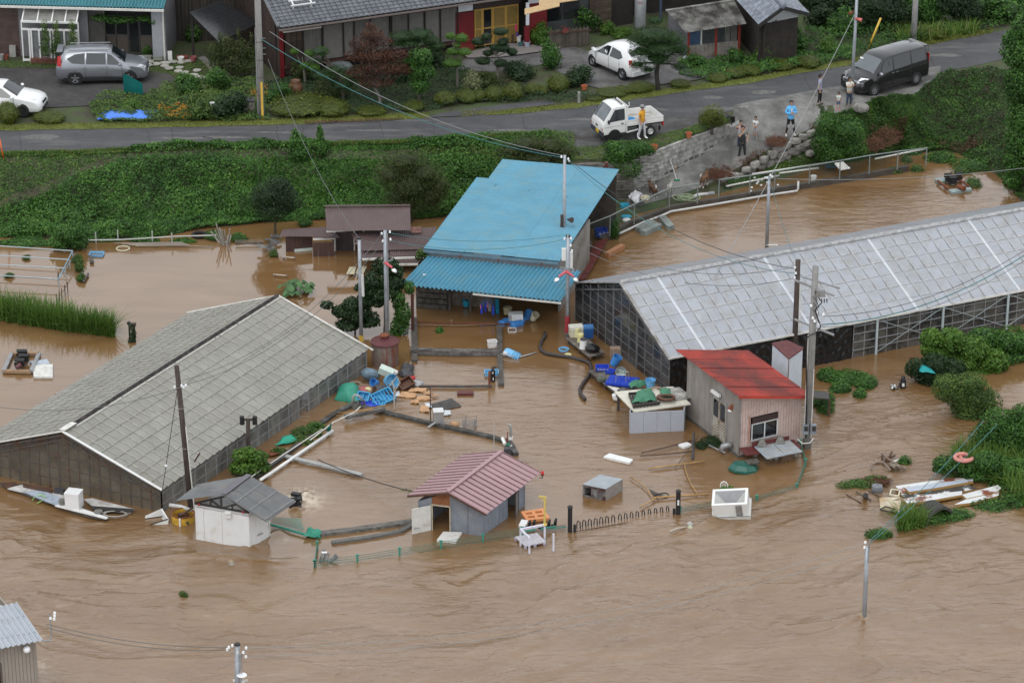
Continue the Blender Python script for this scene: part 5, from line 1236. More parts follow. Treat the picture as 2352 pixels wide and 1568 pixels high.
eS('daylilies',T_('1995 118 2080 100 2170 92 2240 80'),T_('1995 104 2080 84 2170 74 2240 66'),2060,2240,900,.75,.05,'reed',26,'long leaved daylilies above road at upper right',aA=.8,rb=.7)
def d8(name,aF,n,hgt,size,m,al,K,z=ZR+.05,**k):
 g=bC(al);xs=[a[0]for a in aF];ys=[a[1]for a in aF];aq=[]
 while len(aq)<n:
  x,y=g.uniform(min(xs),max(xs)),g.uniform(min(ys),max(ys));c=False;j=len(aF)-1
  for i in rg(len(aF)):
   if(aF[i][1]>y)!=(aF[j][1]>y)and x<(aF[j][0]-aF[i][0])*(y-aF[i][1])/(aF[j][1]-aF[i][1])+aF[i][0]:c=not c
   j=i
  if c:q=P(x,y,z);aq.append((q.x,q.y,q.z))
 return aO(name,np.array(aq),hgt,size,m,al,K=K,**k)
d8('garden_weeds',T_('205 240 255 220 330 222 420 190 600 190 620 276 500 281 240 284 210 268'),15000,.45,.11,'weeds',31,'mixed weeds and flowers in left garden by road',ag=.42,ah=1.4)
d8('garden_ground_cover',T_('600 200 650 180 800 180 1040 150 1160 190 1300 215 1390 228 1300 236 1100 236 985 255 640 272'),17000,.28,.1,'dark',32,'dark green ground cover under garden trees',ag=.5,ah=1.4)
d8('yard_grass',T_('0 140 230 140 390 150 470 140 560 175 500 195 420 190 392 170 330 163 0 157'),6000,.08,.08,'weeds',33,'thin grass in front of left house',ag=.55,aa=3)
d8('garden_weeds',T_('1560 150 1700 130 1850 120 1960 110 1960 138 1780 168 1640 190 1560 172'),8000,.4,.11,'kudzu',34,'garden weeds in front of rusty shed',ag=.45,ah=1.5)
d8('woodland_cover',T_('1850 60 2000 -40 2500 -80 2352 50 2286 66 2125 94 1959 136 1850 120'),16000,.6,.13,'kudzu',35,'undergrowth above road at upper right',ag=.36,ah=1.)
d8('marigolds',T_('360 252 440 246 470 258 450 274 380 276'),700,.4,.07,'flower',36,'orange marigolds beside blue tarpaulin',ag=.5,ah=3,aa=1.2)
d8('marigolds',T_('575 215 615 212 618 235 580 240'),250,.6,.07,'flower',37,'orange flower spikes in left garden',ag=.5,ah=3,aa=1.2)
d8('fallen_leaves',T_('700 286 900 277 930 272 820 275 700 280'),500,.03,.07,'dry',38,'fallen brown leaves along hedge foot',ag=.6,aa=1.3)
d8('red_leaf_pile',T_('1120 188 1170 186 1185 196 1150 203 1120 200'),700,.12,.06,'dry',39,'pile of reddish dead leaves below round shrubs',ag=.7,aa=1.4,z=ZR)
AZ='clipped azaleas along road'
for(x,y,w,h,lb)in((18,289,60,58,'clipped dome azalea in front of white saloon at left edge'),(112,287,76,32,'low clipped azalea between white saloon and blue tarpaulin'),(690,273,155,54,'long clipped azalea mound, biggest, right of concrete pole'),(765,272,90,44,'clipped azalea joined to long mound, second from pole'),(850,271,72,28,'low clipped azalea below maple trunk'),(950,259,60,28,'clipped azalea between maple and drive'),(1020,246,55,38,'clipped azalea left of pale spindle bush'),(1072,240,60,36,'darker clipped azalea behind drive mouth'),(1102,236,34,32,'small clipped azalea between two bigger ones near drive'),(1137,236,52,40,'bright round clipped azalea near drive'),(1179,234,56,46,'tall round clipped azalea above drive'),(1224,222,44,32,'squat azalea beside tallest garden ball'),(1283,216,60,48,'round azalea ball left of hatchback gravel'),(1247,222,28,28,'small azalea left of azalea ball'),(1364,235,42,17,'smallest low azalea right of grey stone post'),(1404,227,74,24,'low wide azalea on verge above truck'),(1430,218,50,22,'azalea half hidden behind wide pair above truck'),(1472,216,70,30,'wide dome azalea left of pine trunk'),(1562,205,50,24,'dome azalea right of pine'),(1650,192,54,26,'azalea on stones midway between pine and tall pole'),(1690,182,52,28,'azalea with small tree behind it on verge'),(1800,165,66,30,'left one of two azaleas near tall pole'),(1725,176,60,27,'azalea beside pair near tall pole'),(1858,160,66,33,'right one of two azaleas near tall pole'),(2150,92,64,30,'clipped shrub in front of daylilies'),(2060,78,70,40,'rounded shrub behind van roof')):
 SH('azalea',x,y,w,h,lb,AZ)
for(k,x,y,w,h,lb)in(('silver',1085,215,48,50,'pale variegated spindle bush among clipped shrubs'),('dark',530,280,100,70,'dark glossy round camellia beside concrete pole'),('weeds',455,280,70,60,'leafy green bush right of marigolds'),('bright',300,262,50,34,'bright small bush below silver car'),('kudzu',430,225,70,55,'green bush with an orange flower in left garden'),('kudzu',500,215,60,60,'thin leafed shrub beside fruit tree'),('dark',930,195,80,50,'dark clipped shrub below pine pads'),('dark',990,160,80,50,'dark clipped pine pad shrub near red panel'),('olive',690,190,60,50,'low pine shrub by clay jar'),('olive',760,235,80,60,'spreading juniper left of maple'),('kudzu',640,240,70,50,'shrub between pole and clay jar'),('bright',1245,112,62,58,'bright green rounded shrub beside paved entrance'),('kudzu',1265,165,60,70,'slender leafy shrub behind round azaleas'),('kudzu',1335,85,90,72,'leafy shrub in front of bamboo fence'),('bright',1395,85,40,36,'yellow green variegated shrub by hatchback'),('bright',1430,92,60,28,'broad leaved plant beside hatchback roof'),('dark',1330,205,80,55,'dark low juniper by small terracotta pot'),('dark',1190,190,90,50,'dark low shrub under niwaki trees'),('olive',1120,205,60,40,'olive low shrub in garden middle'),('kudzu',1590,160,60,38,'leafy shrub below rusty shed'),('kudzu',1690,150,50,40,'shrub right of rusty shed'),('bright',1755,150,46,50,'bright fern like shrub near white gable'),('kudzu',1830,128,60,60,'shrub under the white gable'),('bright',1900,125,44,40,'bright shrub left of yellow guy cover'),('kudzu',1940,90,80,70,'leafy shrub behind tall pole'),('dark',2030,62,130,110,'dark bush mass behind van'),('dark',1960,40,90,80,'dark bush below top edge near tall pole'),('dark',1890,70,80,60,'dark reddish bush right of tiled gable house'),('kudzu',2290,60,120,80,'yellow green bush at top right above road'),('kudzu',445,100,70,55,'climbing bush beside house corner')):
 SH(k,x,y,w,h,lb,'garden shrubs')
def NW(K,ag,pads,size=.055,m='dark',n=1500,ai=None,asp=1.6):
 return TR('topiary_tree',K,'topiary tree',ag,pads,n*len(pads)//3,size,m,ai=ai,aa=asp,tr=.07,aN=.9,aY=True,cs=.85,d7=E('ch',(.13,.115,.1),.9,var=.3))
NW('cloud pruned tree with round pads in front of paved entrance',(1143,190),[(1150,62*1.0+10,20,9),(1098,105-9,17,10),(1150+5,97,15,9),(1118,84,14,8),(1152,110,22,10),(1122,122,14,8),(1176,119,14,9),(1135,109,12,8),(1160,92,10,6),(1110,140,20,10),(1150,145,18,10)],ai=T_('1143 160 1140 130 1132 112 1138 98'))
NW('cloud pruned tree with bright small pads beside red panel',(1052,205),T_('1035 83 12 9 1060 88 17 11 1040 118 16 9 1066 119 20 8 1050 104 10 6 1040 145 24 12',4),m='bright',ai=[(1050,170),(1046,130),(1042,90)])
NW('cloud pruned tree with pads low by lattice door and clay jar',(702,195),T_('676 118 11 8 711 123 14 9 720 155 16 9 738 118 16 10 700 150 12 8',4),m='bright',ai=[(698,160),(694,130)])
TR('pine_tree','flat topped pine with fresh green pads by curtained windows','pine tree',(955,180),T_('925 82 34 9 965 78 34 10 985 90 26 8 945 95 40 9 1000 105 24 8 915 100 22 7',4),5200,.13,'pine',ai=[(955,130),(950,100)],aa=7,aN=.9,tr=.08)
TR('pine_tree','small pine pads in front of left farmhouse windows','pine tree',(790,235),T_('735 118 24 9 770 160 30 10 745 170 34 9 810 175 26 10 790 195 36 12 725 140 18 8',4),4200,.13,'pine',ai=[(785,190),(760,150),(745,125)],aa=7,aN=.9)
TR('pine_tree','spreading black pine with bent branch in front of white hatchback','pine tree',(1513,208),T_('1500 78 50 14 1470 92 34 12 1545 88 30 14 1520 105 56 15 1475 118 36 13 1560 115 26 13 1510 133 44 13 1465 148 22 8 1560 152 20 9 1490 160 20 7 1505 48 18 9',4),11000,.15,'pine',ai=T_('1508 170 1512 145 1505 110 1505 70'),aa=8,aN=.85,tr=.13,d7=E('ci',(.03,.025,.022),.95))
TR('maple_tree','reddish brown maple with forked pale trunk in garden','maple tree',(873,245),T_('855 78 28 14 835 100 34 14 880 95 26 10 860 125 50 16 820 128 30 12 905 125 34 12 880 150 56 16 835 165 40 14 915 160 32 14 865 185 44 14 850 60 12 8',4),12000,.085,'maple',ai=T_('872 222 862 205 845 180 850 140'),aa=1.6,aN=.8,tr=.09,aY=False,d7=E('cj',(.16,.14,.125),.9,var=.2))
TR('garden_tree','light green broadleaf tree between maple and pruned trees','tree',(963,240),T_('965 130 30 20 955 160 26 22 975 165 26 20 965 195 24 18 945 140 16 12',4),4200,.12,'kudzu',ai=[(962,215),(964,180)],aa=2)
TR('fruit_tree','sparse fruit tree with upright shoots beside concrete pole','fruit tree',(530,180),T_('520 110 22 30 490 120 18 22 555 115 20 28 575 120 16 22 540 145 34 22 500 145 20 16 505 85 6 12 548 78 6 14 578 88 6 14 570 150 26 20',4),6000,.1,'olive',ai=[(531,160),(532,130)],aa=2.2,tr=.08,aY=False)
TR('bush','reddish green bush on bank beside block wall end','bush',(1635,300),[(1636,265,30,24),(1622,275,20,16),(1650,278,18,16)],3600,.075,'azalea',z=2.25,aa=2.2)
TR('bush','wide yellowish willow like bush left of truck','bush',(1240,385),T_('1210 330 44 18 1260 335 46 24 1180 345 36 16 1300 350 30 18 1235 360 60 20 1290 370 34 18',4),9000,.1,'olive',z=1.6,aa=3.2,aN=.8)
TR('bush','dark flowering bush hanging over block wall corner','bush',(1435,395),T_('1430 345 40 22 1465 340 32 18 1415 365 30 26 1440 385 34 26 1405 335 22 12 1490 345 18 12',4),7500,.085,'kudzu',z=1.7,aa=1.6,dy=.3)
TR('bush','big camellia bush below stone wall ramp','bush',(1935,372),T_('1900 285 34 24 1945 300 44 34 1895 320 36 36 1960 340 34 34 1915 350 40 28',4),9000,.11,'kudzu',z=.6,aa=2.4)
TR('bush','big dull olive bush on bank above brown sheds','bush',(945,500),T_('930 370 50 26 975 400 44 34 900 400 44 32 940 430 60 40 990 450 40 36 925 470 50 30 1010 430 26 26',4),14000,.1,'olive',z=.3,aa=3,aN=.7)
TR('tree','dark round tree standing in water left of brown sheds','tree',(632,548),T_('630 440 48 30 605 455 34 26 655 460 38 28 630 480 44 24 640 425 30 18',4),9000,.085,'dark',z=0,ai=[(632,510),(632,480)],aa=1.7,tr=.07)
TR('sapling','leafy vine covered sapling rising from bank, left of two','sapling',(685,372),[(685,325,20,22),(690,350,28,22),(678,305,8,10)],1800,.11,'kudzu',z=1.8,aa=1.6,ae='saplings on the bank')
TR('sapling','thin leafy sapling rising above road, right of two','sapling',(735,370),[(735,315,9,22),(738,340,16,22),(734,295,5,9)],1200,.11,'kudzu',z=1.8,aa=1.6,ae='saplings on the bank')
TR('tree','glossy fruit tree between two steel poles below blue roof','tree',(882,768),T_('885 610 30 18 870 640 34 20 905 650 26 22 880 670 40 20 850 665 24 16 865 690 26 14 912 625 14 14',4),4600,.17,'dark',z=-.1,ai=[(884,740),(883,700),(878,660)],aa=1.9,aN=.8,tr=.06,aY=False)
TR('tree','low dark leafy tree leaning over greenhouse corner','tree',(815,772),T_('810 700 26 18 840 690 24 16 820 720 36 18 785 715 24 16 845 735 30 16 750 700 16 10 800 745 30 12 830 660 16 10',4),4800,.16,'dark',z=-.1,ai=[(816,750),(812,720)],aa=1.9,tr=.05,aY=False)
TR('climber','mass of climbing leaves beside blue shed post','climber',(918,772),T_('915 690 16 24 925 720 20 30 918 750 22 24 905 770 16 14 940 660 12 16',4),3000,.12,'kudzu',z=-.1,aY=False)
TR('climber','green creeper on left corner of blue roof','climber',(972,620),[(968,580,12,8),(962,590,9,8),(978,586,9,6)],500,.1,'weeds',z=1.6,aY=False)
TR('garden_tree','small leafy tree beside side wall of left greenhouse','tree',(568,1096),T_('560 1045 28 16 590 1050 26 16 570 1070 40 18 545 1075 20 14 605 1072 18 14 570 1035 18 9',4),2800,.13,'bright',z=-.1,aa=1.9,tr=.05)
TR('climber','creeper on short pole behind left greenhouse','climber',(304,790),[(305,765,9,16),(303,782,10,8),(300,748,5,6)],350,.1,'dark',z=-.1,aY=False)
TR('bush','vine mound at corner of flooded frame garden','bush',(160,575),[(158,535,34,20),(140,555,30,16),(178,555,26,16)],3400,.12,'kudzu',z=-.05)
for i,(x,y,w,h,k,lb)in en(((182,628,30,34,'weeds','yellowing vine on pipe frame end'),(176,606,30,22,'weeds','vine clump above yellowing one'),(185,660-12,26,20,'kudzu','vine clump at water side of frame'),(60,566,90,16,'kudzu','flat weeds along left canal edge'),(490,552,60,18,'kudzu','creeper on low pipe fence near tyre'),(545,556,50,18,'kudzu','second creeper clump on low pipe fence'),(806-475,552,60,14,'kudzu','weeds on canal fence left part'),(698,522,44,22,'kudzu','low bush in water behind brown sheds'),(628,592,26,18,'weeds','weed tuft in water left of brown sheds'),(690,1010,56,30,'weeds','weeds at greenhouse side by green net'),(720,992,40,24,'kudzu','weeds on pool edge further back'),(420,1378,26,22,'weeds','lone clump of grass drifting in river'),(1412,552,26,46,'kudzu','potted bush beside blue crate on pond edge'),(20,640,26,14,'kudzu','floating weeds in pipe frame, left edge'),(60,598,26,12,'weeds','weeds poking up inside pipe frame'))):
 SH(k,x,y,w,h,lb,'water edge plants',z=0)
def dg():
 b=P(680,675);r=TH('squash_plant','big leaved squash plant rising from brown water','plant',b)
 for k in rg(60):
  a=ru(0,2*PI);d=dU()**.6*.75;h=.55*(1-d*.7)+ru(-.1,.15);c=b+V3(d*cS(a)*1.05,d*sN(a),max(.08,h));mb=MB();s=ru(.12,.2)
  bW=Vc((cS(a)*.7,sN(a)*.7-.3,1)).normalized();u,v=aX(bW);af=[]
  for j in rg(10):
   t=2*PI*j/10;rr=s*(1 if j%2 else .72);af.append(c+u*cS(t)*rr+v*sN(t)*rr-bW*(.03 if j%2 else 0))
  mb.add(af+[c],[(j,(j+1)%10,10)for j in rg(10)]);mb.tu([b+Zv(-.05),c],.008,3);me_=E('ck',(.05,.13,.035),.5,var=.3,vs=6,ap=.3);OB('leaf',mb,me_,r)
dg()
RS='overgrown hedge standing in flood at right'
for(ag,bu,n,sz,m,lb,nm,ct)in(((2190,850),T_('2140 775 26 22 2185 780 36 28 2235 800 40 28 2160 815 36 28 2210 830 40 26 2280 830 36 30 2255 860 40 26 2135 800 20 20 2310 870 26 22',4),13000,.15,'bright','bright drooping leaved tree at right beside greenhouse','garden_tree','tree'),((2300,820),T_('2260 775 40 22 2320 780 50 26 2370 790 40 28 2310 810 60 28',4),8000,.13,'kudzu','vine mound against greenhouse glass at right edge','bush','bush'),((2130,880),T_('2105 845 26 24 2135 860 34 30 2165 870 36 34 2185 850 34 30 2150 835 34 24',4),7500,.12,'dark','dark hedge part behind green sheet','hedge','hedge'),((2210,955),T_('2175 890 34 34 2205 900 38 42 2240 915 40 46 2225 945 40 28 2268 930 34 40 2230 880 36 26',4),15000,.085,'weeds','thick vine covered hedge, middle part','hedge','hedge'),((2310,1040),T_('2290 975 42 42 2330 980 44 40 2310 1010 50 38 2262 1005 36 34 2360 1000 50 50 2350 950 30 26',4),14000,.1,'kudzu','thick vine covered hedge, near right part','hedge','hedge'),((2230,1100),T_('2172 1062 30 14 2215 1068 34 14 2270 1060 40 22 2160 1075 18 12 2310 1075 44 24 2240 1085 40 16 2360 1080 44 30',4),9000,.12,'kudzu','low leafy mound under pink hose coil','bush','bush')):
 TR(nm,lb,ct,ag,bu,n,sz,m,z=-.05,ae=RS,aN=.9)
g_,=(bC(50),)
def MD(name,af,n,sz,m,K,hz=.3):
 """leafy islands lying on the water: picture ellipses (x,y,rx,ry)"""
 er=[]
 for x,y,rx,ry in af:
  c=P(x,y);s=mpp(c);er.append((c+Zv(.02),(rx*s,ry*s/.44,hz)))
 o=LFY(name,er,n,sz,m,None,eD=.9,cs=.7);o['label']=K;o['kind']='stuff';return o
MD('shore_vines',T_('2140 1190 60 16 2200 1185 40 12 2280 1165 50 14 2340 1150 50 18 2420 1130 60 24 2090 1200 20 8 2230 1080 80 26 2320 1090 70 50',4),14000,.1,'kudzu','leafy shore in water at lower right')
MD('shore_vines',T_('1945 870 50 16 1900 865 26 14 1985 880 30 18 1930 895 26 10',4),8000,.1,'kudzu','leafy mound in front of black sheeting',.35)
MD('shore_vines',[(1975,908,16,8)],900,.1,'kudzu','small floating weed raft with planks')
MD('shore_vines',[(1895,940,20,14),(1880,925,16,14),(1908,925,10,10)],2600,.1,'kudzu','leaves around sunken table behind pole',.5)
MD('shore_vines',[(2018,1230,32,8)],1500,.09,'kudzu','floating weeds behind tall steel pole')
MD('shore_vines',[(1970,1116,24,7),(2000,1108,16,6)],1200,.09,'kudzu','weeds caught in floating wreckage')
MD('shore_vines',[(2078,1062,16,6)],500,.09,'kudzu','weeds on the driftwood heap')
MD('shore_vines',[(1640,1015,30,14),(1610,1025,14,8)],2600,.07,'dark','weeds on net beside hut corner',.2)
MD('shore_vines',[(2160,365,40,14),(2240,380,60,20),(2090,352,30,8)],5000,.11,'kudzu','creepers trailing into pond from right bank',.35)
MD('canal_weeds',T_('330 553 40 5 230 553 50 5 420 556 30 4 100 562 60 6 40 560 60 6 1010 762 10 4',4),6000,.11,'kudzu','weeds along low canal fence at left',.22)
MD('pool_weeds',T_('690 1015 30 8 720 998 20 8 735 985 16 5 640 1040 20 6',4),3000,.09,'weeds','weeds along pool edge beside left greenhouse',.25)
TR('broadleaf_tree','tall bright green tree at right edge over bank','tree',(2360,440),T_('2345 120 44 40 2370 180 60 50 2340 200 34 40 2365 260 50 50 2345 320 36 44 2335 370 30 36 2380 350 60 60 2330 90 26 26 2375 60 50 40 2325 415 22 22',4),26000,.13,'kudzu',z=.1,aa=1.7,tr=.16,ae='trees at the right edge')
TR('broadleaf_tree','yellow green tree at right edge in front of taller one','tree',(2350,400),[(2352,250,26,34),(2360,300,30,30),(2345,330,22,24)],5000,.12,'bright',z=.1,dy=-.5,ae='trees at the right edge')
BT='trees above the road'
for(x,y,cr,m,lb)in((2030,70,[(2020,10,60,40),(2060,30,44,30),(1990,40,40,30)],'dark','dark evergreen behind van'),(2110,60,[(2110,0,44,40),(2130,30,36,26),(2090,20,30,26)],'kudzu','mid green tree behind daylilies'),(2200,60,[(2190,0,50,34),(2220,20,40,26)],'dark','dark tree with thin trunk above daylilies'),(2300,20,[(2290,-10,60,30),(2340,10,50,30)],'kudzu','pale green tree at top right corner'),(1900,30,[(1890,-5,50,30),(1930,10,40,30),(1860,5,30,20)],'dark','dark tree right of tiled gable house')):
 TR('evergreen_tree',lb,'tree',(x,y),cr,5200,.13,m,ae=BT,tr=.1)
TR('climber','hanging green vine under eave of porch','climber',(270,132),T_('230 42 22 7 265 46 26 8 295 45 24 7 330 42 20 6 350 50 10 8',4),1700,.1,'kudzu',z=GZ,aY=False,dy=-.2,tr=.02)
for i,(x,lb)in en(((102,'left climbing plant on sunroom frame'),(128,'middle climbing plant with yellow leaves on sunroom'),(165,'right tall climbing plant on sunroom frame'))):
 TR('climber',lb,'climber',(x,132),[(x,62,9,16),(x+3,85,11,16),(x,105,12,16),(x+5,118,14,12)],900,.09,'weeds',z=GZ,aY=False,dy=-1.4,tr=.02,ae='plants climbing the sunroom')
def cI(x,i):return P(x,bN(x,RW,i),bN(x,RW,i+1))
def cD():
 g=TH('block_wall','pale concrete block retaining wall beside ramp, below truck','retaining wall',cI(1551,5))
 xs=np.arange(1452,1680,2.);af=[cI(x,5)for x in xs];d=[0]
 for a,b in zip(af,af[1:]):d.append(d[-1]+(b.xy-a.xy).length)
 dR=[VZ(p,bN(x,RW,7))for p,x in zip(af,xs)]
 at=lambda s:Vc((np.interp(s,d,[p.x for p in af]),np.interp(s,d,[p.y for p in af]),0))
 fz=lambda s:float(np.interp(s,d,[p.z for p in af]));tz=lambda s:float(np.interp(s,d,dR))
 bw,bh=.4,.245
 def dF(w):
  mb=MB();W,H,T=w-.012,bh-.012,.16;i=.035
  o=[(0,0,0),(W,0,0),(W,0,H),(0,0,H)];n=[(i,.0,i),(W-i,.0,i),(W-i,.0,H-i),(i,.0,H-i)];r=[(x+(.012 if x<W/2 else-.012),.022,z+(.012 if z<H/2 else-.012))for x,y,z in n];bk=[(x,T,z)for x,y,z in o]
  mb.add(o+n+r+bk,T_('0 1 5 4 1 2 6 5 2 3 7 6 3 0 4 7 4 5 9 8 5 6 10 9 6 7 11 10 7 4 8 11 8 9 10 11 0 12 13 1 1 13 14 2 2 14 15 3 3 15 12 0',4))
  me=c9.new('block');me.from_pydata(mb.v,[],mb.f);me.materials.append(E('cl',(.36,.355,.335),.9,var=.2,vs=5,ap=.13,ab=(.17,.165,.15),ds=2.2,dt=.55,aC=.3));return me
 c3,half=dF(bw),dF(bw/2);k=0
 zt=max(dR)
 for r in rg(8):
  s=.0;eI=(r%2)
  eu=True
  while s<d[-1]-.1:
   w=bw/2 if(eu and eI)else bw;eu=False
   a,b=at(s),at(min(s+w,d[-1]));z0=tz(s+.1)-bh*(r+1)
   if z0>fz(s)-.22 and s+w<d[-1]+.15:
    dr=(b-a).normalized();M=Matrix((dr,Vc((-dr.y,dr.x,0)),Vc((0,0,1)))).transposed()
    PPA('block',c3 if w==bw else half,None,g,a+Zv(z0)+Vc((dr.y,-dr.x,0))*.05,M)
   s+=w
 mb=MB()
 for i in rg(len(xs)-1):
  a,b=af[i],af[i+1];dr=(b-a).normalized();n=Vc((dr.y,-dr.x,0))*-.06
  mb.add([a+n+Zv(-.4),b+n+Zv(-.4),V3((b+n).x,(b+n).y,dR[i+1]-.01),V3((a+n).x,(a+n).y,dR[i]-.01)],[(0,1,2,3)])
 OB('wall_core',mb,E('cm',(.06,.058,.05),.95),g)
 mb=MB()
 for i in rg(0,len(xs)-1):
  a,b=af[i],af[i+1];dr=(b-a).normalized();n=Vc((dr.y,-dr.x,0));mb.pr([a+n*.03+Zv(-.3),b+n*.03+Zv(-.3),V3((b+n*.03).x,(b+n*.03).y,b.z+.22),V3((a+n*.03).x,(a+n*.03).y,a.z+.22)],-n*.1)
 OB('footing',mb,E('cn',(.14,.13,.115),.9,var=.3,vs=3,ab=(.07,.06,.05),ds=1.5),g)
 p=cI(1672,5);OB('end_block',MB().bo((p.x+.35,p.y+.25,p.z+.2),(.9,.3,.75),rz=R(50)),E('co',(.26,.255,.24),.9,var=.25,vs=3),g)
cD()
def bq(mb,c,s,al,rz=0,n=10,ex=3.2):
 ap=random.Random(al);M=MR(rz,3,'Z');vs=[];fs=[];nu,nv=10,7;c=Vc(c)
 tilt=(ap.uniform(-.15,.15),ap.uniform(-.15,.15));cut=[ap.uniform(.9,1.03)for _ in rg(nu)]
 for i in rg(nv+1):
  th=PI*i/nv
  for j in rg(nu):
   ph=2*PI*j/nu;d=Vc((sN(th)*cS(ph),sN(th)*sN(ph),cS(th)))
   q=(abs(d.x)**ex+abs(d.y)**ex+abs(d.z)**ex)**(-1/ex);q*=cut[j]*(1+ap.uniform(-.03,.03));p=Vc((d.x*q*s[0],d.y*q*s[1],d.z*q*s[2]));p.z+=p.x*tilt[0];vs.append(c+M@p)
 for i in rg(nv):
  for j in rg(nu):fs.append((i*nu+j,(i+1)*nu+j,(i+1)*nu+(j+1)%nu,i*nu+(j+1)%nu))
 return mb.add(vs,fs)
dJ=E('cp',(.3,.285,.26),.85,var=.25,vs=4,aC=.5,bs=14,ap=.14,ab=(.1,.095,.088),ds=1.8,dt=.55)
def ci():
 g=TH('stone_wall','wall of rough fitted stones holding lower side of concrete ramp','',cI(1763,1))
 xs=list(np.arange(1652,1872,1.));k=0;s=0
 x=1654
 while x<1868:
  f,t=cI(x,1),cI(x,3);h=max(.3,t.z-f.z+.02);bS=1 if h<.36 else 2 if h<.85 else 3
  w=ru(.42,.62);dx=w/(mpp(f)*1.25);a,b=cI(min(x+dx/2,1867),1),cI(min(x+dx/2,1867),3)
  dr=(cI(min(x+10,1867),3)-cI(min(x+10,1867)-10,3));an=at2(dr.y,dr.x)
  ph=sorted([ru(-.08,.08)for _ in rg(bS)])
  for r in rg(bS):
   z=a.z-.05+(h+.08)*(r+.5)/bS;c=a.lerp(b,(r+.5)/bS);mb=MB();hh=(h+.06)/bS
   bq(mb,(c.x+(.12 if r%2 else-.06),c.y-.03,z),(w*.5*ru(.94,1.02),.16,hh*.48*ru(.97,1.05)),k,rz=an,ex=6);k+=1
   OB('stone',mb,dJ,g,Q=False)
  x+=dx*.97
 for k2,(x,y,z)in en(((1885,330,1.2),(1860,352,.7),(1838,362,.45),(1815,372,.35))):
  c=P(x,y,z);OB('stone',bq(MB(),c,(.24,.18,.16),80+k2,rz=.6),dJ,g)
ci()
c=P(1978,253,ZR);aj('boulder',bq(MB(),c+Zv(.12),(.42,.28,.24),99,ex=2.4),dJ,'low grey boulder at feet of woman in rubber boots','')
def bP():
 g=TH('timber_wall','retaining wall of dark stacked sleepers behind blue roof','retaining wall',P(1400,470,.2))
 a0,b0=P(1310,372,2.2),P(1452,470,.15);X0,X1=P(1330,372,2.15),P(1453,372,2.1)
 for r in rg(11):
  z=2.1-.2*r;t=r/10;y=aS(X0.y-.15,P(1450,458,.2).y,t);mb=MB()
  x0=X0.x-.3;x1=X1.x-.02+.02*r
  mb.bo(((x0+x1)/2,y+.1,z-.09),(x1-x0,.3,.17+.01*(r%2)),rz=ru(-.012,.012));OB('sleeper',mb,E('cq',(.1,.092,.08),.9,var=.5,vs=5,ap=.35,ab=(.26,.25,.22),ds=1.5,dt=.6,cN=(1,3,6)),g)
bP()
PW=T_('1385 560 1450 522 1519 497 1541 487 1640 470 1755 450 1832 437 1960 416 2087 394')
def cX():
 g=TH('pond_wall','low dark wet concrete wall along near edge of upper pond','wall',P(1640,470))
 m=E('cr',(.05,.043,.035),.7,var=.4,vs=3,ab=(.09,.075,.06),ds=1.2)
 for(x0,y0),(x1,y1)in zip(PW,PW[1:]):
  a,b=P(x0,y0),P(x1,y1);d=(b-a).normalized();n=Vc((d.y,-d.x,0));mb=MB()
  mb.pr([V3(a.x,a.y,-.5),V3(b.x,b.y,-.5),V3(b.x,b.y,.27),V3(a.x,a.y,.27)],-n*.22);OB('wall_section',mb,m,g)
 mb=MB();af=[P(x,y-1,.14)+V3(0,-.09,0)for x,y in((1420,537),(1478,510),(1519,495),(1541,485),(1640,469),(1755,449),(1830,438))];mb.tu(af+[af[-1]+V3(.06,.05,.1),af[-1]+V3(.06,.12,.45)],.055,8);aj('white_pipe',mb,E('cs',(.5,.5,.48),.5,var=.15,vs=4),'long pale plastic pipe running along pond wall','pipe',Q=1)
 g=TH('plank_walk','wet red brown plank gangway beside blue roofed shed','gangway',P(1350,620))
 a,b,c,d=P(1372,553,.25),P(1396,548,.25),P(1345,640,.25),P(1310,644,.25);
 for i in rg(7):
  t0,t1=i/7,(i+.95)/7;OB('plank',MB().pr([a.lerp(d,t0),b.lerp(c,t0),b.lerp(c,t1),a.lerp(d,t1)],(0,0,-.06)),E('ct',(.13,.025,.02),.6,var=.25,vs=4,ab=(.03,.012,.01),ds=2.5,dt=.56),g)
 g=TH('timber_kerb','mossy timber beam along inner side of gangway','beam',P(1330,600))
 OB('beam',MB().ba(P(1290,640,.25),P(1352,560,.25),.3,.3),dP,g);OB('beam',MB().ba(P(1276,652,.15),P(1345,557,.2),.25,.2),E('cu',(.07,.085,.03),.9,var=.4),g)
cX()
def bt(name,K,tops,ph,di,eA,drop=0,cell=.16,posts=True,zt=1.25,aD='fence',rr=.03):
 """tops: picture points of the rail; each stands ph metres above its foot"""
 T=[P(x,y,zt)for x,y in tops];g=TH(name,K,aD,V3(T[0].x,T[0].y,zt-ph));OB('rail',MB().tu(T,rr,6),di,g)
 for t in T:OB('post',MB().tu([t-Zv(ph),t+Zv(.03)],rr*1.1,6),di,g)
 mb=MB()
 for a,b in zip(T,T[1:]):
  L=(b-a).length;n=int(L/cell);h=ph-.08
  for i in rg(n+1):
   for s in(-1,1):
    x0=i*cell;z0=0;x1=x0+s*h
    u0,u1=x0,x1;zz0,zz1=0.,h
    if x1<0:zz1=x0;u1=0
    if x1>L:zz1=L-x0;u1=L
    if zz1<=.02:continue
    mb.ba(a.lerp(b,u0/L)-Zv(zz0),a.lerp(b,u1/L)-Zv(zz1),.006,.006)
    if s==-1 and i==n:
     pass
 OB('wire_mesh',mb,eA,g)['kind']='stuff';return g
rail=E('cv',(.22,.25,.24),.5,.2,var=.2);gw=E('cw',(.03,.09,.075),.6,var=.2)
bt('chain_fence','green chain link fence section climbing past dogs',[(1295,590),(1349,560-44),(1401,496),(1457,469),(1538,432),(1603,422)],1.,rail,gw)
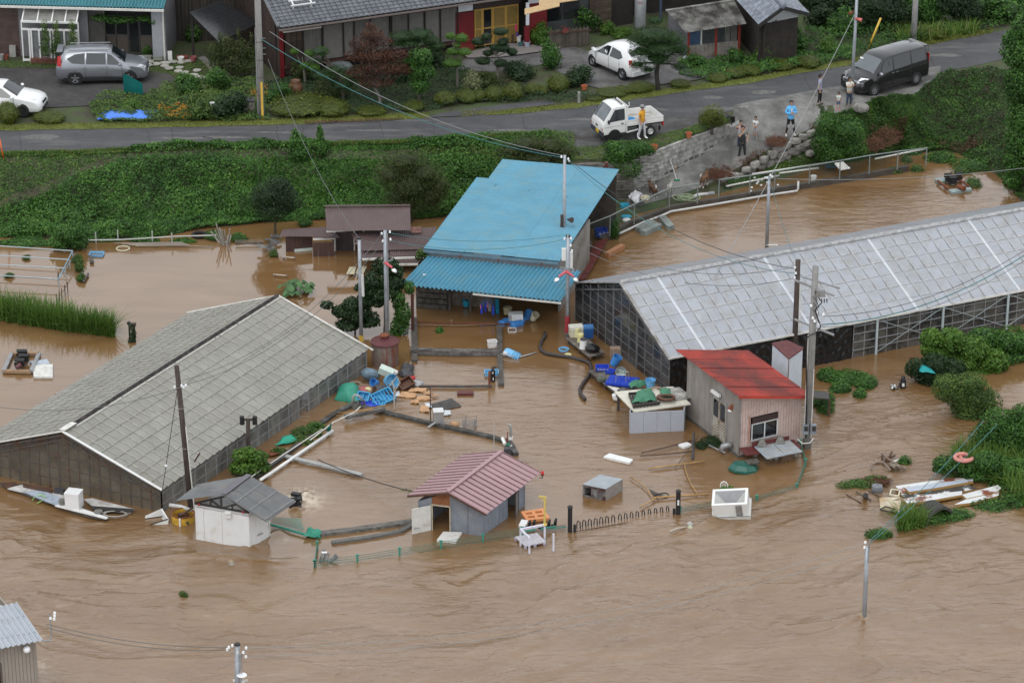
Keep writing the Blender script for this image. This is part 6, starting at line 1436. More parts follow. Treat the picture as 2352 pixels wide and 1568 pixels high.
bt('chain_fence','long green chain link fence below stone wall and right bank',T_('1652 413 1723 403 1780 394 1860 380 1930 369 1998 357 2063 348 2129 340'),.95,rail,gw,zt=1.2)
def bj(K,feet,h,n=3,posts=True):
 F_=[P(x,y)for x,y in feet];g=TH('net_fence',K,'fence',F_[0]);
 for f in F_:OB('post',MB().tu([f-Zv(.4),f+Zv(h+.05)],.04,6).bo(f+Zv(h+.05),(.12,.08,.05)),E('y',(.04,.22,.16),.5),g)
 mb=MB()
 for a,b in zip(F_,F_[1:]):
  for k in rg(n+1):mb.ba(a+Zv(.02+h*k/n),b+Zv(.02+h*k/n),.012,.012)
  m=int((b-a).length/.07)
  for i in rg(m):p=a.lerp(b,i/m);mb.ba(p-Zv(.1),p+Zv(h),.007,.007)
 OB('wire_mesh',mb,E('cx',(.06,.16,.12),.6),g)['kind']='stuff'
bj('green wire fence nearly drowned in river, left run',T_('723 1305 821 1292 918 1276 1013 1260 1109 1245 1200 1228'),.28)
bj('green wire fence nearly drowned in river, right run by white tank',T_('1562 1178 1650 1162 1738 1152 1830 1125 1850 1068 1838 1024'),.22)
bj('short tilted green wire fence beside broken planks',[(723,1305),(729,1262)],.3)
def hoops():
 g=TH('hoop_fence','row of black loops on sunken fence between two black posts','fence',P(1430,1200))
 for i,zx in en((672,720,768,818,866,915,968,1026,1075,1125,1174,1226,1278,1330,1382,1433)):
  x=(2000+zx/2.138)/1.7415;y=aS(1211,1173,(zx-672)/(1433-672));s=aS(1,.72,(zx-672)/761);b=P(x,y);mb=MB()
  mb.tu([b+V3(-.07*s,.03,-.2),b+V3(-.06*s,.02,.2*s),b+V3(-.02,0,.29*s),b+V3(.05*s,-.02,.24*s),b+V3(.08*s,-.03,-.2)],.022,6);OB('hoop',mb,BPL,g)
 mb=MB()
 for a,b in(((1308,1222),(1557,1180)),):mb.ba(P(*a,.02),P(*b,.02),.015,.015)
 OB('wire',mb,BPL,g)
 for i,(x,yb,lb)in en(((1309,1218,'black gate post with pointed top left of loops'),(1557,1181,'black gate post with white stickers right of loops'))):
  t=TH('gate_post',lb,'post',P(x,yb),'black posts of loop fence');b=P(x,yb);OB('shaft',MB().ba(b-Zv(.5),b+Zv(1.),.17,.17),BPL,t);OB('cap',MB().la([(.115,0),(.1,.03),(0,.09)],b+Zv(1.),8),BPL,t)
  if i:OB('sticker',MB().bo(b+V3(0,-.09,.55),(.07,.01,.22)),c6,t)
  OB('hinge',MB().bo(b+V3(.18 if not i else-.15,-.02,.12),(.1,.06,.3)),BPL,t)
hoops()
def b4(K,af,w,h,m,z=.12,name='pool_edge',aD='pool edge'):
 g=TH(name,K,aD,P(*af[0],0))
 for(a,b)in zip(af,af[1:]):
  OB('beam',MB().ba(P(*a,z-h/2),P(*b,z-h/2),w,h),m,g)
 return g
dkc=E('cy',(.045,.042,.036),.8,var=.45,vs=5,ab=(.16,.16,.155),ds=2,dt=.62)
b4('dark concrete rim of round edged pool, back side',T_('722 988 760 960 812 932 870 948 960 970 1050 990 1130 1008 1172 1022 1185 1048'),.22,.3,dkc)
b4('dark concrete rim along left side of pool',[(578,1104),(650,1052),(716,1000)],.2,.25,dkc)
b4('long weathered double beam across pool mouth',[(735,1228),(820,1218),(949,1200)],.28,.22,E('cz',(.1,.095,.085),.9,var=.5,vs=6,ab=(.22,.2,.18),ds=3,dt=.58,cN=(1,4,1)),name='beam',aD='beam')
b4('lower concrete kerb bending in front of long beam',T_('762 1248 850 1236 920 1222 950 1206'),.2,.2,E('cA',(.12,.115,.105),.9,var=.3,vs=6),z=.1,name='kerb',aD='kerb')
b4('old timber channel beam running down from blue shed, left one',[(951,732),(952,770),(952,830)],.26,.16,dP,name='channel_beam',aD='beam')
b4('old timber channel beam in flood, right one',[(1147,750),(1148,820),(1151,885)],.24,.14,dP,name='channel_beam',aD='beam')
b4('heavy timber beam lying across both channel beams',[(943,806),(1040,809),(1152,809)],.24,.24,E('cB',(.14,.13,.12),.85,var=.5,vs=5,ab=(.03,.028,.025),ds=2,dt=.55,cN=(.8,3,3)),z=.26,name='cross_beam',aD='beam')
b4('thin dark pipe lying across yard water',[(940,886),(1050,887),(1130,886)],.09,.08,c8,name='pipe',aD='pipe')
LOC[0]=1
TYRE=E('cC',(.012,.012,.013),.8,var=.1);au=E('cD',(.42,.43,.45),.3,.7,var=.05);bO=E('cE',(.01,.013,.016),.04,var=0,aE=1.);am=E('cF',(.012,.012,.013),.5,var=.05)
bz=E('cG',(.62,.64,.66),.1,.2,var=.05);dK=E('cH',(.45,.015,.015),.2,var=.05);AMB=E('cI',(.6,.16,.01),.3,var=.05)
def bV(n,c=None,bT=.22,du=0):return E(n,c,bT,du,var=.03,vs=1,aE=.6,dE=.6)
def eg(ac,x,y,r,side,rim_m,bn=5,w=.2):
 t=BO.new('wheel',None);ew.objects.link(t);t.parent=ac;t.location=(x,y,r)
 mb=MB();M=MR(R(90),3,'X');mb.la([(r*.62,-w/2),(r*.94,-w/2),(r,-w*.36),(r,w*.36),(r*.94,w/2),(r*.62,w/2),(r*.62,-w/2)],(0,0,0),24,M);o=OB('tyre',mb,TYRE,t,Q=1)
 mb=MB();s=side*w*.4;mb.la([(r*.64,0),(r*.6,-.02*side)],(0,s,0),24,MR(R(90),3,'X'))
 yo=side*(w*.36)
 if bn:
  for k in rg(bn):
   a=2*PI*k/bn+.3;mb.ba((0,yo,0),(cS(a)*r*.6,yo+side*.012,sN(a)*r*.6),r*.17,.03,upv=(0,1,0))
  mb.la([(0,0),(r*.15,0),(r*.15,.03)],(0,yo,0),12,MR(R(90),3,'X'))
  mb.tu([(cS(a)*r*.61,yo,sN(a)*r*.61)for a in ls(0,2*PI,25)],r*.045,5)
 else:
  mb.la([(r*.6,0),(r*.55,-.02),(r*.42,.01),(r*.3,-.015),(r*.14,.0),(0,0)],(0,yo,0),20,MR(R(90*side),3,'X'))
 OB('rim',mb,rim_m,t)
 OB('hub_back',MB().la([(0,0),(r*.6,0)],(0,side*w*.2,0),20,MR(R(90),3,'X')),am,t)
 return t
class Loft:
 """car body: stations x: (zlow, zbelt, ztop, half width low, belt, top)"""
 def __init__(s,st):s.st=sorted(st);s.x=[a[0]for a in s.st]
 def q(s,x):return[float(np.interp(x,s.x,[a[i]for a in s.st]))for i in rg(1,7)]
 def ring(s,x):
  zl,zb,zt,wl,wb,wt=s.q(x);e=min(.05,(zt-zb)*.5)
  h=[(wl*.9,zl),(wl,zl+.07),(wb*1.005,aS(zl,zb,.55)),(wb,zb),(wt,zt-e),(wt*.82,zt-e*.25),(0,zt+.012)]
  return[(x,y,z)for y,z in h]+[(x,-y,z)for y,z in h[:-1]][::-1]
 def body(s,eE=1):
  xs=[]
  for a,b in zip(s.x,s.x[1:]):
   for k in rg(eE):xs.append(a+(b-a)*k/eE)
  xs.append(s.x[-1]);mb=MB();n=13
  for x in xs:mb.v+=s.ring(x)
  for i in rg(len(xs)-1):
   for j in rg(n):mb.f.append((i*n+j,i*n+(j+1)%n,(i+1)*n+(j+1)%n,(i+1)*n+j))
  mb.f.append(tuple(rg(n))[::-1]);mb.f.append(tuple(rg((len(xs)-1)*n,len(xs)*n)));return mb
 def side(s,x,t,sd,o=.012):
  zl,zb,zt,wl,wb,wt=s.q(x);e=min(.05,(zt-zb)*.5);return Vc((x,sd*(aS(wb,wt,t)+o),aS(zb,zt-e,t)+o*.3))
 def sidewin(s,aF,sd):
  af=[s.side(x,t,sd)for x,t in aF];n=len(af);mb=MB();mb.v=[tuple(p)for p in af];mb.f=[tuple(rg(n))if sd>0 else tuple(rg(n))[::-1]];return mb
 def top(s,x,v,o=.014):
  zl,zb,zt,wl,wb,wt=s.q(x);e=min(.05,(zt-zb)*.5);a=abs(v)
  y=v*wt;z=zt+.012*(1-a)if a<.82 else aS(zt-e*.25,zt-e,(a-.82)/.18);return Vc((x,y,z+o))
 def patch(s,x0,x1,v0,v1,nu=3,nv=8,w0=None,o=.014):
  mb=MB();w0=w0 or(v0,v1);mb.gd(lambda a,b:s.top(x0+(x1-x0)*a,aS(aS(v0,v1,b),aS(w0[0],w0[1],b),a),o),nu,nv);return mb
def two(fn,name,m,g):
 for sd in(1,-1):OB(name,fn(sd),m,g)
def aB(g,L,F,eB,r,pm,bn,rim,arch=am):
 for x in eB:
  for sd in(1,-1):
   zl,zb,zt,wl,wb,wt=L.q(x);OB('wheel_arch',MB().la([(0,0),(r*1.14,0),(r*1.14,-.08)],(x,sd*(wb+.004),r*1.02),24,MR(R(90),3,'X')if sd<0 else MR(R(-90),3,'X')),arch,g)
   eg(g,x,sd*(wb-.075),r,sd,rim,bn)
def suv():
 g=TH('parked_car','silver grey sport utility car parked before sunroom house','car')
 L=Loft(T_('-2.26 .42 .8 .86 .7 .74 .66 -2.2 .3 .95 1.0 .8 .83 .7 -2.1 .26 1.0 1.32 .86 .87 .66 -1.88 .25 1.03 1.58 .89 .9 .62 -1.5 .25 1.03 1.64 .9 .91 .62 -.6 .25 1.02 1.68 .9 .91 .63 .25 .25 1.01 1.66 .9 .91 .62 .45 .25 1.0 1.6 .9 .91 .61 1.22 .25 .98 1.06 .9 .9 .78 1.75 .25 .88 .96 .88 .88 .72 2.1 .26 .78 .86 .8 .8 .62 2.24 .34 .62 .7 .66 .66 .5',7))
 pm=bV('cJ',(.27,.28,.31),.28,.55);eV(OB('body',L.body(2),pm,g),50)
 for sd in(1,-1):
  OB('window',L.sidewin(T_('1.02 .06 .3 .06 .3 .9 .52 .88'),sd),bO,g);OB('window',L.sidewin(T_('.22 .06 -.75 .08 -.72 .92 .22 .9'),sd),bO,g);OB('window',L.sidewin(T_('-.83 .08 -1.45 .16 -1.7 .55 -1.3 .86 -.8 .92'),sd),bO,g)
  OB('side_skirt',MB().ba((1.6,sd*.895,.3),(-1.9,sd*.9,.3),.05,.16).ba((.95,sd*.905,.42),(-.95,sd*.905,.42),.02,.03),am,g)
  OB('mirror',MB().bl((.92,sd*1.,1.08),(.09,.11,.08),8,6),pm,g)
  OB('tail_light',MB().pr([(-2.14,sd*.8,1.45),(-2.16,sd*.86,1.),(-1.98,sd*.89,.98),(-1.97,sd*.72,1.5)],(0,sd*.03,0)),dK,g)
  OB('headlight',MB().pr([(1.72,sd*.86,.86),(2.12,sd*.76,.74),(2.16,sd*.5,.78),(1.9,sd*.62,.92)],(0,0,.035)),bz,g)
  OB('roof_rail',MB().ba((.4,sd*.55,1.7),(-1.6,sd*.55,1.7),.04,.03),au,g)
  for x in(.1,-.75):OB('door_handle',MB().ba((x,sd*.925,.9),(x-.2,sd*.925,.9),.02,.03),au,g)
  mb=MB();[mb.ba((x,sd*.913,.35),(x,sd*.918,1.),.012,.01)for x in(1.,.26,-.8)];OB('door_seam',mb,am,g)
  OB('fog_lamp',MB().la([(0,0),(.07,0)],(2.2,sd*.6,.42),10,MR(R(90),3,'Y')),bz,g)
 OB('windscreen',L.patch(.52,1.16,-.92,.92),bO,g);OB('rear_window',L.patch(-2.07,-1.9,-.85,.85),bO,g)
 OB('grille',MB().bo((2.2,0,.66),(.1,.9,.16)),am,g);OB('badge',MB().bo((2.265,0,.66),(.02,.7,.03)).bl((2.27,0,.7),(.02,.07,.06),8,6),au,g)
 OB('number_plate',MB().bo((2.26,0,.45),(.02,.33,.16)),c6,g);OB('rear_spoiler',MB().bo((-2.05,0,1.62),(.3,1.1,.03)),pm,g)
 aB(g,L,0,(1.33,-1.32),.345,pm,5,au);return g
def sedan():
 g=TH('parked_car','white saloon car cut by left edge behind clipped azalea','car')
 L=Loft(T_('-2.2 .35 .8 .9 .68 .7 .6 -2.1 .25 .92 .98 .8 .82 .68 -1.7 .22 .95 1.0 .84 .85 .72 -1.1 .22 .95 1.4 .85 .86 .56 -.4 .22 .94 1.47 .85 .86 .57 .25 .22 .92 1.44 .85 .86 .56 1.1 .22 .9 .97 .85 .85 .72 1.7 .22 .8 .88 .84 .84 .66 2.05 .22 .68 .76 .76 .76 .6 2.2 .3 .52 .6 .6 .6 .5',7))
 pm=bV('z',(.74,.74,.74));eV(OB('body',L.body(2),pm,g),50)
 for sd in(1,-1):
  OB('window',L.sidewin(T_('.95 .06 .05 .06 .05 .9 .3 .88'),sd),bO,g);OB('window',L.sidewin(T_('-.03 .06 -1.1 .1 -.95 .86 -.03 .9'),sd),bO,g)
  OB('mirror',MB().bl((.85,sd*.95,1.),(.09,.11,.07),8,6),pm,g)
  OB('headlight',MB().pr([(1.62,sd*.8,.78),(2.05,sd*.7,.62),(2.1,sd*.45,.68),(1.85,sd*.55,.82)],(0,0,.03)),bz,g)
  OB('tail_light',MB().pr([(-2.1,sd*.5,.75),(-2.1,sd*.8,.75),(-2.1,sd*.8,.92),(-2.1,sd*.5,.92)],(-.06,0,0)),dK,g)
 OB('windscreen',L.patch(.33,1.04,-.92,.92),bO,g);OB('rear_window',L.patch(-1.62,-1.15,-.9,.9),bO,g)
 OB('grille',MB().bo((2.17,0,.6),(.08,.6,.1)).bo((2.2,0,.36),(.06,.9,.1)),am,g)
 OB('wiper',MB().ba((.95,.6,1.),(1.05,-.2,.99),.02,.02),am,g)
 aB(g,L,0,(1.3,-1.3),.31,pm,7,E('cK',(.08,.08,.085),.3,.6));return g
def hatch():
 g=TH('parked_car','rounded white hatchback parked on gravel behind pine tree','car')
 L=Loft(T_('-1.86 .38 .72 .8 .6 .62 .5 -1.8 .25 .82 .98 .72 .75 .6 -1.6 .22 .9 1.22 .79 .81 .56 -1.25 .22 .93 1.42 .82 .83 .56 -.6 .22 .93 1.52 .83 .835 .57 .1 .22 .92 1.52 .83 .835 .57 .4 .22 .91 1.44 .83 .83 .55 1.02 .22 .9 1.0 .82 .82 .64 1.4 .22 .78 .88 .8 .8 .58 1.68 .24 .62 .72 .7 .7 .5 1.82 .32 .5 .56 .52 .52 .4',7))
 pm=bV('z',(.74,.74,.74));eV(OB('body',L.body(2),pm,g),50)
 for sd in(1,-1):
  OB('window',L.sidewin(T_('.85 .06 -.1 .06 -.1 .86 .2 .86 .5 .7'),sd),bO,g);OB('window',L.sidewin(T_('-.2 .06 -.95 .1 -1.15 .4 -.85 .8 -.2 .86'),sd),bO,g)
  OB('mirror',MB().bl((.8,sd*.92,1.),(.08,.1,.07),8,6),pm,g)
  OB('headlight',MB().bl((1.42,sd*.58,.84),(.16,.1,.08),8,6),bz,g)
  OB('tail_light',MB().pr([(-1.83,sd*.62,.78),(-1.74,sd*.78,.76),(-1.6,sd*.72,1.1),(-1.68,sd*.6,1.12)],(-.03,0,0)),dK,g)
  for x in(.0,-.85):OB('door_handle',MB().ba((x,sd*.845,.8),(x-.16,sd*.845,.8),.02,.03),pm,g)
  mb=MB();[mb.ba((x,sd*.838,.35),(x,sd*.843,.92),.01,.01)for x in(.9,-.15,-1.)];mb.ba((1.,sd*.842,.3),(-1.,sd*.842,.3),.01,.02);OB('door_seam',mb,am,g)
 OB('windscreen',L.patch(.46,.98,-.92,.92),bO,g);OB('rear_window',L.patch(-1.58,-1.3,-.88,.88),bO,g)
 o=OB('number_plate',MB().bo((-1.87,0,.72),(.02,.34,.17)),c6,g);tx=dS('46-',.13,E('cL',(.02,.1,.05),.5),g,(0,0,0));tx.location=(-1.885,.14,.67);tx.rotation_euler=(R(90),0,R(-90))
 OB('bumper',MB().bo((-1.86,0,.42),(.12,1.3,.22)),pm,g)
 OB('rear_wiper',MB().ba((-1.55,-.1,1.24),(-1.7,.35,1.08),.02,.02),am,g)
 aB(g,L,0,(1.2,-1.23),.3,pm,0,au);return g
def d1():
 g=TH('parked_car','dark grey minivan parked on roadside above overgrown bank','car')
 L=Loft(T_('-2.32 .4 .95 1.05 .68 .72 .62 -2.28 .26 1.08 1.6 .8 .82 .62 -2.2 .24 1.1 1.8 .84 .85 .64 -1.9 .24 1.12 1.86 .85 .86 .66 -.6 .24 1.08 1.86 .85 .86 .67 .45 .24 1.04 1.83 .85 .86 .66 .72 .24 1.03 1.74 .85 .86 .64 1.48 .24 1.0 1.1 .85 .85 .78 1.9 .25 .9 .99 .82 .82 .68 2.15 .26 .78 .86 .76 .76 .58 2.3 .34 .6 .7 .62 .62 .5',7))
 pm=bV('cM',(.028,.027,.03),.2,.4);eV(OB('body',L.body(2),pm,g),50)
 for sd in(1,-1):
  OB('window',L.sidewin([(1.32,.06),(1.,.07),(1.,.4)],sd),bO,g)
  OB('window',L.sidewin(T_('.92 .07 .2 .07 .2 .9 .66 .88 .92 .52'),sd),bO,g);OB('window',L.sidewin(T_('.12 .07 -1.0 .09 -1.0 .9 .12 .9'),sd),bO,g);OB('window',L.sidewin(T_('-1.08 .09 -2.02 .12 -1.98 .88 -1.08 .9'),sd),bO,g)
  OB('mirror',MB().bl((1.12,sd*.98,1.12),(.08,.11,.09),8,6),au,g)
  OB('headlight',MB().pr([(1.78,sd*.8,.92),(2.14,sd*.72,.72),(2.26,sd*.42,.74),(2.,sd*.5,.94)],(0,0,.05)),bz,g)
  OB('tail_light',MB().pr([(-2.28,sd*.68,.95),(-2.22,sd*.84,.95),(-2.22,sd*.83,1.45),(-2.27,sd*.7,1.45)],(-.03,0,0)),dK,g)
  for x in(.3,.02):OB('door_handle',MB().ba((x,sd*.875,.98),(x-.17,sd*.875,.98),.02,.03),au,g)
  mb=MB();[mb.ba((x,sd*.864,.35),(x,sd*.87,1.06),.012,.01)for x in(1.25,.16,-1.04)];mb.ba((.0,sd*.87,.93),(-2.1,sd*.87,1.),.015,.015);mb.ba((1.2,sd*.868,.32),(-1.3,sd*.868,.32),.015,.03);OB('door_seam',mb,E('cN',(.09,.09,.095),.3,.5),g)
  OB('fog_lamp',MB().bl((2.2,sd*.62,.42),(.05,.07,.06),8,6),bz,g)
 OB('windscreen',L.patch(.78,1.42,-.93,.93),E('cO',(.1,.12,.13),.06,var=.1,aE=.9),g)
 OB('wiper',MB().ba((1.36,.6,1.16),(1.44,-.5,1.13),.03,.03),am,g)
 OB('grille_bar',MB().bo((2.2,0,.8),(.14,.9,.07)),au,g);OB('grille',MB().bo((2.24,0,.7),(.08,.8,.1)).bo((2.28,0,.38),(.05,.9,.12)),am,g)
 OB('badge',MB().bl((2.29,0,.82),(.02,.08,.05),8,6),au,g)
 OB('rear_spoiler',MB().bo((-2.22,0,1.8),(.25,1.2,.04)),pm,g)
 OB('sticker',MB().bo((1.02,-.55,1.52),(.02,.22,.08),bA=MR(-.75,3,'Y')),c6,g)
 aB(g,L,0,(1.42,-1.4),.315,pm,7,au);return g
def cY():
 g=TH('pickup_truck','small white cab over pickup truck standing on roadside gravel','truck')
 pm=bV('cP',(.7,.7,.68),.3);L_=1.62
 C=Loft(T_('.42 .38 1.0 1.66 .68 .69 .6 .5 .36 1.0 1.72 .68 .69 .6 .95 .36 .98 1.74 .68 .69 .6 1.15 .36 .97 1.68 .68 .69 .58 1.62 .34 .93 1.02 .68 .68 .62 1.68 .34 .8 .9 .66 .66 .6',7))
 eV(OB('cab',C.body(2),pm,g),40)
 for sd in(1,-1):
  OB('window',C.sidewin(T_('1.4 .12 .55 .07 .55 .86 1.05 .86'),sd),bO,g)
  OB('mirror',MB().bl((1.42,sd*.78,1.06),(.05,.09,.11),8,6).ba((1.42,sd*.68,1.02),(1.42,sd*.78,1.04),.03,.03),am,g)
  OB('headlight',MB().bo((1.66,sd*.5,.66),(.06,.2,.14)),bz,g);OB('indicator',MB().bo((1.655,sd*.62,.66),(.06,.09,.14)),AMB,g)
  OB('door_handle',MB().ba((.62,sd*.7,.88),(.75,sd*.7,.88),.02,.04),am,g)
  OB('door_seam',MB().ba((.5,sd*.695,.45),(.5,sd*.7,1.),.01,.01).ba((1.6,sd*.69,.76),(.46,sd*.696,.8),.01,.012),E('cQ',(.2,.2,.2),.5),g)
  OB('side_rail',MB().ba((.46,sd*.7,.4),(-.62,sd*.66,.5),.04,.06),pm,g)
  OB('bed_side',MB().bo((-.52,sd*.705,.84),(1.8,.035,.27)).ba((-1.42,sd*.72,.98),(.38,sd*.72,.98),.03,.03).ba((-1.42,sd*.725,.8),(.38,sd*.725,.8),.02,.02),pm,g)
  OB('guard_post',MB().ba((.4,sd*.66,.7),(.4,sd*.66,1.62),.04,.05),pm,g)
  OB('rear_lamp',MB().bo((-1.45,sd*.62,.58),(.05,.14,.2)),dK,g)
  OB('mud_flap',MB().bo((-1.3,sd*.6,.34),(.02,.18,.22)),am,g)
 OB('guard_frame',MB().ba((.38,-.66,1.66),(.38,.66,1.66),.04,.05).ba((.38,-.66,1.3),(.38,.66,1.3),.03,.03).ba((.3,.6,1.66),(.3,.6,1.86),.03,.03),pm,g)
 OB('roof_seal',MB().ba((.62,-.5,1.77),(.62,.5,1.77),.05,.02),am,g)
 sc=MB();sc.gd(lambda a,b:C.top(1.6+(1.18-1.6)*a,aS(-.93,.93,b),.016),3,6);OB('windscreen',sc,E('cR',(.09,.105,.12),.05,var=.3,vs=3,aE=.9),g)
 OB('wiper',MB().ba((1.58,.45,1.06),(1.5,-.05,1.16),.02,.02).ba((1.58,-.02,1.06),(1.52,-.5,1.13),.02,.02),am,g)
 OB('bumper',MB().bo((1.66,0,.44),(.1,1.36,.22)),E('cS',(.035,.04,.055),.6),g)
 OB('number_plate',MB().bo((1.72,.12,.48),(.02,.3,.16)),E('cT',(.62,.42,.02),.5),g)
 OB('badge',MB().bo((1.69,-.02,.72),(.015,.22,.07)),am,g)
 mb=MB()
 for k in rg(7):mb.bo((-.52,-.6+.2*k,.7),(1.8,.185,.03))
 OB('bed_floor',mb,E('cU',(.5,.49,.46),.6,var=.15,vs=6,ab=(.3,.28,.25),ds=4),g)
 OB('tailgate',MB().bo((-1.43,0,.84),(.035,1.42,.27)),pm,g);OB('bed_front',MB().bo((.37,0,.84),(.03,1.42,.27)),pm,g)
 OB('chassis',MB().bo((-.5,.0,.58),(1.9,.9,.12)).bo((.0,-.5,.45),(.4,.25,.22)),am,g)
 for x in(1.08,-.8):
  for sd in(1,-1):
   if x>0:OB('wheel_arch',MB().la([(0,0),(.33,0),(.33,-.06)],(x,sd*.694,.3),20,MR(R(-90*sd),3,'X')),am,g)
   eg(g,x,sd*.61,.265,sd,E('cV',(.5,.5,.5),.4,.4),0,w=.15)
 return g
def dm(g,rear,cM,W,z=GZ,wb=(0,0),rolls=0):
 """rear/front: picture points where the tyres nearest the viewer touch the ground"""
 a,b=P(*rear,z),P(*cM,z);d=(b-a).normalized();n=Vc((-d.y,d.x,0))
 if n.y<0:n=-n
 mid=a.lerp(b,.5)-d*((wb[0]+wb[1])/2)+n*(W/2-.07);g.location=mid;g.rotation_euler=(0,0,at2(d.y,d.x));return g
dm(suv(),(176,195),(295,193),1.82,wb=(1.33,-1.32));dm(sedan(),(-66,262),(51,268),1.7,wb=(1.3,-1.3));dm(hatch(),(1430,183),(1363,153),1.66,wb=(1.2,-1.23));dm(d1(),(2104,193),(2003,222),1.72,z=ZR+.03,wb=(1.42,-1.4));TRK=dm(cY(),(1492,313),(1411,325),1.4,z=ZR+.03,wb=(1.08,-.8))
LOC[0]=0
LOC[0]=1
def SKM(name,verts,edges,radii,m,ac,root=0,eE=1,Q=1,K=None):
 me=c9.new(name);me.from_pydata([tuple(v)for v in verts],edges,[]);o=BO.new(name,me);ew.objects.link(o)
 o.modifiers.new('s','SKIN');sv=me.skin_vertices[0].data
 for i,r in en(radii):
  sv[i].radius=r if isinstance(r,tuple)else(r,r);sv[i].use_root=(i==root)
 o.modifiers['s'].use_smooth_shade=True
 ss=o.modifiers.new('u','SUBSURF');ss.levels=eE;ss.render_levels=eE
 bpy.context.view_layer.update();m2=c9.new_from_object(o.evaluated_get(bpy.context.evaluated_depsgraph_get()));BO.remove(o);c9.remove(me)
 m2.name=name;m2.materials.clear();m2.shade_smooth();q=a8(name,m2,m,ac);
 if K:q['label']=K
 return q
SKIN=E('cW',(.42,.24,.15),.55,var=.05);HAIR=E('cX',(.012,.01,.009),.6,var=.2)
def aH(K,pos,h,rz,shirt,de,shoes,cE='down',cZ='short',cH='short',bI='long',ak=.1,aI=None,aK=.0,bR=0,bv=False,cap=None,cO=False,head_turn=0,aA=0):
 """arms: list of two (elbow, wrist) offsets from shoulder or a preset; faces -y before rz"""
 g=TH('person',K,'person',pos,'bystanders on ramp and road',rz=rz);k=h/1.7;ck=1.0
 hz=1.0
 S=lambda x,y,z:Vc((x*k,y*k,z*k))
 hs=1.22 if bv else 1.0
 sh=1.4 if not bv else 1.32;nk=sh+.06;hc=nk+.15
 sw=.165 if not bv else .15
 P_={'down':[((.05,.02,-.27),(.06,-.03,-.52)),((.05,.02,-.27),(.06,-.03,-.52))],'crossed':[((.09,-.02,-.26),(-.12,-.2,-.2)),((.09,-.02,-.26),(-.14,-.22,-.25))],'pocket':[((.07,.06,-.27),(.0,-.05,-.46)),((.05,.02,-.27),(.05,-.06,-.5))],'phone':[((.06,-.12,-.18),(-.06,-.38,-.02)),((.06,-.14,-.2),(-.08,-.36,-.06))],'hipface':[((.2,.06,-.2),(.06,-.1,-.4)),((.08,-.14,-.2),(-.12,-.18,.08))],'shade':[((.05,.02,-.27),(-.02,-.12,-.42)),((.16,-.1,-.05),(-.02,-.2,.17))],'belly':[((.08,.0,-.24),(-.06,-.17,-.3)),((.08,.0,-.24),(-.06,-.17,-.3))]}[cE]
 vs,ed,rd=[],[],[]
 def add(p,r,pr=None):
  vs.append(S(*p));rd.append((r[0]*k,r[1]*k)if isinstance(r,tuple)else r*k);i=len(vs)-1
  if pr is not None:ed.append((pr,i))
  return i
 pel=add((0,0,.92),(.13,.095));sp=add((0,.0,1.08),(.115,.085),pel);ch=add((0,0,1.26 if not bv else 1.2),(.14,.1),sp);n0=add((0,.005,nk),.052,ch)
 hd=add((0,-.012,nk+.09*hs),(.066*hs,.078*hs),n0);ht=add((0,.0,nk+.19*hs),(.072*hs,.088*hs),hd);add((0,.005,nk+.235*hs),(.045*hs,.055*hs),ht)
 wr=[]
 for i,sd in en((1,-1)):
  so=add((sd*sw,.005,sh-.01),.052,ch);e,w_=P_[i];el=(sd*(sw+e[0]),e[1],sh+e[2]);wp=(sd*(sw+w_[0]),w_[1],sh+w_[2])
  ei=add(el,.038,so);wi=add(wp,.026,ei);d=(Vc(wp)-Vc(el)).normalized();wr.append((Vc(wp),d))
  pc=Vc(wp)+d*.06;pi=add(tuple(pc),(.034,.02),wi);u,v=aX(d)
  for j in rg(4):
   o=u*(.024*(1.5-j)/1.5);L=(.055,.068,.064,.05)[j];a=add(tuple(pc+o+d*.035),.0085,pi);add(tuple(pc+o+d*(.035+L*.8)+v*.012),.007,a)
  a=add(tuple(pc+u*.038-d*.015),.01,pi);add(tuple(pc+u*.055+d*.02),.008,a)
 for sd in(1,-1):
  fy=-.05*bR*sd;hi=add((sd*.08,0,.86),.085,pel);kn=add((sd*(.08+ak*.3),-.015+fy,.48),.055,hi);an=add((sd*(.08+ak*.6),.02+fy*1.6,.09),.036,kn);add((sd*(.085+ak*.65),-.13+fy*1.6,.03),(.035,.025),an)
 SKM('body',vs,ed,rd,SKIN,g)
 vs,ed,rd=[],[],[];b=add((0,0,.84-aK),(.165+aK*.1,.125));c1=add((0,0,1.06),(.15,.115),b);c2=add((0,0,1.27 if not bv else 1.2),(.165,.122),c1);add((0,.0,sh+.03),(.07,.07),c2)
 for i,sd in en((1,-1)):
  so=add((sd*sw,.005,sh-.015),.078,c2);e,w_=P_[i];el=Vc((sd*(sw+e[0]),e[1],sh+e[2]));s0=Vc((sd*sw,.005,sh));wp=Vc((sd*(sw+w_[0]),w_[1],sh+w_[2]))
  if cH=='short':add(tuple(s0.lerp(el,.68)),.064,so)
  else:ei=add(tuple(el),.06,so);add(tuple(el.lerp(wp,.92)),.048,ei)
 SKM('shirt',vs,ed,rd,shirt,g)
 vs,ed,rd=[],[],[];b=add((0,0,.93),(.145,.108))
 for sd in(1,-1):
  fy=-.05*bR*sd;hi=add((sd*.083,0,.8),(.095,.1),b);kn=(sd*(.08+ak*.3),-.015+fy,.48);an=(sd*(.08+ak*.6),.02+fy*1.6,.12)
  if bI=='shorts':add((kn[0],kn[1],.5),.085,hi)
  else:ki=add(kn,.072 if bI=='long' else .062,hi);add(an,.055 if bI=='long' else .045,ki)
 SKM('trousers',vs,ed,rd,de,g)
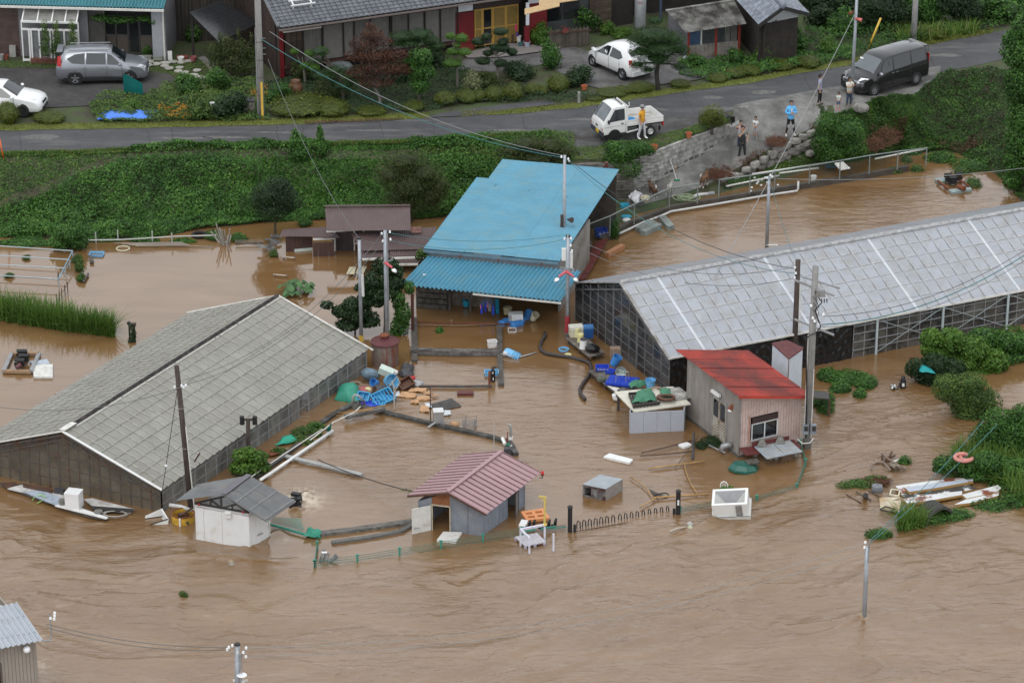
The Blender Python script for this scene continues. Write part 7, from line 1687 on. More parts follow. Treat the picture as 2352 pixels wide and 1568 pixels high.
 for sd in(1,-1):
  fy=-.05*bR*sd;vs,ed,rd=[],[],[];x=sd*(.08+ak*.6);y=.02+fy*1.6;a=add((x,y,.07),(.05,.055));add((x*1.03,y-.1,.045),(.05,.04),a);add((x*1.05,y-.17,.035),(.04,.028),1)
  if cO:add((x*.95,y,.34),.062,a)
  SKM('boot' if cO else 'shoe',vs,ed,rd,shoes,g)
 cL=nk+.165*hs;r=.098*hs;mb=MB()
 if cap:mb.la(T_('.108 0 .105 .05 .07 .1 0 .12'),(0,.0,cL+.015),14,sy=1.12);mb.pr([(-.07,-.1,cL+.02),(.07,-.1,cL+.02),(.05,-.19,cL+.0),(-.05,-.19,cL+.0)],(0,0,.012));mb.v=[tuple(Vc(v)*k)for v in mb.v];OB('cap',mb,cap,g,Q=1)
 mb=MB();n,m_=14,8;c3=cZ in('bob','pony')
 for i in rg(m_+1):
  th=(PI*(.62 if c3 else .55))*i/m_
  for j in rg(n):
   ph=2*PI*j/n;cM=cS(ph-(-PI/2));t2=th*(1-.42*max(0,cM))if not cap else th*.9+.3;q=Vc((sN(t2)*cS(ph)*r*1.02,sN(t2)*sN(ph)*r*1.14+.008,cS(t2)*r*1.18))
   if c3 and cM<.1:q.z-=.05*i/m_
   mb.v.append(tuple((q*(1+.05*dU())+Vc((0,0,cL)))*k))
 mb.f=[(i*n+j,(i+1)*n+j,(i+1)*n+(j+1)%n,i*n+(j+1)%n)for i in rg(m_)for j in rg(n)];OB('hair',mb,HAIR,g,Q=1)
 mb=MB()
 for sd in(1,-1):mb.bl(Vc((sd*.032*hs,-.083*hs,cL-.015))*k,.011*k*hs,6,4)
 OB('eye',mb,E('cY',(.02,.015,.012),.3),g)
 OB('nose',MB().add([Vc(p)*k for p in((-.012,-.085*hs,cL-.045),(.012,-.085*hs,cL-.045),(0,-.112*hs,cL-.045),(0,-.088*hs,cL-.0))],[(0,1,2),(1,3,2),(3,0,2)]),SKIN,g)
 OB('mouth',MB().bo(Vc((0,-.086*hs,cL-.072))*k,(.036*k,.01*k,.008*k)),E('cZ',(.25,.08,.06),.5),g)
 if cZ=='bun':OB('hair_bun',MB().bl(Vc((0,.1,cL+.06))*k,.05*k,8,6),HAIR,g)
 if aI:aI(g,k,S,sh,cL)
 return g
cl=lambda n,c=None:E('da'+n,c,.85,var=.12,vs=14)
aH('man in orange polo shirt, grey cap and white rubber boots beside truck bed',P(1474,319,ZR+.02),1.68,R(55),cl('db',(.68,.33,.02)),cl('dc',(.5,.5,.53)),E('dd',(.75,.75,.74),.4),cE='pocket',cap=cl('de',(.22,.22,.22)),cO=True,ak=.12,bR=1.2)
def eP(g,k,S,sh,hc):
 OB('hood',MB().la([(.085,0),(.11,.03),(.1,.08)],S(0,.03,sh+.02),14),cl('A',(.12,.42,.75)),g)
 OB('undershirt',MB().pr([S(-.045,-.118,sh-.02),S(.045,-.118,sh-.02),S(.015,-.132,sh-.25),S(-.01,-.132,sh-.25)],S(0,-.01,0)),cl('d',(.6,.6,.6)),g)
 for sd in(1,-1):OB('knee_patch',MB().bo(S(sd*.115,-.05,.5),(.09*k,.05*k,.16*k)),E('df',(.35,.36,.36),.7),g)
aH('man in bright blue jacket with crossed arms and black tights on ramp',P(1815,312,1.62),1.78,R(8),cl('A',(.12,.42,.75)),cl('B',(.012,.012,.014)),E('C',(.5,.5,.48),.6),cE='crossed',cH='long',bI='slim',ak=.2,aK=.08,aI=eP)
def wad(g,k,S,sh,hc):
 OB('wader_bib',MB().la(T_('.155 0 .168 .15 .165 .36 .13 .42'),S(0,-.005,.86),16,sy=.8),cl('e',(.022,.024,.026)),g,Q=1)
 for sd in(1,-1):OB('strap',MB().ba(S(sd*.08,-.1,1.24),S(sd*.09,-.02,sh+.06),.03,.01),cl('e',(.022,.024,.026)),g)
 OB('white_badge',MB().la([(0,0),(.03,0)],S(.1,-.15,1.22),8,MR(R(90),3,'X')),c6,g)
aH('man in black chest waders and grey shirt with hand to his face',P(1704,364,.95),1.66,R(25),cl('dg',(.2,.2,.18)),cl('e',(.022,.024,.026)),E('dh',(.62,.62,.6),.6),cE='hipface',bI='long',ak=.16,aI=wad)
def pinkx(g,k,S,sh,hc):
 for sd in(1,-1):OB('purple_sleeve',MB().bl(S(sd*.185,0,sh-.08),(.07*k,.065*k,.09*k),8,6),cl('di',(.1,.015,.08)),g)
 for t in(-.06,0,.06):OB('shirt_stripe',MB().ba(S(t,-.125,.95),S(t,-.12,sh-.05),.012,.01),cl('dj',(.45,.12,.14)),g)
aH('woman in pale pink vest and purple sleeves shading her eyes behind man in waders',P(1700,347,1.1),1.55,R(20),cl('dk',(.55,.42,.42)),cl('dl',(.04,.05,.08)),E('C'),cE='shade',cZ='bun',aI=pinkx)
def boyx(g,k,S,sh,hc):OB('shirt_print',MB().bo(S(.0,-.135,1.16),(.09*k,.02*k,.12*k)),cl('dm',(.05,.09,.2)),g)
aH('small boy in white T shirt and pale shorts on ramp',P(1734,318,1.55),1.13,R(-25),cl('d',(.6,.6,.6)),cl('dn',(.42,.42,.46)),E('do',(.12,.25,.32),.6),cE='belly',bI='shorts',bv=True,ak=.06,aI=boyx)
aH('woman in lavender grey tunic and black leggings beside road',P(1882,241,ZR+.02),1.58,R(75),cl('dp',(.3,.31,.42)),cl('B',(.012,.012,.014)),E('dq',(.02,.02,.02),.5),cZ='bob',bI='slim',aK=.22,ak=.05,bR=.6)
def tod(g,k,S,sh,hc):OB('shirt_print',MB().bo(S(-.02,-.135,1.2),(.09*k,.02*k,.09*k)),cl('dr',(.06,.3,.12)),g)
aH('toddler girl in white top, blue shorts and pink shoes',P(1925,253,ZR+.02),.93,R(-8),cl('d',(.6,.6,.6)),cl('ds',(.07,.12,.22)),E('dt',(.75,.15,.14),.5),cZ='bob',bI='shorts',bv=True,ak=.1,aI=tod)
def phx(g,k,S,sh,hc):
 OB('phone',MB().bo(S(-.02,-.47,sh+.0),(.08*k,.012*k,.15*k),rz=.4),am,g)
 for z in(.95,1.02,1.09,1.16):OB('shirt_stripe',MB().la([(.158,0),(.158,.012)],S(0,0,z),18,sy=.78),cl('du',(.38,.36,.28)),g)
aH('woman in striped white top, jeans and olive rubber boots holding up phone',P(1949,248,ZR+.02),1.58,R(35),cl('dv',(.62,.6,.54)),cl('dw',(.035,.055,.09)),E('dx',(.17,.16,.12),.5),cE='phone',cZ='bob',cO=True,bI='slim',ak=.12,aI=phx)
def dog(K,pos,rz,dE,ef=True,sc=1.,tailup=True,dN='dogs by the ramp'):
 g=TH('dog',K,'dog',pos,dN,rz=rz);g.scale=(sc,sc,sc);V=Vector
 vs=[V(p)for p in((.22,0,.44),(.05,0,.42),(-.2,0,.43),(.3,0,.53),(.38,0,.62),(.47,0,.6),(.56,0,.575),(.2,.07,.3),(.21,.07,.14),(.21,.07,.03),(.25,.07,.015),(.2,-.07,.3),(.21,-.07,.14),(.21,-.07,.03),(.25,-.07,.015),(-.22,.08,.32),(-.16,.08,.24),(-.27,.08,.13),(-.25,.08,.03),(-.21,.08,.015),(-.22,-.08,.32),(-.16,-.08,.24),(-.27,-.08,.13),(-.25,-.08,.03),(-.21,-.08,.015),(-.28,0,.5),(-.33,0,.6),(-.25,0,.68),(-.17,0,.64))]
 ed=T_('0 1 1 2 0 3 3 4 4 5 5 6 0 7 7 8 8 9 9 10 0 11 11 12 12 13 13 14 2 15 15 16 16 17 17 18 18 19 2 20 20 21 21 22 22 23 23 24 2 25 25 26 26 27 27 28')
 rd=[(.115,.1),(.095,.085),(.09,.085),.07,.07,.05,.03]+[.045,.028,.024,.024]*2+[.06,.045,.025,.022,.022]*2+[.035,.035,.033,.02]
 SKM('body',vs,ed,rd,dE,g,root=1)
 for sd in(1,-1):OB('ear',MB().tu([(.36,sd*.045,.66),(.35,sd*.06,.75)],[.03,.004],5),dE,g)
 OB('nose',MB().bl((.59,0,.585),.014,6,4),am,g);mb=MB();[mb.bl((.44,sd*.04,.645),.009,6,4)for sd in(1,-1)];OB('eye',mb,am,g)
 if ef:
  OB('white_chest',MB().bl((.3,0,.46),(.07,.075,.09),8,6),E('f',(.55,.53,.48),.9),g)
  mb=MB();[mb.cy((x,sd*y,.02),(x,sd*y,.12),.03,.028,6)for x,y in((.21,.07),(-.26,.08))for sd in(1,-1)];OB('white_sock',mb,E('f'),g)
  OB('white_tail',MB().tu([(-.31,.02,.52),(-.355,.02,.62),(-.27,.02,.7)],[.03,.035,.02],6),E('f'),g)
 return g
dog('black and tan dog with raised white tail beside heap of twigs',P(1617,430,.42)+V3(0,.1,0),R(62),E('dy',(.07,.045,.03),.9,var=.5,vs=5,ab=(.2,.09,.035),ds=6),sc=1.05)
dog('brown and dark dog facing away by basins',P(1500,452,.3),R(115),E('dz',(.16,.075,.035),.9,var=.4,vs=6,ab=(.03,.022,.018),ds=5),sc=1.)
dog('white dog with dark saddle standing by chain fence',P(1537,450,.3),R(70),E('dA',(.42,.4,.36),.9,var=.3,vs=5,ab=(.05,.04,.035),ds=4,dt=.58),ef=False,sc=1.)
LOC[0]=0
bf=E('c',(.75,.76,.76),.2,aE=.7);eU=E('D',(.24,.235,.225),.85,var=.15,vs=4,ab=(.15,.145,.135),ds=1.5,dt=.6,cN=(4,4,.4));a7=E('dB',(.33,.36,.39),.42,.35,var=.12,vs=3,ab=(.2,.2,.2),ds=2,dt=.62);b8=E('dC',(.055,.04,.033),.9,var=.4,vs=6,cN=(6,6,.5),ab=(.1,.08,.07),ds=1.5,dt=.58)
YEL=E('dD',(.62,.4,.06),.5,var=.1)
def cB(mb,p,r=.05,up_=1):
 mb.la([(.0,0),(r*.5,0),(r,.02),(r*.6,.05),(r,.07),(r*.5,.11),(0,.12)],p,8)
def aM(name,K,x,yb,yt,r,m,z=-.4,zb=.0,aA=0,r2=None,dN='utility poles',d6=None):
 b=P(x,yb,zb);h=VZ(b,yt);g=TH(name,K,'pole',b,dN);t=V3(b.x+aA,b.y,h);OB('shaft',MB().tu([b+Zv(z),b.lerp(t,.5),t],[r,aS(r,r2 or r*.8,.5),r2 or r*.8],12),m,g,Q=1)
 if d6:OB('cap',MB().cy(t,t+Zv(.06),(r2 or r*.8)*1.12,None,12),d6,g)
 return g,b,t
T={}
g,b,t=aM('utility_pole','tall concrete pole with yellow guard at its foot by farmhouse garden',601,272,-40,.17,eU,zb=ZR,r2=.15)
OB('yellow_guard',MB().bo(b+V3(.06,-.17,.95),(.11,.05,1.9)),YEL,g);OB('conduit',MB().tu([b+V3(-.16,-.08,0),b+V3(-.16,-.08,4.6)],.03,6),a4,g)
for z in(1.2,2.1,3.,3.9):OB('band',MB().la([(.178,0),(.178,.03)],b+Zv(z),12),c8,g)
for z in(3.3,3.6,4.1):OB('step_bolt',MB().ba(b+V3(-.15,-.1,z),b+V3(.32,-.1,z),.02,.02),a4,g)
T['A']=V3(b.x,b.y,5.9)
g,b,t=aM('utility_pole','tall slim pale steel pole with small red beacon in front of dark van',1955,236,-30,.085,a7,zb=ZR,aA=.05,r2=.07)
z=VZ(b,42);OB('red_beacon',MB().bo(V3(b.x+.05,b.y-.1,z),(.12,.06,.1)).cy(V3(b.x+.12,b.y-.12,z),V3(b.x+.3,b.y-.2,z-.05),.06,.1,10),E('dE',(.5,.12,.1),.5),g);OB('horn',MB().cy(V3(b.x-.1,b.y-.1,z+.35),V3(b.x-.32,b.y-.2,z+.3),.05,.09,10),ao,g);T['B']=V3(b.x,b.y,z+.25)
g,b,t=aM('utility_pole','grey concrete pole half hidden among trees behind van',2098,96,-30,.16,eU,zb=ZR+.05,r2=.14)
a=P(1991,119,ZR+.05);c=PP(a,2023,42);aj('guy_guard',MB().tu([a,c],.055,8),YEL,'slanting yellow plastic cover on guy wire behind road','guy wire guard',Q=1)
T['C']=c;
g,b,t=aM('steel_pole','left one of two steel poles between brown sheds and greenhouse',830,782,549,.085,a7,zb=0,r2=.07,d6=am);T['D']=t
OB('yellow_base',MB().cy(b+Zv(-.1),b+Zv(.25),.1,.1,10),YEL,g);OB('meter_pipe',MB().tu([t+V3(.1,-.05,-1.6),t+V3(.12,-.06,-2.6)],.06,8),be,g)
g,b,t=aM('steel_pole','right one of two steel poles, with white flood lamp',889,785,530,.095,a7,zb=0,r2=.08);T['E']=t
OB('conduit',MB().tu([t+V3(.09,-.06,-.1),t+V3(.1,-.07,-4.2)],.025,6),a4,g);mb=MB();[cB(mb,t+V3(dx,-.05,dz))for dx,dz in((.2,-.08),(-.14,-.16),(.22,-.42),(-.1,-.5))];OB('insulator',mb,bf,g)
def et(g,p,dx,K=None):
 OB('lamp_holder',MB().cy(p+V3(-dx*.2,0,.12),p+V3(dx*.12,-.1,-.08),.07,.05,10),E('dF',(.55,.1,.12),.5),g,K=K);OB('lamp_head',MB().la(T_('.04 .12 .13 .03 .13 0 0 -.02'),p+V3(dx*.2,-.16,-.22),14,MR(.5*dx,3,'Y')),bf,g,Q=1)
et(g,V3(b.x+.16,b.y-.1,VZ(b,606)),1);mb=MB();q=V3(b.x,b.y-.08,VZ(b,600));mb.ba(q-V3(.12,0,.04),q+V3(.32,0,.12),.04,.04);OB('bracket',mb,a4,g)
g,b,t=aM('steel_pole','steel pole with two red and white flood lamps at blue porch corner',1303,775,543,.095,a7,zb=0,r2=.085,d6=am);T['F']=t
for x in(1290,1311):q=PP(b+V3(0,-.12,0),x,628);et(g,q+V3(0,-.05,.0),-1 if x<1300 else 1)
mb=MB();q=PP(b,1300,618);
for dz in(0,.12):mb.ba(q+V3(-.25,-.1,dz),q+V3(.35,-.1,dz-.08),.04,.04)
OB('lamp_crossarm',mb,a4,g);mb=MB();q=PP(b,1303,600);mb.bo(q+V3(.08,.12,0),(.3,.15,.75));mb.bo(q+V3(-.14,.05,.3),(.2,.1,.55));OB('switch_box',mb,c6,g);mb=MB();q=PP(b,1303,762);mb.cy(q,q+Zv(.75),.12,.11,10);OB('red_sleeve',mb,E('dG',(.3,.03,.04),.5),g)
mb=MB();q=PP(b,1303,560);[cB(mb,q+V3(dx,-.05,dz))for dx,dz in((.02,.3),(.15,.22),(-.12,.2),(.14,-.1),(.2,-.35))];OB('insulator',mb,bf,g)
b=P(1297,700)+V3(0,2.4,0);t=PP(b,1297,357);g=TH('steel_pole','steel pole rising through blue roof with loudspeaker horn','pole',b,'utility poles');OB('shaft',MB().tu([b,t],[.09,.07],10),a7,g,Q=1);T['G']=t
q=PP(b,1290,530);OB('timber_splint',MB().bo(q+V3(0,-.1,0),(.12,.1,1.6)),b8,g);mb=MB();q=PP(b,1303,502);mb.cy(q+V3(0,-.1,0),q+V3(.2,-.3,.05),.03,.13,12);OB('loudspeaker',mb,E('dH',(.06,.045,.04),.6),g)
mb=MB();[cB(mb,t+V3(dx,-.05,dz))for dx,dz in((-.14,-.1),(.16,-.2),(.2,-.3))];OB('insulator',mb,bf,g)
g,b,t=aM('steel_pole','steel pole standing in upper pond behind long greenhouse',1761,570,405,.085,a7,zb=0,r2=.065);T['H']=t
mb=MB();[cB(mb,t+V3(dx,-.05,dz))for dx,dz in((-.1,-.1),(.12,-.05),(.05,.02))];OB('insulator',mb,bf,g);OB('float_board',MB().bo(b+V3(.22,-.05,.18),(.55,.1,.03)),be,g)
g,b,t=aM('wooden_pole','dark wooden pole with insulators behind concrete pole and white locker',1823,850,597,.12,b8,zb=0,r2=.105);T['I']=t
OB('conduit',MB().tu([t+V3(.12,-.08,-.9),t+V3(.14,-.08,-3.2)],.025,6).tu([t+V3(.2,-.06,-1.6),t+V3(.2,-.06,-3.2)],.02,6),be,g);mb=MB();[cB(mb,t+V3(dx,-.1,dz))for dx,dz in((-.12,-.35),(-.08,-.6),(-.12,-.8))];OB('insulator',mb,bf,g)
g,b,t=aM('concrete_pole','big concrete pole with cross arms and two meter boxes right of pink hut',1853,1028,612,.18,eU,zb=0,r2=.12,aA=.05);T['J']=t
for yy,w_ in((662,1.5),(752,1.3)):
 q=PP(b,1858,yy);OB('crossarm',MB().ba(q+V3(-.55,.3,.22),q+V3(.95,-.45,-.12),.06,.07),a4,g)
q=PP(b,1868,650);OB('crossarm',MB().ba(q+V3(-.4,.25,.15),q+V3(1.,-.4,-.05),.06,.06),a4,g)
q=PP(b,1884,668);OB('switch_box',MB().bo(q+V3(0,-.2,0),(.36,.2,.28)),a4,g)
mb=MB();[cB(mb,PP(b,x,y)+V3(0,-.2,0),.055)for x,y in((1876,714),(1884,690),(1890,720),(1870,735),(1880,742),(1866,728),(1862,700))];OB('insulator',mb,bf,g)
mb=MB();[mb.cy(PP(b,x,y)+V3(0,-.25,0),PP(b,x,y+9)+V3(0,-.25,0),.022,.022,6)for x,y in((1886,680),(1892,680),(1898,680))];OB('fuse',mb,am,g)
mb=MB();cp=[PP(b,x,y)+V3(0,-.22,0)for x,y in((1872,664),(1886,690),(1872,705),(1878,730),(1884,745),(1872,760),(1858,764),(1850,775),(1852,900),(1850,1000))];mb.tu(cp,.028,5);OB('black_cable',mb,am,g)
mb=MB();[mb.tu([PP(b,1866,y0)+V3(0,-.2,0),PP(b,1874,y0+8)+V3(0,-.25,0),PP(b,1880,y0+26)+V3(0,-.22,0)],.014,4)for y0 in(676,690,706)];OB('loop_cable',mb,am,g)
for x in(1850,1868):q=PP(b+V3(0,-.2,0),x,985);o=OB('meter_box',MB().bo(q,(.24,.14,.42)),E('dI',(.2,.22,.24),.4),g);OB('meter_glass',MB().bo(q+V3(.02,-.08,.05),(.15,.02,.2)),GLD,o)
mb=MB();q=P(1853,1028);mb.tu([q+V3(.14,-.12,.5),q+V3(.14,-.12,3.5)],.02,6);mb.tu([q+V3(-.14,-.12,.5),q+V3(-.14,-.12,5.)],.02,6);OB('conduit',mb,be,g);OB('looped_hose',MB().tu([q+V3(-.4,-.1,.45),q+V3(-.2,-.22,.3),q+V3(.1,-.2,.32),q+V3(.25,-.1,.5)],.02,6),c6,g)
g,b,t=aM('wooden_pole','dark wooden pole beside near corner of left greenhouse',441,1180,840,.12,b8,zb=0,r2=.095,aA=-.32);T['K']=t
OB('conduit',MB().tu([b+V3(.12,-.1,.1),b.lerp(t,.6)+V3(.12,-.1,0)],.025,6),be,g);mb=MB();[mb.la([(.115,0),(.115,.03)],b.lerp(t,q),12)for q in(.45,.72,.86)];OB('band',mb,a4,g)
mb=MB();[cB(mb,b.lerp(t,.87)+V3(dx,-.12,dz))for dx,dz in((.12,0),(.2,-.06),(-.14,-.05),(.28,.02))];OB('insulator',mb,bf,g);mb=MB();q=PP(b,459,1040);mb.ba(q,q+V3(-.22,0,-.36),.1,.05);OB('red_board',mb,dH,g)
g,b,t=aM('lamp_post','short rusty post with two black cylinders beside left greenhouse',569,1062,962,.085,E('E',(.05,.035,.028),.8,var=.4),zb=0,r2=.08,aA=.08)
for dx in(-.24,.26):OB('cylinder_lamp',MB().cy(t+V3(dx,0,-.22),t+V3(dx,0,.12),.1,.09,12),am,g)
OB('crossbar',MB().ba(t+V3(-.22,0,-.02),t+V3(.24,0,-.02),.07,.07),E('E'),g)
g,b,t=aM('steel_pole','slim steel pole standing alone in river at lower right',1985,1424,1255,.085,a7,zb=0,r2=.075,aA=-.03);OB('top_bracket',MB().ba(t+V3(.06,-.05,-.6),t+V3(.07,-.05,.32),.06,.04),a4,g);T['L']=t+V3(.05,0,.2)
mb=MB();cB(mb,t+V3(-.08,-.05,.15));cB(mb,t+V3(-.1,-.05,-.05));OB('insulator',mb,bf,g)
b=P(545,1640);t=PP(b,545,1480);g=TH('steel_pole','steel pole with insulators and dish lamp cut by bottom edge','pole',b,'utility poles');OB('shaft',MB().tu([b-Zv(.4),t],[.095,.085],10),a7,g,Q=1);OB('conduit',MB().tu([b+V3(.14,-.05,0),t+V3(.13,-.05,-.3)],.03,6),a4,g);T['M']=t
OB('cap',MB().cy(t,t+Zv(.06),.11,.09,10),am,g);mb=MB();[cB(mb,t+V3(dx,-.05,dz))for dx,dz in((-.28,-.12),(-.34,-.2),(-.16,-.05),(.3,-.14),(.2,-.32),(.28,-.48),(.0,-.3))];OB('insulator',mb,bf,g);OB('bracket',MB().ba(t+V3(-.25,-.04,-.3),t+V3(0,-.04,-.2),.03,.03).ba(t+V3(.0,-.04,-.5),t+V3(.28,-.04,-.25),.03,.03),a4,g)
q=PP(b,556,1546);OB('dish_lamp',MB().bl(q+V3(0,-.1,0),(.18,.18,.04),12,6),bf,g);q=PP(b,552,1562);OB('lower_bracket',MB().bo(q,(.5,.06,.06)).bo(q+V3(.1,-.05,-.05),(.12,.1,.14)),be,g)
g,b,t=aM('post','short dark post with round cap at far corner of left greenhouse',298,782,742,.035,am,zb=0,r2=.03,dN=None);OB('round_cap',MB().bl(t,.09,8,6),am,g)
g,b,t=aM('post','overgrown wooden stump post beside left greenhouse corner',309,782,745,.06,b8,zb=0,r2=.05,dN=None);OB('top_block',MB().bo(t,(.2,.15,.12)),b8,g)
g,b,t=aM('steel_pole','slim black bar standing in water before steel cabinet',989,970,888,.02,am,zb=0,r2=.02,dN=None);OB('top_bar',MB().ba(t-V3(.45,-.02,.02),t,.05,.05),am,g)
g,b,t=aM('orange_marker','leaning orange marker pole at left edge below road',8,364,318,.035,E('dJ',(.65,.13,.02),.4),z=0,zb=2.3,aA=-.12,dN=None)
WIRE={'grey':E('dK',(.1,.11,.11),.5),'teal':E('dL',(.04,.16,.17),.5),'black':am,'pale':E('dM',(.25,.26,.26),.5)}
def CB(a,b,sag,K,m='grey',r=.012,n=24,dN=None):
 a,b=Vc(a),Vc(b);af=[a.lerp(b,t/n)-Zv(sag*4*(t/n)*(1-t/n))for t in rg(n+1)];aj('cable',MB().tu(af,r,5),WIRE[m],K,'cable','overhead cables')
A=T['A'];G=T['G']
CB(V3(A.x,A.y,6.5),G+V3(-.1,0,-.1),.9,'teal cable from yellow footed pole down to blue roof pole','teal',.016)
CB(V3(A.x+.5,A.y+.3,6.7),G+V3(-.1,0,.0),.9,'grey cable above teal one running down to blue roof pole','pale',.013)
CB(V3(A.x+.4,A.y,5.4),T['D'],.7,'thin cable dropping across road and bank to left steel pole','grey')
CB(T['D'],T['E']+Zv(-.5),.1,'short cable between two steel poles')
CB(T['E']+V3(-.1,0,-.1),T['K']+V3(.2,0,-.6),1.1,'upper cable from right steel pole across left greenhouse','grey')
CB(T['E']+V3(-.1,0,-.5),T['K']+V3(.2,0,-.8),1.1,'lower cable from right steel pole across left greenhouse','grey')
CB(T['E']+V3(.2,0,-.1),T['F']+Zv(.1),.35,'upper cable crossing blue roof','teal');CB(T['E']+V3(.2,0,-.45),T['F']+Zv(-.1),.45,'lower cable crossing blue roof','teal')
CB(G+V3(.1,0,-.1),T['I']+V3(-.1,0,-.4),.9,'long cable from blue roof pole over pond to wooden pole','black',.014);CB(G+V3(.1,0,-.2),T['I']+V3(-.1,0,-.6),1.1,'second long cable over pond to wooden pole','teal',.013)
CB(T['F']+V3(.1,0,0),T['I']+V3(-.1,0,-.3),.9,'cable from porch pole along greenhouse ridge','grey',.012);CB(T['F']+V3(.1,0,-.3),T['I']+V3(-.1,0,-.8),1.,'lower cable from porch pole along greenhouse ridge','grey',.012)
CB(T['H'],T['I']+Zv(-.2),.3,'thin cable from pond pole to wooden pole','teal',.01);CB(T['H']+Zv(-.1),P(2400,380,2.4),.3,'thin pale cable from pond pole to right edge','pale',.013)
CB(T['B'],P(1640,640,3.4),.25,'white cable dropping from tall slim pole toward greenhouse','pale',.016)
CB(V3(T['C'].x,T['C'].y,T['C'].z),PP(T['C'],2062,-20),0,'guy wire above yellow cover','black',.015)
J=T['J'];q=PP(P(1853,1028),1890,745)
CB(q,P(2420,540,5.2),.9,'thick teal cable running right over greenhouse roof','teal',.022);CB(q+Zv(.35),P(2420,530,5.4),.9,'thin black cable above thick teal one','black',.012);CB(q+Zv(-.1),P(2420,552,5.),.95,'thin grey cable below thick teal one','grey',.012)
CB(T['K']+V3(.1,0,-.9),P(-60,925,2.),.6,'thin cable from wooden pole to left edge','grey');bk=P(373,1125,1.05);CB(T['K']+Zv(-.9),bk,0,'straight stay wire from wooden pole to greenhouse corner','black',.013)
aj('stay_insulator',MB().bl((T['K']+Zv(-.9)).lerp(bk,.76),.06,8,6),bf,'round white insulator on stay wire over left greenhouse','insulator')
M_=T['M'];CB(M_+V3(-.25,0,-.1),V3(*(P(106,1432,3.9))),.25,'upper cable from bottom pole to corner building mast','grey');CB(M_+V3(-.25,0,-.2),V3(*(P(106,1440,3.8))),.3,'lower cable from bottom pole to corner building mast','grey')
L_=T['L'];CB(M_+V3(.3,0,-.12),L_,1.,'upper cable across river between two river poles','pale',.01);CB(M_+V3(.3,0,-.45),L_+Zv(-.35),1.,'lower cable across river between two river poles','pale',.01)
CB(L_,P(2260,965,2.4),.15,'teal cable from river pole up over right hedge','teal',.013);CB(L_+Zv(-.1),P(2290,975,2.2),.15,'second teal cable over pink hose coil','teal',.012)
CB(P(730,1055,.25),P(1085,1150,1.45),.3,'rope grown with weeds over pool to pink roof','black',.02)
p,=(np.array([tuple(P(730,1055,.25).lerp(P(1085,1150,1.45),t)-Zv(.3*4*t*(1-t)))for t in bC(3).uniform(.55,.98,260)]),)
p=p+bC(4).normal(0,.05,p.shape);me=LFM('rope_weeds',p,np.tile([0,0,1.],(len(p),1)),.09,bC(5).uniform(.3,.9,len(p)));me.materials.append(LM('weeds'));bQ(a8('rope_weeds',me,None),'weeds caught on rope beside pink roof',None,None,'stuff')
CB(P(1605,1000,.5),P(1550,1075,.05),0,'dark rope hanging from hut corner into water','black',.012)
def Z(x0,y0,k):return lambda zx,zy:((x0+zx/k)/1.7415,(y0+zy/k)/1.7415)
za,zb,zc,zd,a3,zf,zg,zh,zi=Z(1900,1150,5.227),Z(2240,1270,4.237),Z(3360,1880,3.36),Z(0,1900,2.868),Z(2050,2000,6.533),Z(2560,1700,3.459),Z(780,850,3.267),Z(1240,1420,3.564),Z(2350,560,3.136)
def W(z,zx,zy,h=.0):return P(*z(zx,zy),h)
C_=lambda n,c=None,r=.5,**k:E('dN'+n,c,r,var=k.pop('var',.12),vs=5,**k)
cP=C_('dO',(.05,.22,.55));b7=C_('dP',(.02,.06,.5));bX=C_('dQ',(.16,.42,.68));d4=C_('dR',(.02,.28,.42));bF=C_('dS',(.58,.54,.4));ylw=C_('dT',(.62,.58,.3));aL=c6;grn=C_('dU',(.03,.24,.16),.6);eL=C_('dV',(.05,.19,.11),.7,var=.3);stl=E('dW',(.38,.38,.38),.35,.5,var=.15,vs=4);C_('b',(.42,.42,.4));C_('F',(.22,.22,.22));av=C_('dX',(.05,.05,.055));ec=C_('dY',(.38,.22,.08),.6,var=.3);tan=C_('dZ',(.48,.28,.15),.8,var=.3);hose=C_('ea',(.045,.036,.034),.6);conc=E('eb',(.17,.165,.15),.9,var=.35,vs=6,aC=.4)
def E3(rx=0,ry=0,rz=0):return(MR(rz,3,'Z')@MR(ry,3,'Y')@MR(rx,3,'X'))
def tub(mb,c,d,M,t=.02,ribs=0):
 w,l,h=d;c=Vc(c)
 f=lambda p:c+M@Vc(p)
 for(x,y,sx,sy)in((-w/2+t/2,0,t,l),(w/2-t/2,0,t,l),(0,-l/2+t/2,w-2*t,t),(0,l/2-t/2,w-2*t,t)):mb.bo(f((x,y,h/2)),(sx,sy,h),bA=M)
 mb.bo(f((0,0,t/2)),(w-2*t,l-2*t,t),bA=M)
 for(x,y,sx,sy)in((-w/2-.008,0,.03,l+.04),(w/2+.008,0,.03,l+.04),(0,-l/2-.008,w+.04,.03),(0,l/2+.008,w+.04,.03)):mb.bo(f((x,y,h-.015)),(sx,sy,.03),bA=M)
 return mb
def CR(K,c,d,m,M=None,ae=None,name='crate',aD='crate',eO=0,txt=None,tm=None):
 M=M or E3();g=TH(name,K,aD,c,ae);OB('body',tub(MB(),c,d,M),m,g)
 if eO:
  for k in rg(1,eO+1):OB('divider',MB().bo(Vc(c)+M@Vc((-d[0]/2+d[0]*k/(eO+1),0,d[2]*.45)),(.02,d[1]-.04,d[2]*.7),bA=M),m,g)
 if txt:
  t=dS(txt,d[2]*.55,tm or aL,g,(0,0,0));t.location=M@Vc((-d[0]*.4,-d[1]/2-.012,d[2]*.25));t.rotation_euler=(M.to_4x4()@MR(R(90),4,'X')).to_euler()
 return g
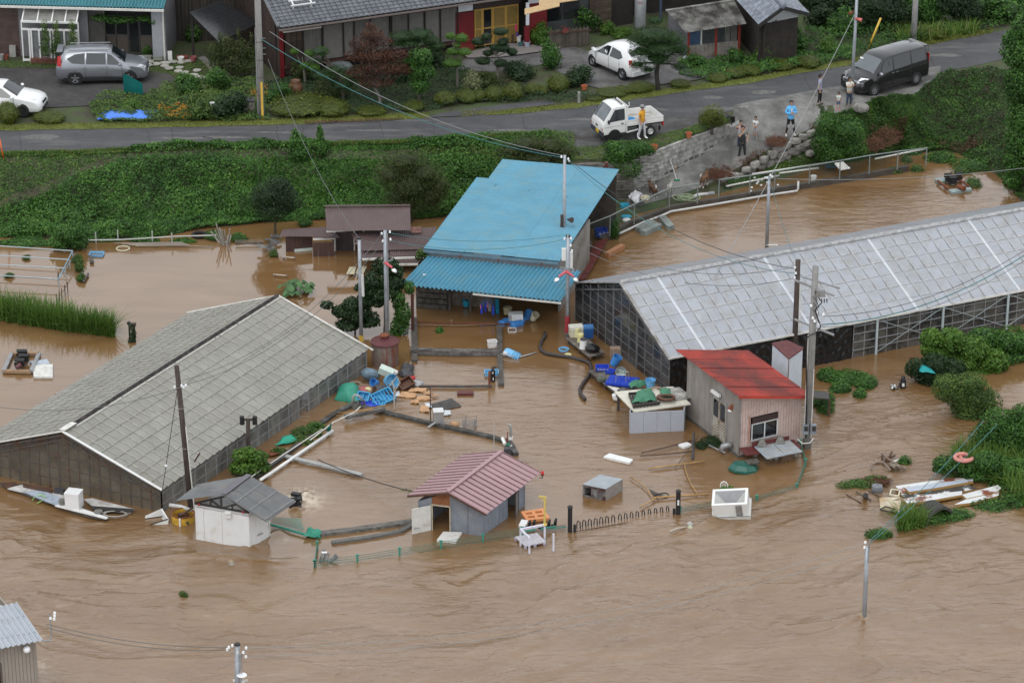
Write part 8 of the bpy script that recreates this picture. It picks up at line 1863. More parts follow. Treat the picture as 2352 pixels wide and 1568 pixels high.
def BK(K,c,r,h,m,M=None,ae=None,name='bucket',cz=None,aP=True,r0=None,flip=False):
 M=M or E3();g=TH(name,K,name.replace('_',' '),c,ae);r0=r0 or r*.82;pr=[(0,.004),(r0,.004),(r,h),(r+.015,h),(r+.015,h-.03),(r*.97,h-.035),(r*.93,h-.01),(r0*.94,.03),(0,.03)]
 OB('body',MB().la(pr,c,20,M),m,g,Q=False)
 if aP and not cz:OB('handle',MB().tu([Vc(c)+M@Vc((cS(a)*r,sN(a)*r*.3-.0,h-.02+sN(a)*r*.5))for a in ls(0,PI,9)],.007,4),a4,g)
 if cz:OB('lid',MB().la([(0,h+.045),(r*.98,h+.045),(r*1.04,h+.03),(r*1.04,h-.02)],c,20,M),cz,g)
 return g
def BX(name,K,aD,c,d,m,M=None,ae=None,cz=None,ldm=None,eq=None):
 M=M or E3();g=TH(name,K,aD,c,ae);OB('body',MB().bo(Vc(c)+M@Vc((0,0,d[2]/2)),d,bA=M),m,g)
 if cz:OB('lid',MB().bo(Vc(c)+M@Vc((0,0,d[2]+cz/2)),(d[0]*1.05,d[1]*1.05,cz),bA=M),ldm or m,g)
 return g,M
def PN(name,K,aD,af,z,t,m,ae=None,under=None):
 q=[P(x,y,z)for x,y in af];mb=MB();mb.pr(q,(0,0,-t));g=aj(name,mb,m,K,aD,ae);return g
def bD(name,K,aD,af,r,m,zs=None,ae=None,n=6):
 zs=zs or[.09]*len(af);mb=MB();mb.tu([P(x,y,z)for(x,y),z in zip(af,zs)],r,n);return aj(name,mb,m,K,aD,ae,Q=1)
def da(name,K,aD,af,z0,cb,m,al,n=14,em=.02,ae=None,bb=0):
 """crumpled cloth over a picture quad"""
 a,b,c,d=[P(x,y,z0)for x,y in af];mb=MB()
 def F(u,v):
  p=a.lerp(b,u).lerp(d.lerp(c,u),v);e=sN(PI*u)*sN(PI*v);nz=float(aQ(np.array([u*4+al]),np.array([v*4.]),al,3)[0]);nx=float(aQ(np.array([u*3.]),np.array([v*3.+9]),al+5,2)[0])
  return p+V3(nx*cb*.8,nx*cb*.5,bb*e**.5+nz*cb+.02)
 mb.sh(F,n,n,em);o=aj(name,mb,m,K,aD,ae);eV(o,50);return o
CR('white foam box floating beside right channel beam',W(za,360,1250,-.05),(.36,.27,.32),aL,E3(0,0,.25),aD='foam box',name='foam_box')
t=TH('drum','light blue plastic drum lying half sunk with white lid piece','',W(za,760,1370));M=E3(0,R(98),-.62);OB('body',MB().la(T_('0 0 .17 0 .2 .06 .2 .58 .17 .66 .19 .68 .15 .74 0 .74'),W(za,640,1340,.1),18,M),bX,t,Q=False)
mb=MB();[mb.la([(.215,z),(.215,z+.03)],W(za,640,1340,.1),18,M)for z in(.45,.55,.65)];OB('rib',mb,C_('ec',(.05,.25,.42)),t);OB('white_cap',MB().bo(W(za,650,1375,.12),(.24,.12,.15),rz=.1),aL,t)
bD('hose','grey hose curving right from channel beam past blue drum','',[za(460,1365),za(600,1385),za(760,1440),za(930,1450),za(1100,1405),za(1290,1350)],.03,C_('ed',(.36,.36,.36)),[.15,.12,.08,.06,.06,.04])
bD('suction_hose','thick dark suction hose snaking through yard water','hose',[za(1460,940),za(1465,1010),za(1400,1100),za(1355,1220),za(1385,1310),za(1480,1370),za(1700,1410),za(2000,1450),zb(420,730),zb(510,780),zb(535,870),zb(480,990),zb(390,1110),zb(335,1210),zb(355,1300),zb(425,1380)],.075,hose,n=8)
g=TH('washing_ring','round peg hanger with blue gloves, pink cloth and grey shorts under porch','laundry hanger',W(za,250,300,0));b=W(za,250,660,0)+V3(0,.1,0);q=PP(b,*za(250,310));OB('ring',MB().tu([q+V3(cS(a)*.26,sN(a)*.24,0)for a in ls(0,2*PI,17)],.01,4).tu([q+V3(cS(a)*.26,sN(a)*.24,0)for a in(0,PI)],.01,4).tu([q+V3(0,.24,0),q+V3(0,-.24,0)],.01,4).tu([q,q+Zv(.5)],.006,4),cP,g)
for zx,w_,h_,m,nm in((140,.1,.48,b7,'blue_glove'),(215,.09,.5,b7,'blue_glove'),(120,.05,.2,C_('G',(.65,.18,.35)),'pink_cloth'),(262,.08,.28,C_('G'),'pink_cloth'),(310,.14,.4,C_('ee',(.22,.2,.17)),'grey_shorts'),(380,.09,.48,b7,'blue_glove')):
 p=PP(b,*za(zx,330))+V3(0,-.2*sN(zx*.02),0);mb=MB();mb.la([(w_*.35,0),(w_*.5,-h_*.3),(w_*.6,-h_*.8),(w_*.3,-h_),(0,-h_)],p,8,sy=.35);OB(nm,mb,m,g)
p=PP(b+V3(0,.5,0),*za(460,240));aj('hanging_cloth',MB().sh(lambda u,v:p+V3(.16*(u-.5)+.02*v,.03*sN(u*12),-.85*v),10,8,.01),d4,'teal sheet hanging behind laundry under porch','cloth')
g,M=BX('appliance','white louvred appliance on blue drums under porch','',W(za,850,660,.12),(.62,.34,.3),aL,E3(0,0,.05))
for k in rg(4):OB('louvre',MB().bo(W(za,850,660,.12)+M@V3(-.3+.035*k,-.175,.15),(.014,.015,.24),bA=M),av,g)
DR='blue drums floating under porch'
for i,(zx,zy,rz,ry,lb,L)in en(((600,735,.9,90,'blue drum at left of white appliance',.42),(870,770,.55,92,'blue drum lowest in front of appliance',.55),(760,695,.2,90,'blue drum just under appliance, left',.35),(930,680,-.1,90,'blue drum just under appliance, right',.5),(1090,600,1.1,60,'ribbed blue drum standing right of appliance',.6))):
 c=W(za,zx,zy,.04);M=E3(0,R(ry),rz);c=c-M@Zv(L/2);g=TH('drum',lb,'drum',c,DR);OB('body',MB().la([(0,0),(.15,0),(.17,.04),(.17,L-.04),(.15,L),(0,L)],c,16,M),cP,g,Q=False);mb=MB();[mb.la([(.178,z),(.178,z+.02)],c,16,M)for z in(L*.3,L*.6)];OB('rib',mb,C_('ef',(.02,.12,.35)),g)
BK('cream bucket tilted on its side at right of drums under porch',W(za,1210,660,.1),.16,.36,bF,E3(R(20),R(28),-.3));BK('cream bucket half hidden behind appliance under porch',W(za,680,560,.1),.19,.3,C_('eg',(.35,.3,.18)),E3(R(-12),0,0))
BK('blue bucket in dark bay of shed, right one of pair',P(1070,722,.05)+V3(0,.9,0),.16,.3,d4,ae='buckets in the shed bay')
def FRR(K,af,z,r,m,name='frame',dN=None):mb=MB();q=[P(x,y,z)for x,y in af];[mb.ba(q[i],q[(i+1)%4],r,r)for i in rg(4)];return aj(name,mb,m,K,'frame',dN)
FRR('pale rectangular frame floating below drums',[za(695,840),za(858,840),za(858,932),za(693,932)],.03,.03,be)
bD('pole','thin brown pole floating across shed front, upper one','',[(948,738),(1060,741),(1180,744)],.025,ao,[.1,.12,.1],'poles before the shed');bD('pole','thin brown pole floating across shed front, lower one','',[(938,746),(1060,747),(1170,742)],.022,C_('eh',(.22,.12,.08)),[.08,.1,.1],'poles before the shed');
for nm,lb,x,y,m,r in(('lid','yellow round lid floating beside light blue ring',*za(1945,1400),ylw,.15),):c=P(x,y,.03);mb=MB();mb.la([(0,.02),(r*.95,.02),(r,0),(0,0)],c,20);aj(nm,mb,m,lb,'lid')
c=W(za,1855,1315,.03);aj('ring',MB().la(T_('.19 0 .22 .03 .22 .09 .19 .09 .19 0'),c,24),bX,'light blue plastic ring floating by suction hose','');c=W(za,1980,1210,.02)
CR('light blue crate floating by cylinder post',P(1129,862,-.05),(.56,.36,.2),bX,E3(0,0,.04))
g=TH('gas_cylinder','black gas cylinder with white marks tied to rusty post','',P(1132,888));c=P(1132,890,-.3);OB('body',MB().la(T_('0 0 .1 0 .105 .7 .09 .8 .04 .86 .04 .95 0 .95'),c,14),am,g,Q=1);OB('white_mark',MB().bo(c+V3(0,-.1,.72),(.06,.01,.05)).bo(c+V3(.02,-.1,.45),(.04,.01,.12)),aL,g);OB('valve',MB().bo(c+V3(.05,0,.93),(.2,.05,.05)),am,g);mb=MB();c2=P(1124,890);mb.cy(c2-Zv(.4),c2+Zv(.75),.045,.045,8);aj('rusty_post',mb,ao,'rusty pipe post beside black cylinder','post')
g,M=BX('lid_box','dark red brown box lid floating left of yard pipe','box lid',P(1069,905,.0),(.68,.3,.1),C_('ei',(.1,.025,.02),.5))
g=TH('bench','long low wooden bench of planks along dark glass gable','',W(zb,500,900));
BA=[W(zb,130,330,.3),W(zb,520,650,.3),W(zb,1000,1290,.3)];eI=V3(.75,.42,0)
for i,(a,b)in en(((BA[0],BA[1]),(W(zb,520,890,.3),BA[2]))):
 for k in rg(4):o=eI*(k*.24);OB('plank',MB().ba(a+o-Zv(.03),b+o-Zv(.03),.19,.05),E('ej',(.12,.1,.085),.85,var=.4,vs=5,ap=.35,ab=(.25,.24,.22),ds=2,dt=.58),g)
 OB('edge_board',MB().ba(a-Zv(.08),b-Zv(.08),.04,.1),C_('ek',(.3,.16,.06),.7,var=.4),g);mb=MB();[mb.ba(a.lerp(b,t)-Zv(.8),a.lerp(b,t)-Zv(.05),.08,.08)for t in(.05,.5,.95)];OB('bench_leg',mb,dP,g)
H=.33
g,M=BX('cooler','large cream cool box with lid at far end of bench','cool box',W(zb,250,330,H)+V3(.05,.15,0),(.56,.38,.34),bF,E3(0,0,.2),cz=.13,ldm=C_('el',(.64,.62,.54)))
BK('pale yellow upturned tub beside cream cool box',W(zb,295,320,H),.14,.38,ylw,cz=ylw,r0=.17,name='tub');BK('smaller yellow upturned tub in front of taller one',W(zb,350,410,H),.125,.33,C_('H',(.66,.6,.28)),cz=C_('H'),r0=.15,name='tub');BK('white upturned tub with black bag on top',W(zb,395,520,H),.14,.4,aL,cz=av,r0=.17,name='tub')
BX('blue_box','tall blue box with pale lid behind yellow tubs','box',W(zb,460,345,H)+V3(.05,.1,0),(.4,.3,.44),C_('em',(.012,.07,.24)),E3(0,0,.1),cz=.09,ldm=C_('en',(.06,.19,.42)))
aj('black_bag',bq(MB(),W(zb,550,520,H+.14),(.32,.26,.2),7,ex=2.3),C_('eo',(.008,.008,.009),.25),'shiny black plastic bag on bench right of white tub','plastic bag')
BX('crate_box','tall brown wooden box standing on bench middle','box',W(zb,935,700,H)+V3(0,.05,0),(.42,.34,.5),C_('ep',(.24,.17,.12),.8,var=.2),E3(0,0,.05));BK('bright blue bucket leaning on brown box',W(zb,905,800,H),.2,.46,cP,E3(R(8),R(24),0))
CR('royal blue crate with white lettering at bench gap',W(zb,715,880,H),(.52,.3,.17),b7,E3(0,0,0),eO=0,txt='今日は大漁');CR('smaller royal blue crate full of shells, right of lettered one',W(zb,850,930,H),(.36,.26,.13),b7,E3(0,0,-.25));BK('grey metal basin tipped on bench',W(zb,1030,960,H),.21,.22,C_('eq',(.26,.32,.3),.4),E3(R(35),0,0),name='basin')
g=TH('blue_grating','royal blue plastic grating of square tiles lying on bench','grating',W(zb,1050,1050,H));a,b,c,d=W(zb,760,1100,H+.12),W(zb,1290,1160,H+.12),W(zb,1350,1015,H+.12),W(zb,860,960,H+.12);b=a+(c-d)
for i in rg(4):
 for j in rg(2):q=[a.lerp(b,(i+s)/4).lerp(d.lerp(c,(i+s)/4),(j+t)/2)for s,t in((.02,.02),(.98,.02),(.98,.98),(.02,.98))];OB('tile',MB().pr(q,(0,0,-.1)),E('er',(.012,.05,.45),.5,var=.55,vs=26,aC=.6,bs=30),g)
mb=MB();[mb.tu([W(zb,x0,y0,H+.12),W(zb,x0,y0,H+.12)+V3(.02,.02,.32),W(zb,x1,y1,H+.12)+V3(-.02,0,.32),W(zb,x1,y1,H+.12)],.02,6)for x0,y0,x1,y1 in((945,1085,1120,1090),(990,1010,1165,1040))];aj('bent_steel_tubes',mb,stl,'pair of bent steel tube handles standing on blue grating','steel tube')
BK('light blue round tub between grating and hut',W(zb,1530,1160,.35),.21,.3,bX,name='tub',aP=False,r0=.2);aj('grey_rag',bq(MB(),W(zb,700,1040,H+.08),(.2,.15,.14),5,ex=2.2),C_('es',(.1,.11,.09),.9,var=.4),'heap of grey green netting rag on bench edge','rag');c=W(zb,1025,1210,H)
da('green_cloth','green plastic sheet crumpled between grating and light blue tub','sheet',[zb(1115,1130),zb(1440,1080),zb(1500,1160),zb(1190,1205)],.4,.12,eL,41,bb=.12)
PN('white_board','dirty white board under pipe cup on bench','board',[zb(800,1150),zb(1000,1190),zb(1010,1290),zb(900,1220)],.36,.02,be)
g=TH('storage_cabinet','low grey panelled cabinet with white top standing in water by hut','cabinet',W(zb,1500,1500,0));HT=.98
tp=[P(*p,HT)for p in((1411,897),(1537,879),(1572,879),(1603,927),(1458,945))];A_,B_,Cc,D4=P(1411,899,HT),P(1546,887,HT),P(1587,927,HT),P(1457,945,HT)
for i in rg(4):t0,t1=i/4,(i+.985)/4;OB('top_panel',MB().pr([A_.lerp(B_,t0),A_.lerp(B_,t1),D4.lerp(Cc,t1),D4.lerp(Cc,t0)],(0,0,-.05)),C_('et',(.58,.56,.47),.6),g)
f0,f1=P(1447,995),P(1571,989);bk_=V3(.1,1.,0)
for i in rg(4):a,b=f0.lerp(f1,i/4),f0.lerp(f1,(i+.985)/4);OB('front_panel',MB().wl(a,b,-.4,HT-.07,(0,.04,0)),E('I',(.36,.38,.42),.5,var=.06,vs=3),g)
for s,e in((f0+bk_*.05,f0+bk_*1.5),(f1+bk_*.05,f1+bk_*1.5)):OB('side_panel',QW(MB(),s,e,-.4,HT-.07,.04),E('I'),g)
mb=MB();p=P(1420,942);mb.ba((p.x,p.y,-.4),(p.x,p.y,HT-.05),.1,.1);OB('leg',mb,av,g)
PN('weathered_board','peeling white board bridging cabinet and hut wall','board',[zb(1640,1190),zb(2030,1180),zb(2250,1350),zb(1960,1400)],1.02,.03,E('eu',(.42,.41,.38),.8,var=.3,vs=4,ab=(.1,.09,.08),ds=2.5,dt=.56))
TZ=HT+.02
g=TH('black_pallet','black slatted plastic pallet lying on white cabinet top','pallet',W(zb,1400,1420,TZ));pa,pb,pc,pd=W(zb,1240,1500,TZ+.1),W(zb,1700,1440,TZ+.1),W(zb,1560,1260,TZ+.1),W(zb,1160,1290,TZ+.1)
for i in rg(8):t0,t1=i/8,(i+.6)/8;OB('slat',MB().pr([pa.lerp(pb,t0),pa.lerp(pb,t1),pd.lerp(pc,t1),pd.lerp(pc,t0)],(0,0,-.09)),C_('J',(.025,.022,.018)),g)
for u in(0,1):OB('rail',MB().ba(pa.lerp(pd,u),pb.lerp(pc,u),.06,.1),C_('J'),g)
da('green_tarp','crumpled green tarpaulin draped over black pallet on cabinet','tarpaulin',[zb(1210,1450),zb(1640,1400),zb(1560,1200),zb(1330,1240)],TZ+.1,.09,eL,43,bb=.16);da('green_tarp','smaller green and grey tarpaulin piece at right of cabinet top','tarpaulin',[zb(1700,1350),zb(1900,1330),zb(1860,1200),zb(1700,1200)],TZ+.08,.08,eL,47,bb=.1)
g=TH('hose_coil','brown hose coiled on right end of white cabinet','',W(zb,1780,1380,TZ));
for k in rg(3):c=W(zb,1790,1350,TZ+.05+.07*k);OB('loop',MB().tu([c+V3(cS(a)*(.34-.02*k)+.03*k,sN(a)*(.27-.02*k),0)for a in ls(0,2*PI,22)],.045,7),C_('ev',(.12,.05,.03),.6),g,Q=1)
bD('hose','pale brown hose arching behind green tarpaulin on cabinet','',[zb(1500,1210),zb(1620,1180),zb(1760,1200),zb(1850,1250)],.04,C_('ew',(.3,.2,.13)),[TZ+.08]*4)
aj('pvc_elbow',MB().tu([W(zb,1000,1390,.1),W(zb,925,1370,.15),W(zb,915,1300,.35)],.09,10),aL,'white plastic elbow pipe beside cabinet leg','pipe',Q=1)
g=TH('rusty_tank','round rusty tank with dark red conical lid at greenhouse corner','tank',P(885,860));c=P(885,850,-.3);r=.57
OB('tank_wall',MB().la([(r,0),(r,1.35)],c,28),E('ex',(.2,.18,.16),.7,.2,var=.25,vs=4,ab=(.17,.05,.025),ds=2.4,dt=.5,cN=(2.5,2.5,.35)),g,Q=1);OB('lid',MB().la([(r+.04,1.32),(r+.04,1.36),(.16,1.5),(.16,1.62),(0,1.62)],c,28),E('ey',(.095,.022,.024),.6,var=.25,vs=5),g);OB('lid_handle',MB().tu([c+V3(-.2,-.1,1.44),c+V3(-.2,-.1,1.56),c+V3(-.05,-.12,1.58),c+V3(-.02,-.12,1.5)],.025,6),ao,g);OB('manhole',MB().la(T_('.2 1.6 .2 1.66 .12 1.68 0 1.7'),c+V3(.0,.0,0),14),ao,g)
da('green_tarp','smooth green tarpaulin covering box at left of debris heap','tarpaulin',[zh(340,640),zh(690,690),zh(730,480),zh(420,470)],.02,.07,grn,51,bb=.5,n=16)
LB='light blue crates of debris heap'
CR('light blue crate standing on edge above pipe elbow in heap',W(zh,780,600,.15),(.5,.34,.22),C_('g',(.06,.33,.58)),E3(R(50),0,-.35),LB,eO=1);CR('large light blue egg crate tilted in middle of heap',W(zh,1040,620,.12),(.85,.6,.18),C_('g'),E3(R(28),R(-12),.5),LB,eO=5);CR('second light blue egg crate below tilted one',W(zh,990,690,.0),(.5,.3,.16),C_('g'),E3(R(20),R(10),-.35),LB,eO=3)
CR('royal blue shallow tray at front of debris heap',W(zh,850,720,.0),(.62,.42,.1),C_('ez',(.04,.09,.55)),E3(R(6),R(-4),.45),name='tray',aD='tray')
t=BK('big blue tub lying open toward viewer in heap',W(zh,1120,370,.3),.29,.38,C_('eA',(.13,.38,.58)),E3(R(68),0,.5),name='tub',aP=False)
aj('pale_box',MB().bo(W(zh,1090,230,.5),(.62,.32,.3),bA=E3(R(10),R(18),-.25)),C_('eB',(.5,.58,.52)),'pale green white box tilted before rusty tank','box');aj('blue_grey_sheet',bq(MB(),W(zh,860,270,.35),(.42,.26,.26),21,ex=2.1),C_('eC',(.12,.17,.21),.7,var=.4),'crumpled blue grey plastic sheet heaped against greenhouse','plastic sheet')
for zx,zy,r,m,lb in((640,450,.3,C_('eD',(.22,.16,.11),.8),'brown tyre shaped ring at left of heap'),(770,500,.32,C_('eE',(.2,.13,.09),.8),'brown ring with pink sheet inside in heap')):
 c=W(zh,zx,zy,.12);mb=MB();M=E3(R(14),0,0);mb.tu([c+M@V3(cS(a)*r,sN(a)*r,0)for a in ls(0,2*PI,24)],.065,8);aj('tyre_ring',mb,m,lb,'tyre','rings in the debris heap',Q=1)
aj('pink_sheet',MB().la([(0,.1),(.2,.08),(.25,0)],W(zh,770,490,.12),16),C_('eF',(.35,.1,.1)),'dull pink sheet inside brown ring','sheet')
da('dark_sheet','dark grey rubber sheet lying above light blue crates','sheet',[zh(930,520),zh(1150,550),zh(1190,430),zh(940,420)],.3,.1,av,55);da('black_sheet','twisted black rubber strips between tank and channel beam','rubber sheet',[zh(1270,300),zh(1480,300),zh(1470,150),zh(1290,140)],.1,.2,av,57,bb=.15)
aj('metal_drum',MB().la(T_('0 0 .22 0 .24 .03 .24 .2 .2 .22 0 .22'),W(zh,1530,440,0),20,E3(R(-18),R(12),0)),C_('eG',(.4,.41,.42),.4),'grey white round drum lying at right of heap','drum');CR('dark brown wooden box tipped open in heap',W(zh,1370,430,.1),(.6,.42,.25),E('eH',(.1,.04,.02),.6,var=.3,vs=6),E3(R(30),R(-20),.5),name='wooden_box',aD='box')
for zx,zy,m,lb in((1460,330,C_('eI',(.45,.015,.02)),'small red plastic can at channel beam'),(1215,245,aL,'small white canister behind blue tub'),(830,490,ylw,'pale yellow bag in the heap')):aj('plastic_piece',bq(MB(),W(zh,zx,zy,.15),(.13,.1,.1),int(zx),ex=3),m,lb,'plastic piece')
t=BK('blue bucket lying on its side left of white box in heap',W(zh,950,400,.2),.16,.3,cP,E3(R(60),R(0),-.6),aP=False)
BG='brown paper feed bags floating in yard'
for i,(a,b,c,d,lb)in en((((1400,520),(1660,530),(1670,470),(1440,475),'paper bag with blue wave print, topmost of floating bags'),((1260,590),(1500,610),(1520,560),(1310,520),'paper bag with red print left of wave bag'),((1520,640),(1740,630),(1700,590),(1520,600),'paper bag in middle of floating bags'),((1600,560),(1840,590),(1760,600),(1700,520),'torn paper bag at right of floating bags'),((1430,680),(1560,690),(1540,650),(1450,650),'flat paper bag at lower left of floating bags'),((1560,800),(1700,820),(1680,720),(1570,725),'torn white and brown paper bag near black bar'),((1640,740),(1740,750),(1720,690),(1640,690),'blue white bag scrap beside black bar'),((1905,860),(2005,850),(2000,790),(1910,795),'white and blue bag floating right of steel cabinet'),((1215,590),(1290,575),(1270,525),(1220,525),'white bag scrap at left of floating bags'))):
 m=tan if i not in(6,7,8)else C_('eJ',(.55,.58,.6),.7);o=da('paper_bag',lb,'paper bag',[zh(*p)for p in(a,b,c,d)],.03,.05,m,60+i,n=8,ae=BG,bb=.07)
g=TH('slatted_panel','dark slatted wooden panel floating right of paper bags','panel',W(zh,1950,690));a,b,c,d=W(zh,1730,740,.06),W(zh,1830,790,.06),W(zh,2165,725,.06),W(zh,2020,610,.06);a=W(zh,1700,700,.06);b=W(zh,1850,790,.06)
for i in rg(6):t0,t1=i/6,(i+.72)/6;OB('slat',MB().pr([a.lerp(b,t0),a.lerp(b,t1),d.lerp(c,t1),d.lerp(c,t0)],(0,0,-.04)),E('eK',(.075,.07,.065),.8,var=.3,vs=5,ap=.2),g)
g,M=BX('steel_cabinet','small square stainless steel cabinet standing on pool rim','cabinet',W(zh,1830,985,-.0),(.4,.38,.62),stl,E3(0,0,.12),cz=.03,ldm=C_('eL',(.6,.6,.6)))
aj('pipe_stub',MB().cy(W(zh,1680,1030,.12),W(zh,1785,960,.2),.045,.045,8),stl,'steel pipe stub poking out below cabinet','pipe');aj('paper_bag',bq(MB(),W(zh,2055,985,.03),(.2,.14,.13),33,ex=2.2),tan,'rounded wet paper bag floating right of steel cabinet','',BG)
g=TH('wire_cage','open wire mesh cage half sunk beside pool rim','cage',P(1078,980));c=P(1078,982)
for dx,dy in((-.26,-.1),(.2,-.2),(.28,.12),(-.14,.22)):OB('corner_rod',MB().cy(c+V3(dx,dy,-.2),c+V3(dx,dy,.5),.015,.015,5),a4,g)
mb=MB();rr=T_('-.26 -.1 .2 -.2 .28 .12 -.14 .22')
for(x0,y0),(x1,y1)in zip(rr,rr[1:]+rr[:1]):
 for z in(.02,.1,.18,.26,.34):mb.ba(c+V3(x0,y0,z),c+V3(x1,y1,z),.008,.008)
 for t in ls(0,1,9):mb.ba(c+V3(aS(x0,x1,t),aS(y0,y1,t),0),c+V3(aS(x0,x1,t),aS(y0,y1,t),.34),.007,.007)
OB('wire_mesh',mb,C_('eM',(.25,.25,.25)),g)['kind']='stuff'
g=TH('standpipe','grey and white standpipe with bent top on right pool corner','pipe',P(1174,1030));c=P(1173,1030);OB('pipe',MB().tu([c,c+Zv(1.),c+V3(-.03,0,1.06),c+V3(-.1,0,1.06)],.055,10),C_('K',(.3,.3,.29)),g,Q=1);OB('white_collar',MB().cy(c,c+Zv(.2),.06,.06,10).cy(c+Zv(.42),c+Zv(.52),.085,.085,12),aL,g)
for dx,h_ in((-.12,.75),(-.16,.5)):aj('rusty_rod',MB().cy(c+V3(dx,0,0),c+V3(dx,0,h_),.025,.02,6),ao,'rusty rod beside standpipe, %s one'%('taller' if h_>.6 else 'shorter'),'rod')
g=TH('pump_motor','green and black pump motor with white tube at pool corner','pump',P(1166,1032,.1));OB('housing',MB().bo(P(1166,1036,.15),(.3,.25,.3)),av,g);OB('white_tube',MB().cy(P(1160,1020,.25),P(1154,1006,.35),.07,.07,10),aL,g);OB('green_cap',MB().bo(P(1166,1020,.22),(.16,.1,.08)),grn,g)
mb=MB();q0=P(1134,1042);mb.tu([q0,PP(q0,1135,972)],.018,5);aj('thin_pole',mb,C_('b'),'thin pale pole standing in pool before pink roof','pole')
g=TH('bent_pipe','bent grey pipe rising from metal pot at heap front','pipe',W(zh,650,750));q=W(zh,600,750,0);OB('pipe',MB().tu([q,PP(q,*zh(612,600)),PP(q,*zh(640,565)),PP(q,*zh(690,580)),PP(q,*zh(750,630))],.05,10),C_('K'),g,Q=1);OB('pot',MB().la(T_('.13 -.1 .14 .28 .12 .28 .12 -.1'),W(zh,650,760,0),16),C_('eN',(.14,.14,.13)),g);mb=MB();q=W(zh,785,740,0);mb.tu([PP(q,*zh(795,760)),PP(q,*zh(765,640))],.03,6);OB('red_lever',mb,ao,g)
g=TH('plank_stack','stack of grey weathered planks at back left pool corner','planks',W(zh,800,830))
for k in rg(3):OB('plank',MB().ba(W(zh,500,900-18*k,.2+.06*k),W(zh,1060,770-14*k,.2+.06*k),.22,.05),E('h',(.09,.088,.082),.85,var=.5,vs=6,ab=(.22,.21,.2),ds=2.5,dt=.55,ap=.2),g)
SP='thin poles on plank stack';bD('bamboo_pole','bamboo pole lying over plank stack, lower one','pole',[zh(370,865),zh(620,815),zh(900,775)],.022,ec,[.1,.35,.4],SP);bD('bamboo_pole','bamboo pole with blue tape over plank stack, upper one','pole',[zh(395,822),zh(640,800),zh(1100,710)],.022,ec,[.12,.35,.4],SP);bD('pvc_pole','long white pole crossing from heap down pool side','pole',[zh(0,1210),zh(330,960),zh(640,810),zh(720,730)],.025,be,[.3,.3,.35,.6])
g=TH('cross_paddle','white wooden paddle with black tip standing in heap','paddle',W(zh,1200,760));q=W(zh,1200,765,0);OB('frame',MB().tu([q,PP(q,*zh(1200,470)),PP(q,*zh(1170,370))],.03,6).tu([PP(q,*zh(1210,500)),PP(q,*zh(1285,390)),PP(q,*zh(1235,310)),PP(q,*zh(1130,440))],.02,5),C_('eO',(.45,.4,.34)),g)
aj('metal_plank',MB().ba(P(656,1047,.12),P(831,1090,.1),.2,.07),E('eP',(.36,.36,.34),.5,.3,var=.3,vs=18),'long perforated metal plank lying on pool from its left rim','plank')
aj('white_pipe',MB().tu([P(598,1102,.12),P(660,1060,.12),P(764,989,.12)],.065,10),aL,'long white pipe along left rim of pool','pipe',Q=1);aj('thin_pipe',MB().tu([P(575,1096,.3),P(650,1044,.3),P(740,985,.35)],.02,6),be,'thin pale pipe behind white one on pool rim','pipe')
mb=MB();a,b=P(748,990,.1),P(762,968,.7);mb.add([a,b,a+V3(.2,0,0)],[(0,1,2),(2,1,0)]);aj('net_scrap',mb,C_('eQ',(.0,.22,.18)),'small green net scrap at corner of pool','net')
da('green_net','green net draped over weeds at left pool side','net',T_('632 1022 690 1012 682 1000 650 1004'),.1,.06,C_('eR',(.01,.28,.18)),71,bb=.12);PN('rusty_sheet','rusty brown sheet with litter beside left greenhouse','sheet',T_('600 1036 650 1024 660 1034 622 1046'),.1,.04,ao)
g=TH('green_net_fence','green netting strip gathered beside white shed','net',P(680,1220));mb=MB();a,b,c,d=P(622,1200,.02),P(700,1218,.08),P(690,1190,.25),P(624,1186,.45);mb.gd(lambda u,v:a.lerp(b,u).lerp(d.lerp(c,u),v),12,4);OB('netting',mb,E('eS',(.02,.2,.15),.7,var=.2,aw=.45),g);OB('rolled_edge',MB().tu([P(622,1204,.12),P(700,1226,.1),P(734,1234,.05)],.05,6),grn,g);o=da('net_knot','bunched bright green net on beam end','net',T_('700 1232 738 1236 736 1218 704 1216'),.1,.12,grn,73,bb=.15)
g=TH('aerator','black paddle machine churning white foam at shed roof edge','',P(676,1158));mb=MB();c=P(674,1164);mb.bo(c+Zv(.2),(.4,.3,.3),rz=.4);mb.bo(c+V3(.1,.1,.5),(.35,.2,.12),rz=-.3);OB('motor',mb,am,g);
for k in rg(6):a=k*PI/3;OB('paddle',MB().bo(c+V3(.25+.0*k,.0,.25)+V3(.0,cS(a)*.22,sN(a)*.22),(.16,.05,.14),bA=E3(a)),am,g)
def bB():
 g=TH('orange_pallet','orange plastic pallet tilted beside blue grey shed','pallet',W(a3,600,450));a,b,c,d=W(a3,370,520,.16),W(a3,975,455,.16),W(a3,800,200,.3),W(a3,215,290,.3);m=C_('eT',(.6,.25,.1),.5)
 q=lambda u,v:a.lerp(b,u).lerp(d.lerp(c,u),v)
 for(u0,u1,v0,v1)in((0,1,0,.2),(0,1,.42,.58),(0,1,.8,1),(0,.14,.2,.42),(.42,.56,.2,.42),(.86,1,.2,.42),(0,.14,.58,.8),(.42,.56,.58,.8),(.86,1,.58,.8)):OB('deck_strip',MB().pr([q(u0,v0),q(u1,v0),q(u1,v1),q(u0,v1)],(0,0,-.11)),m,g)
 mb=MB();mb.pr([q(.02,.02),q(.98,.02),q(.98,.98),q(.02,.98)],(0,0,-.02));mb.v=[(x,y,z-.12)for x,y,z in mb.v];OB('bottom',mb,C_('eU',(.34,.12,.045)),g)
bB()
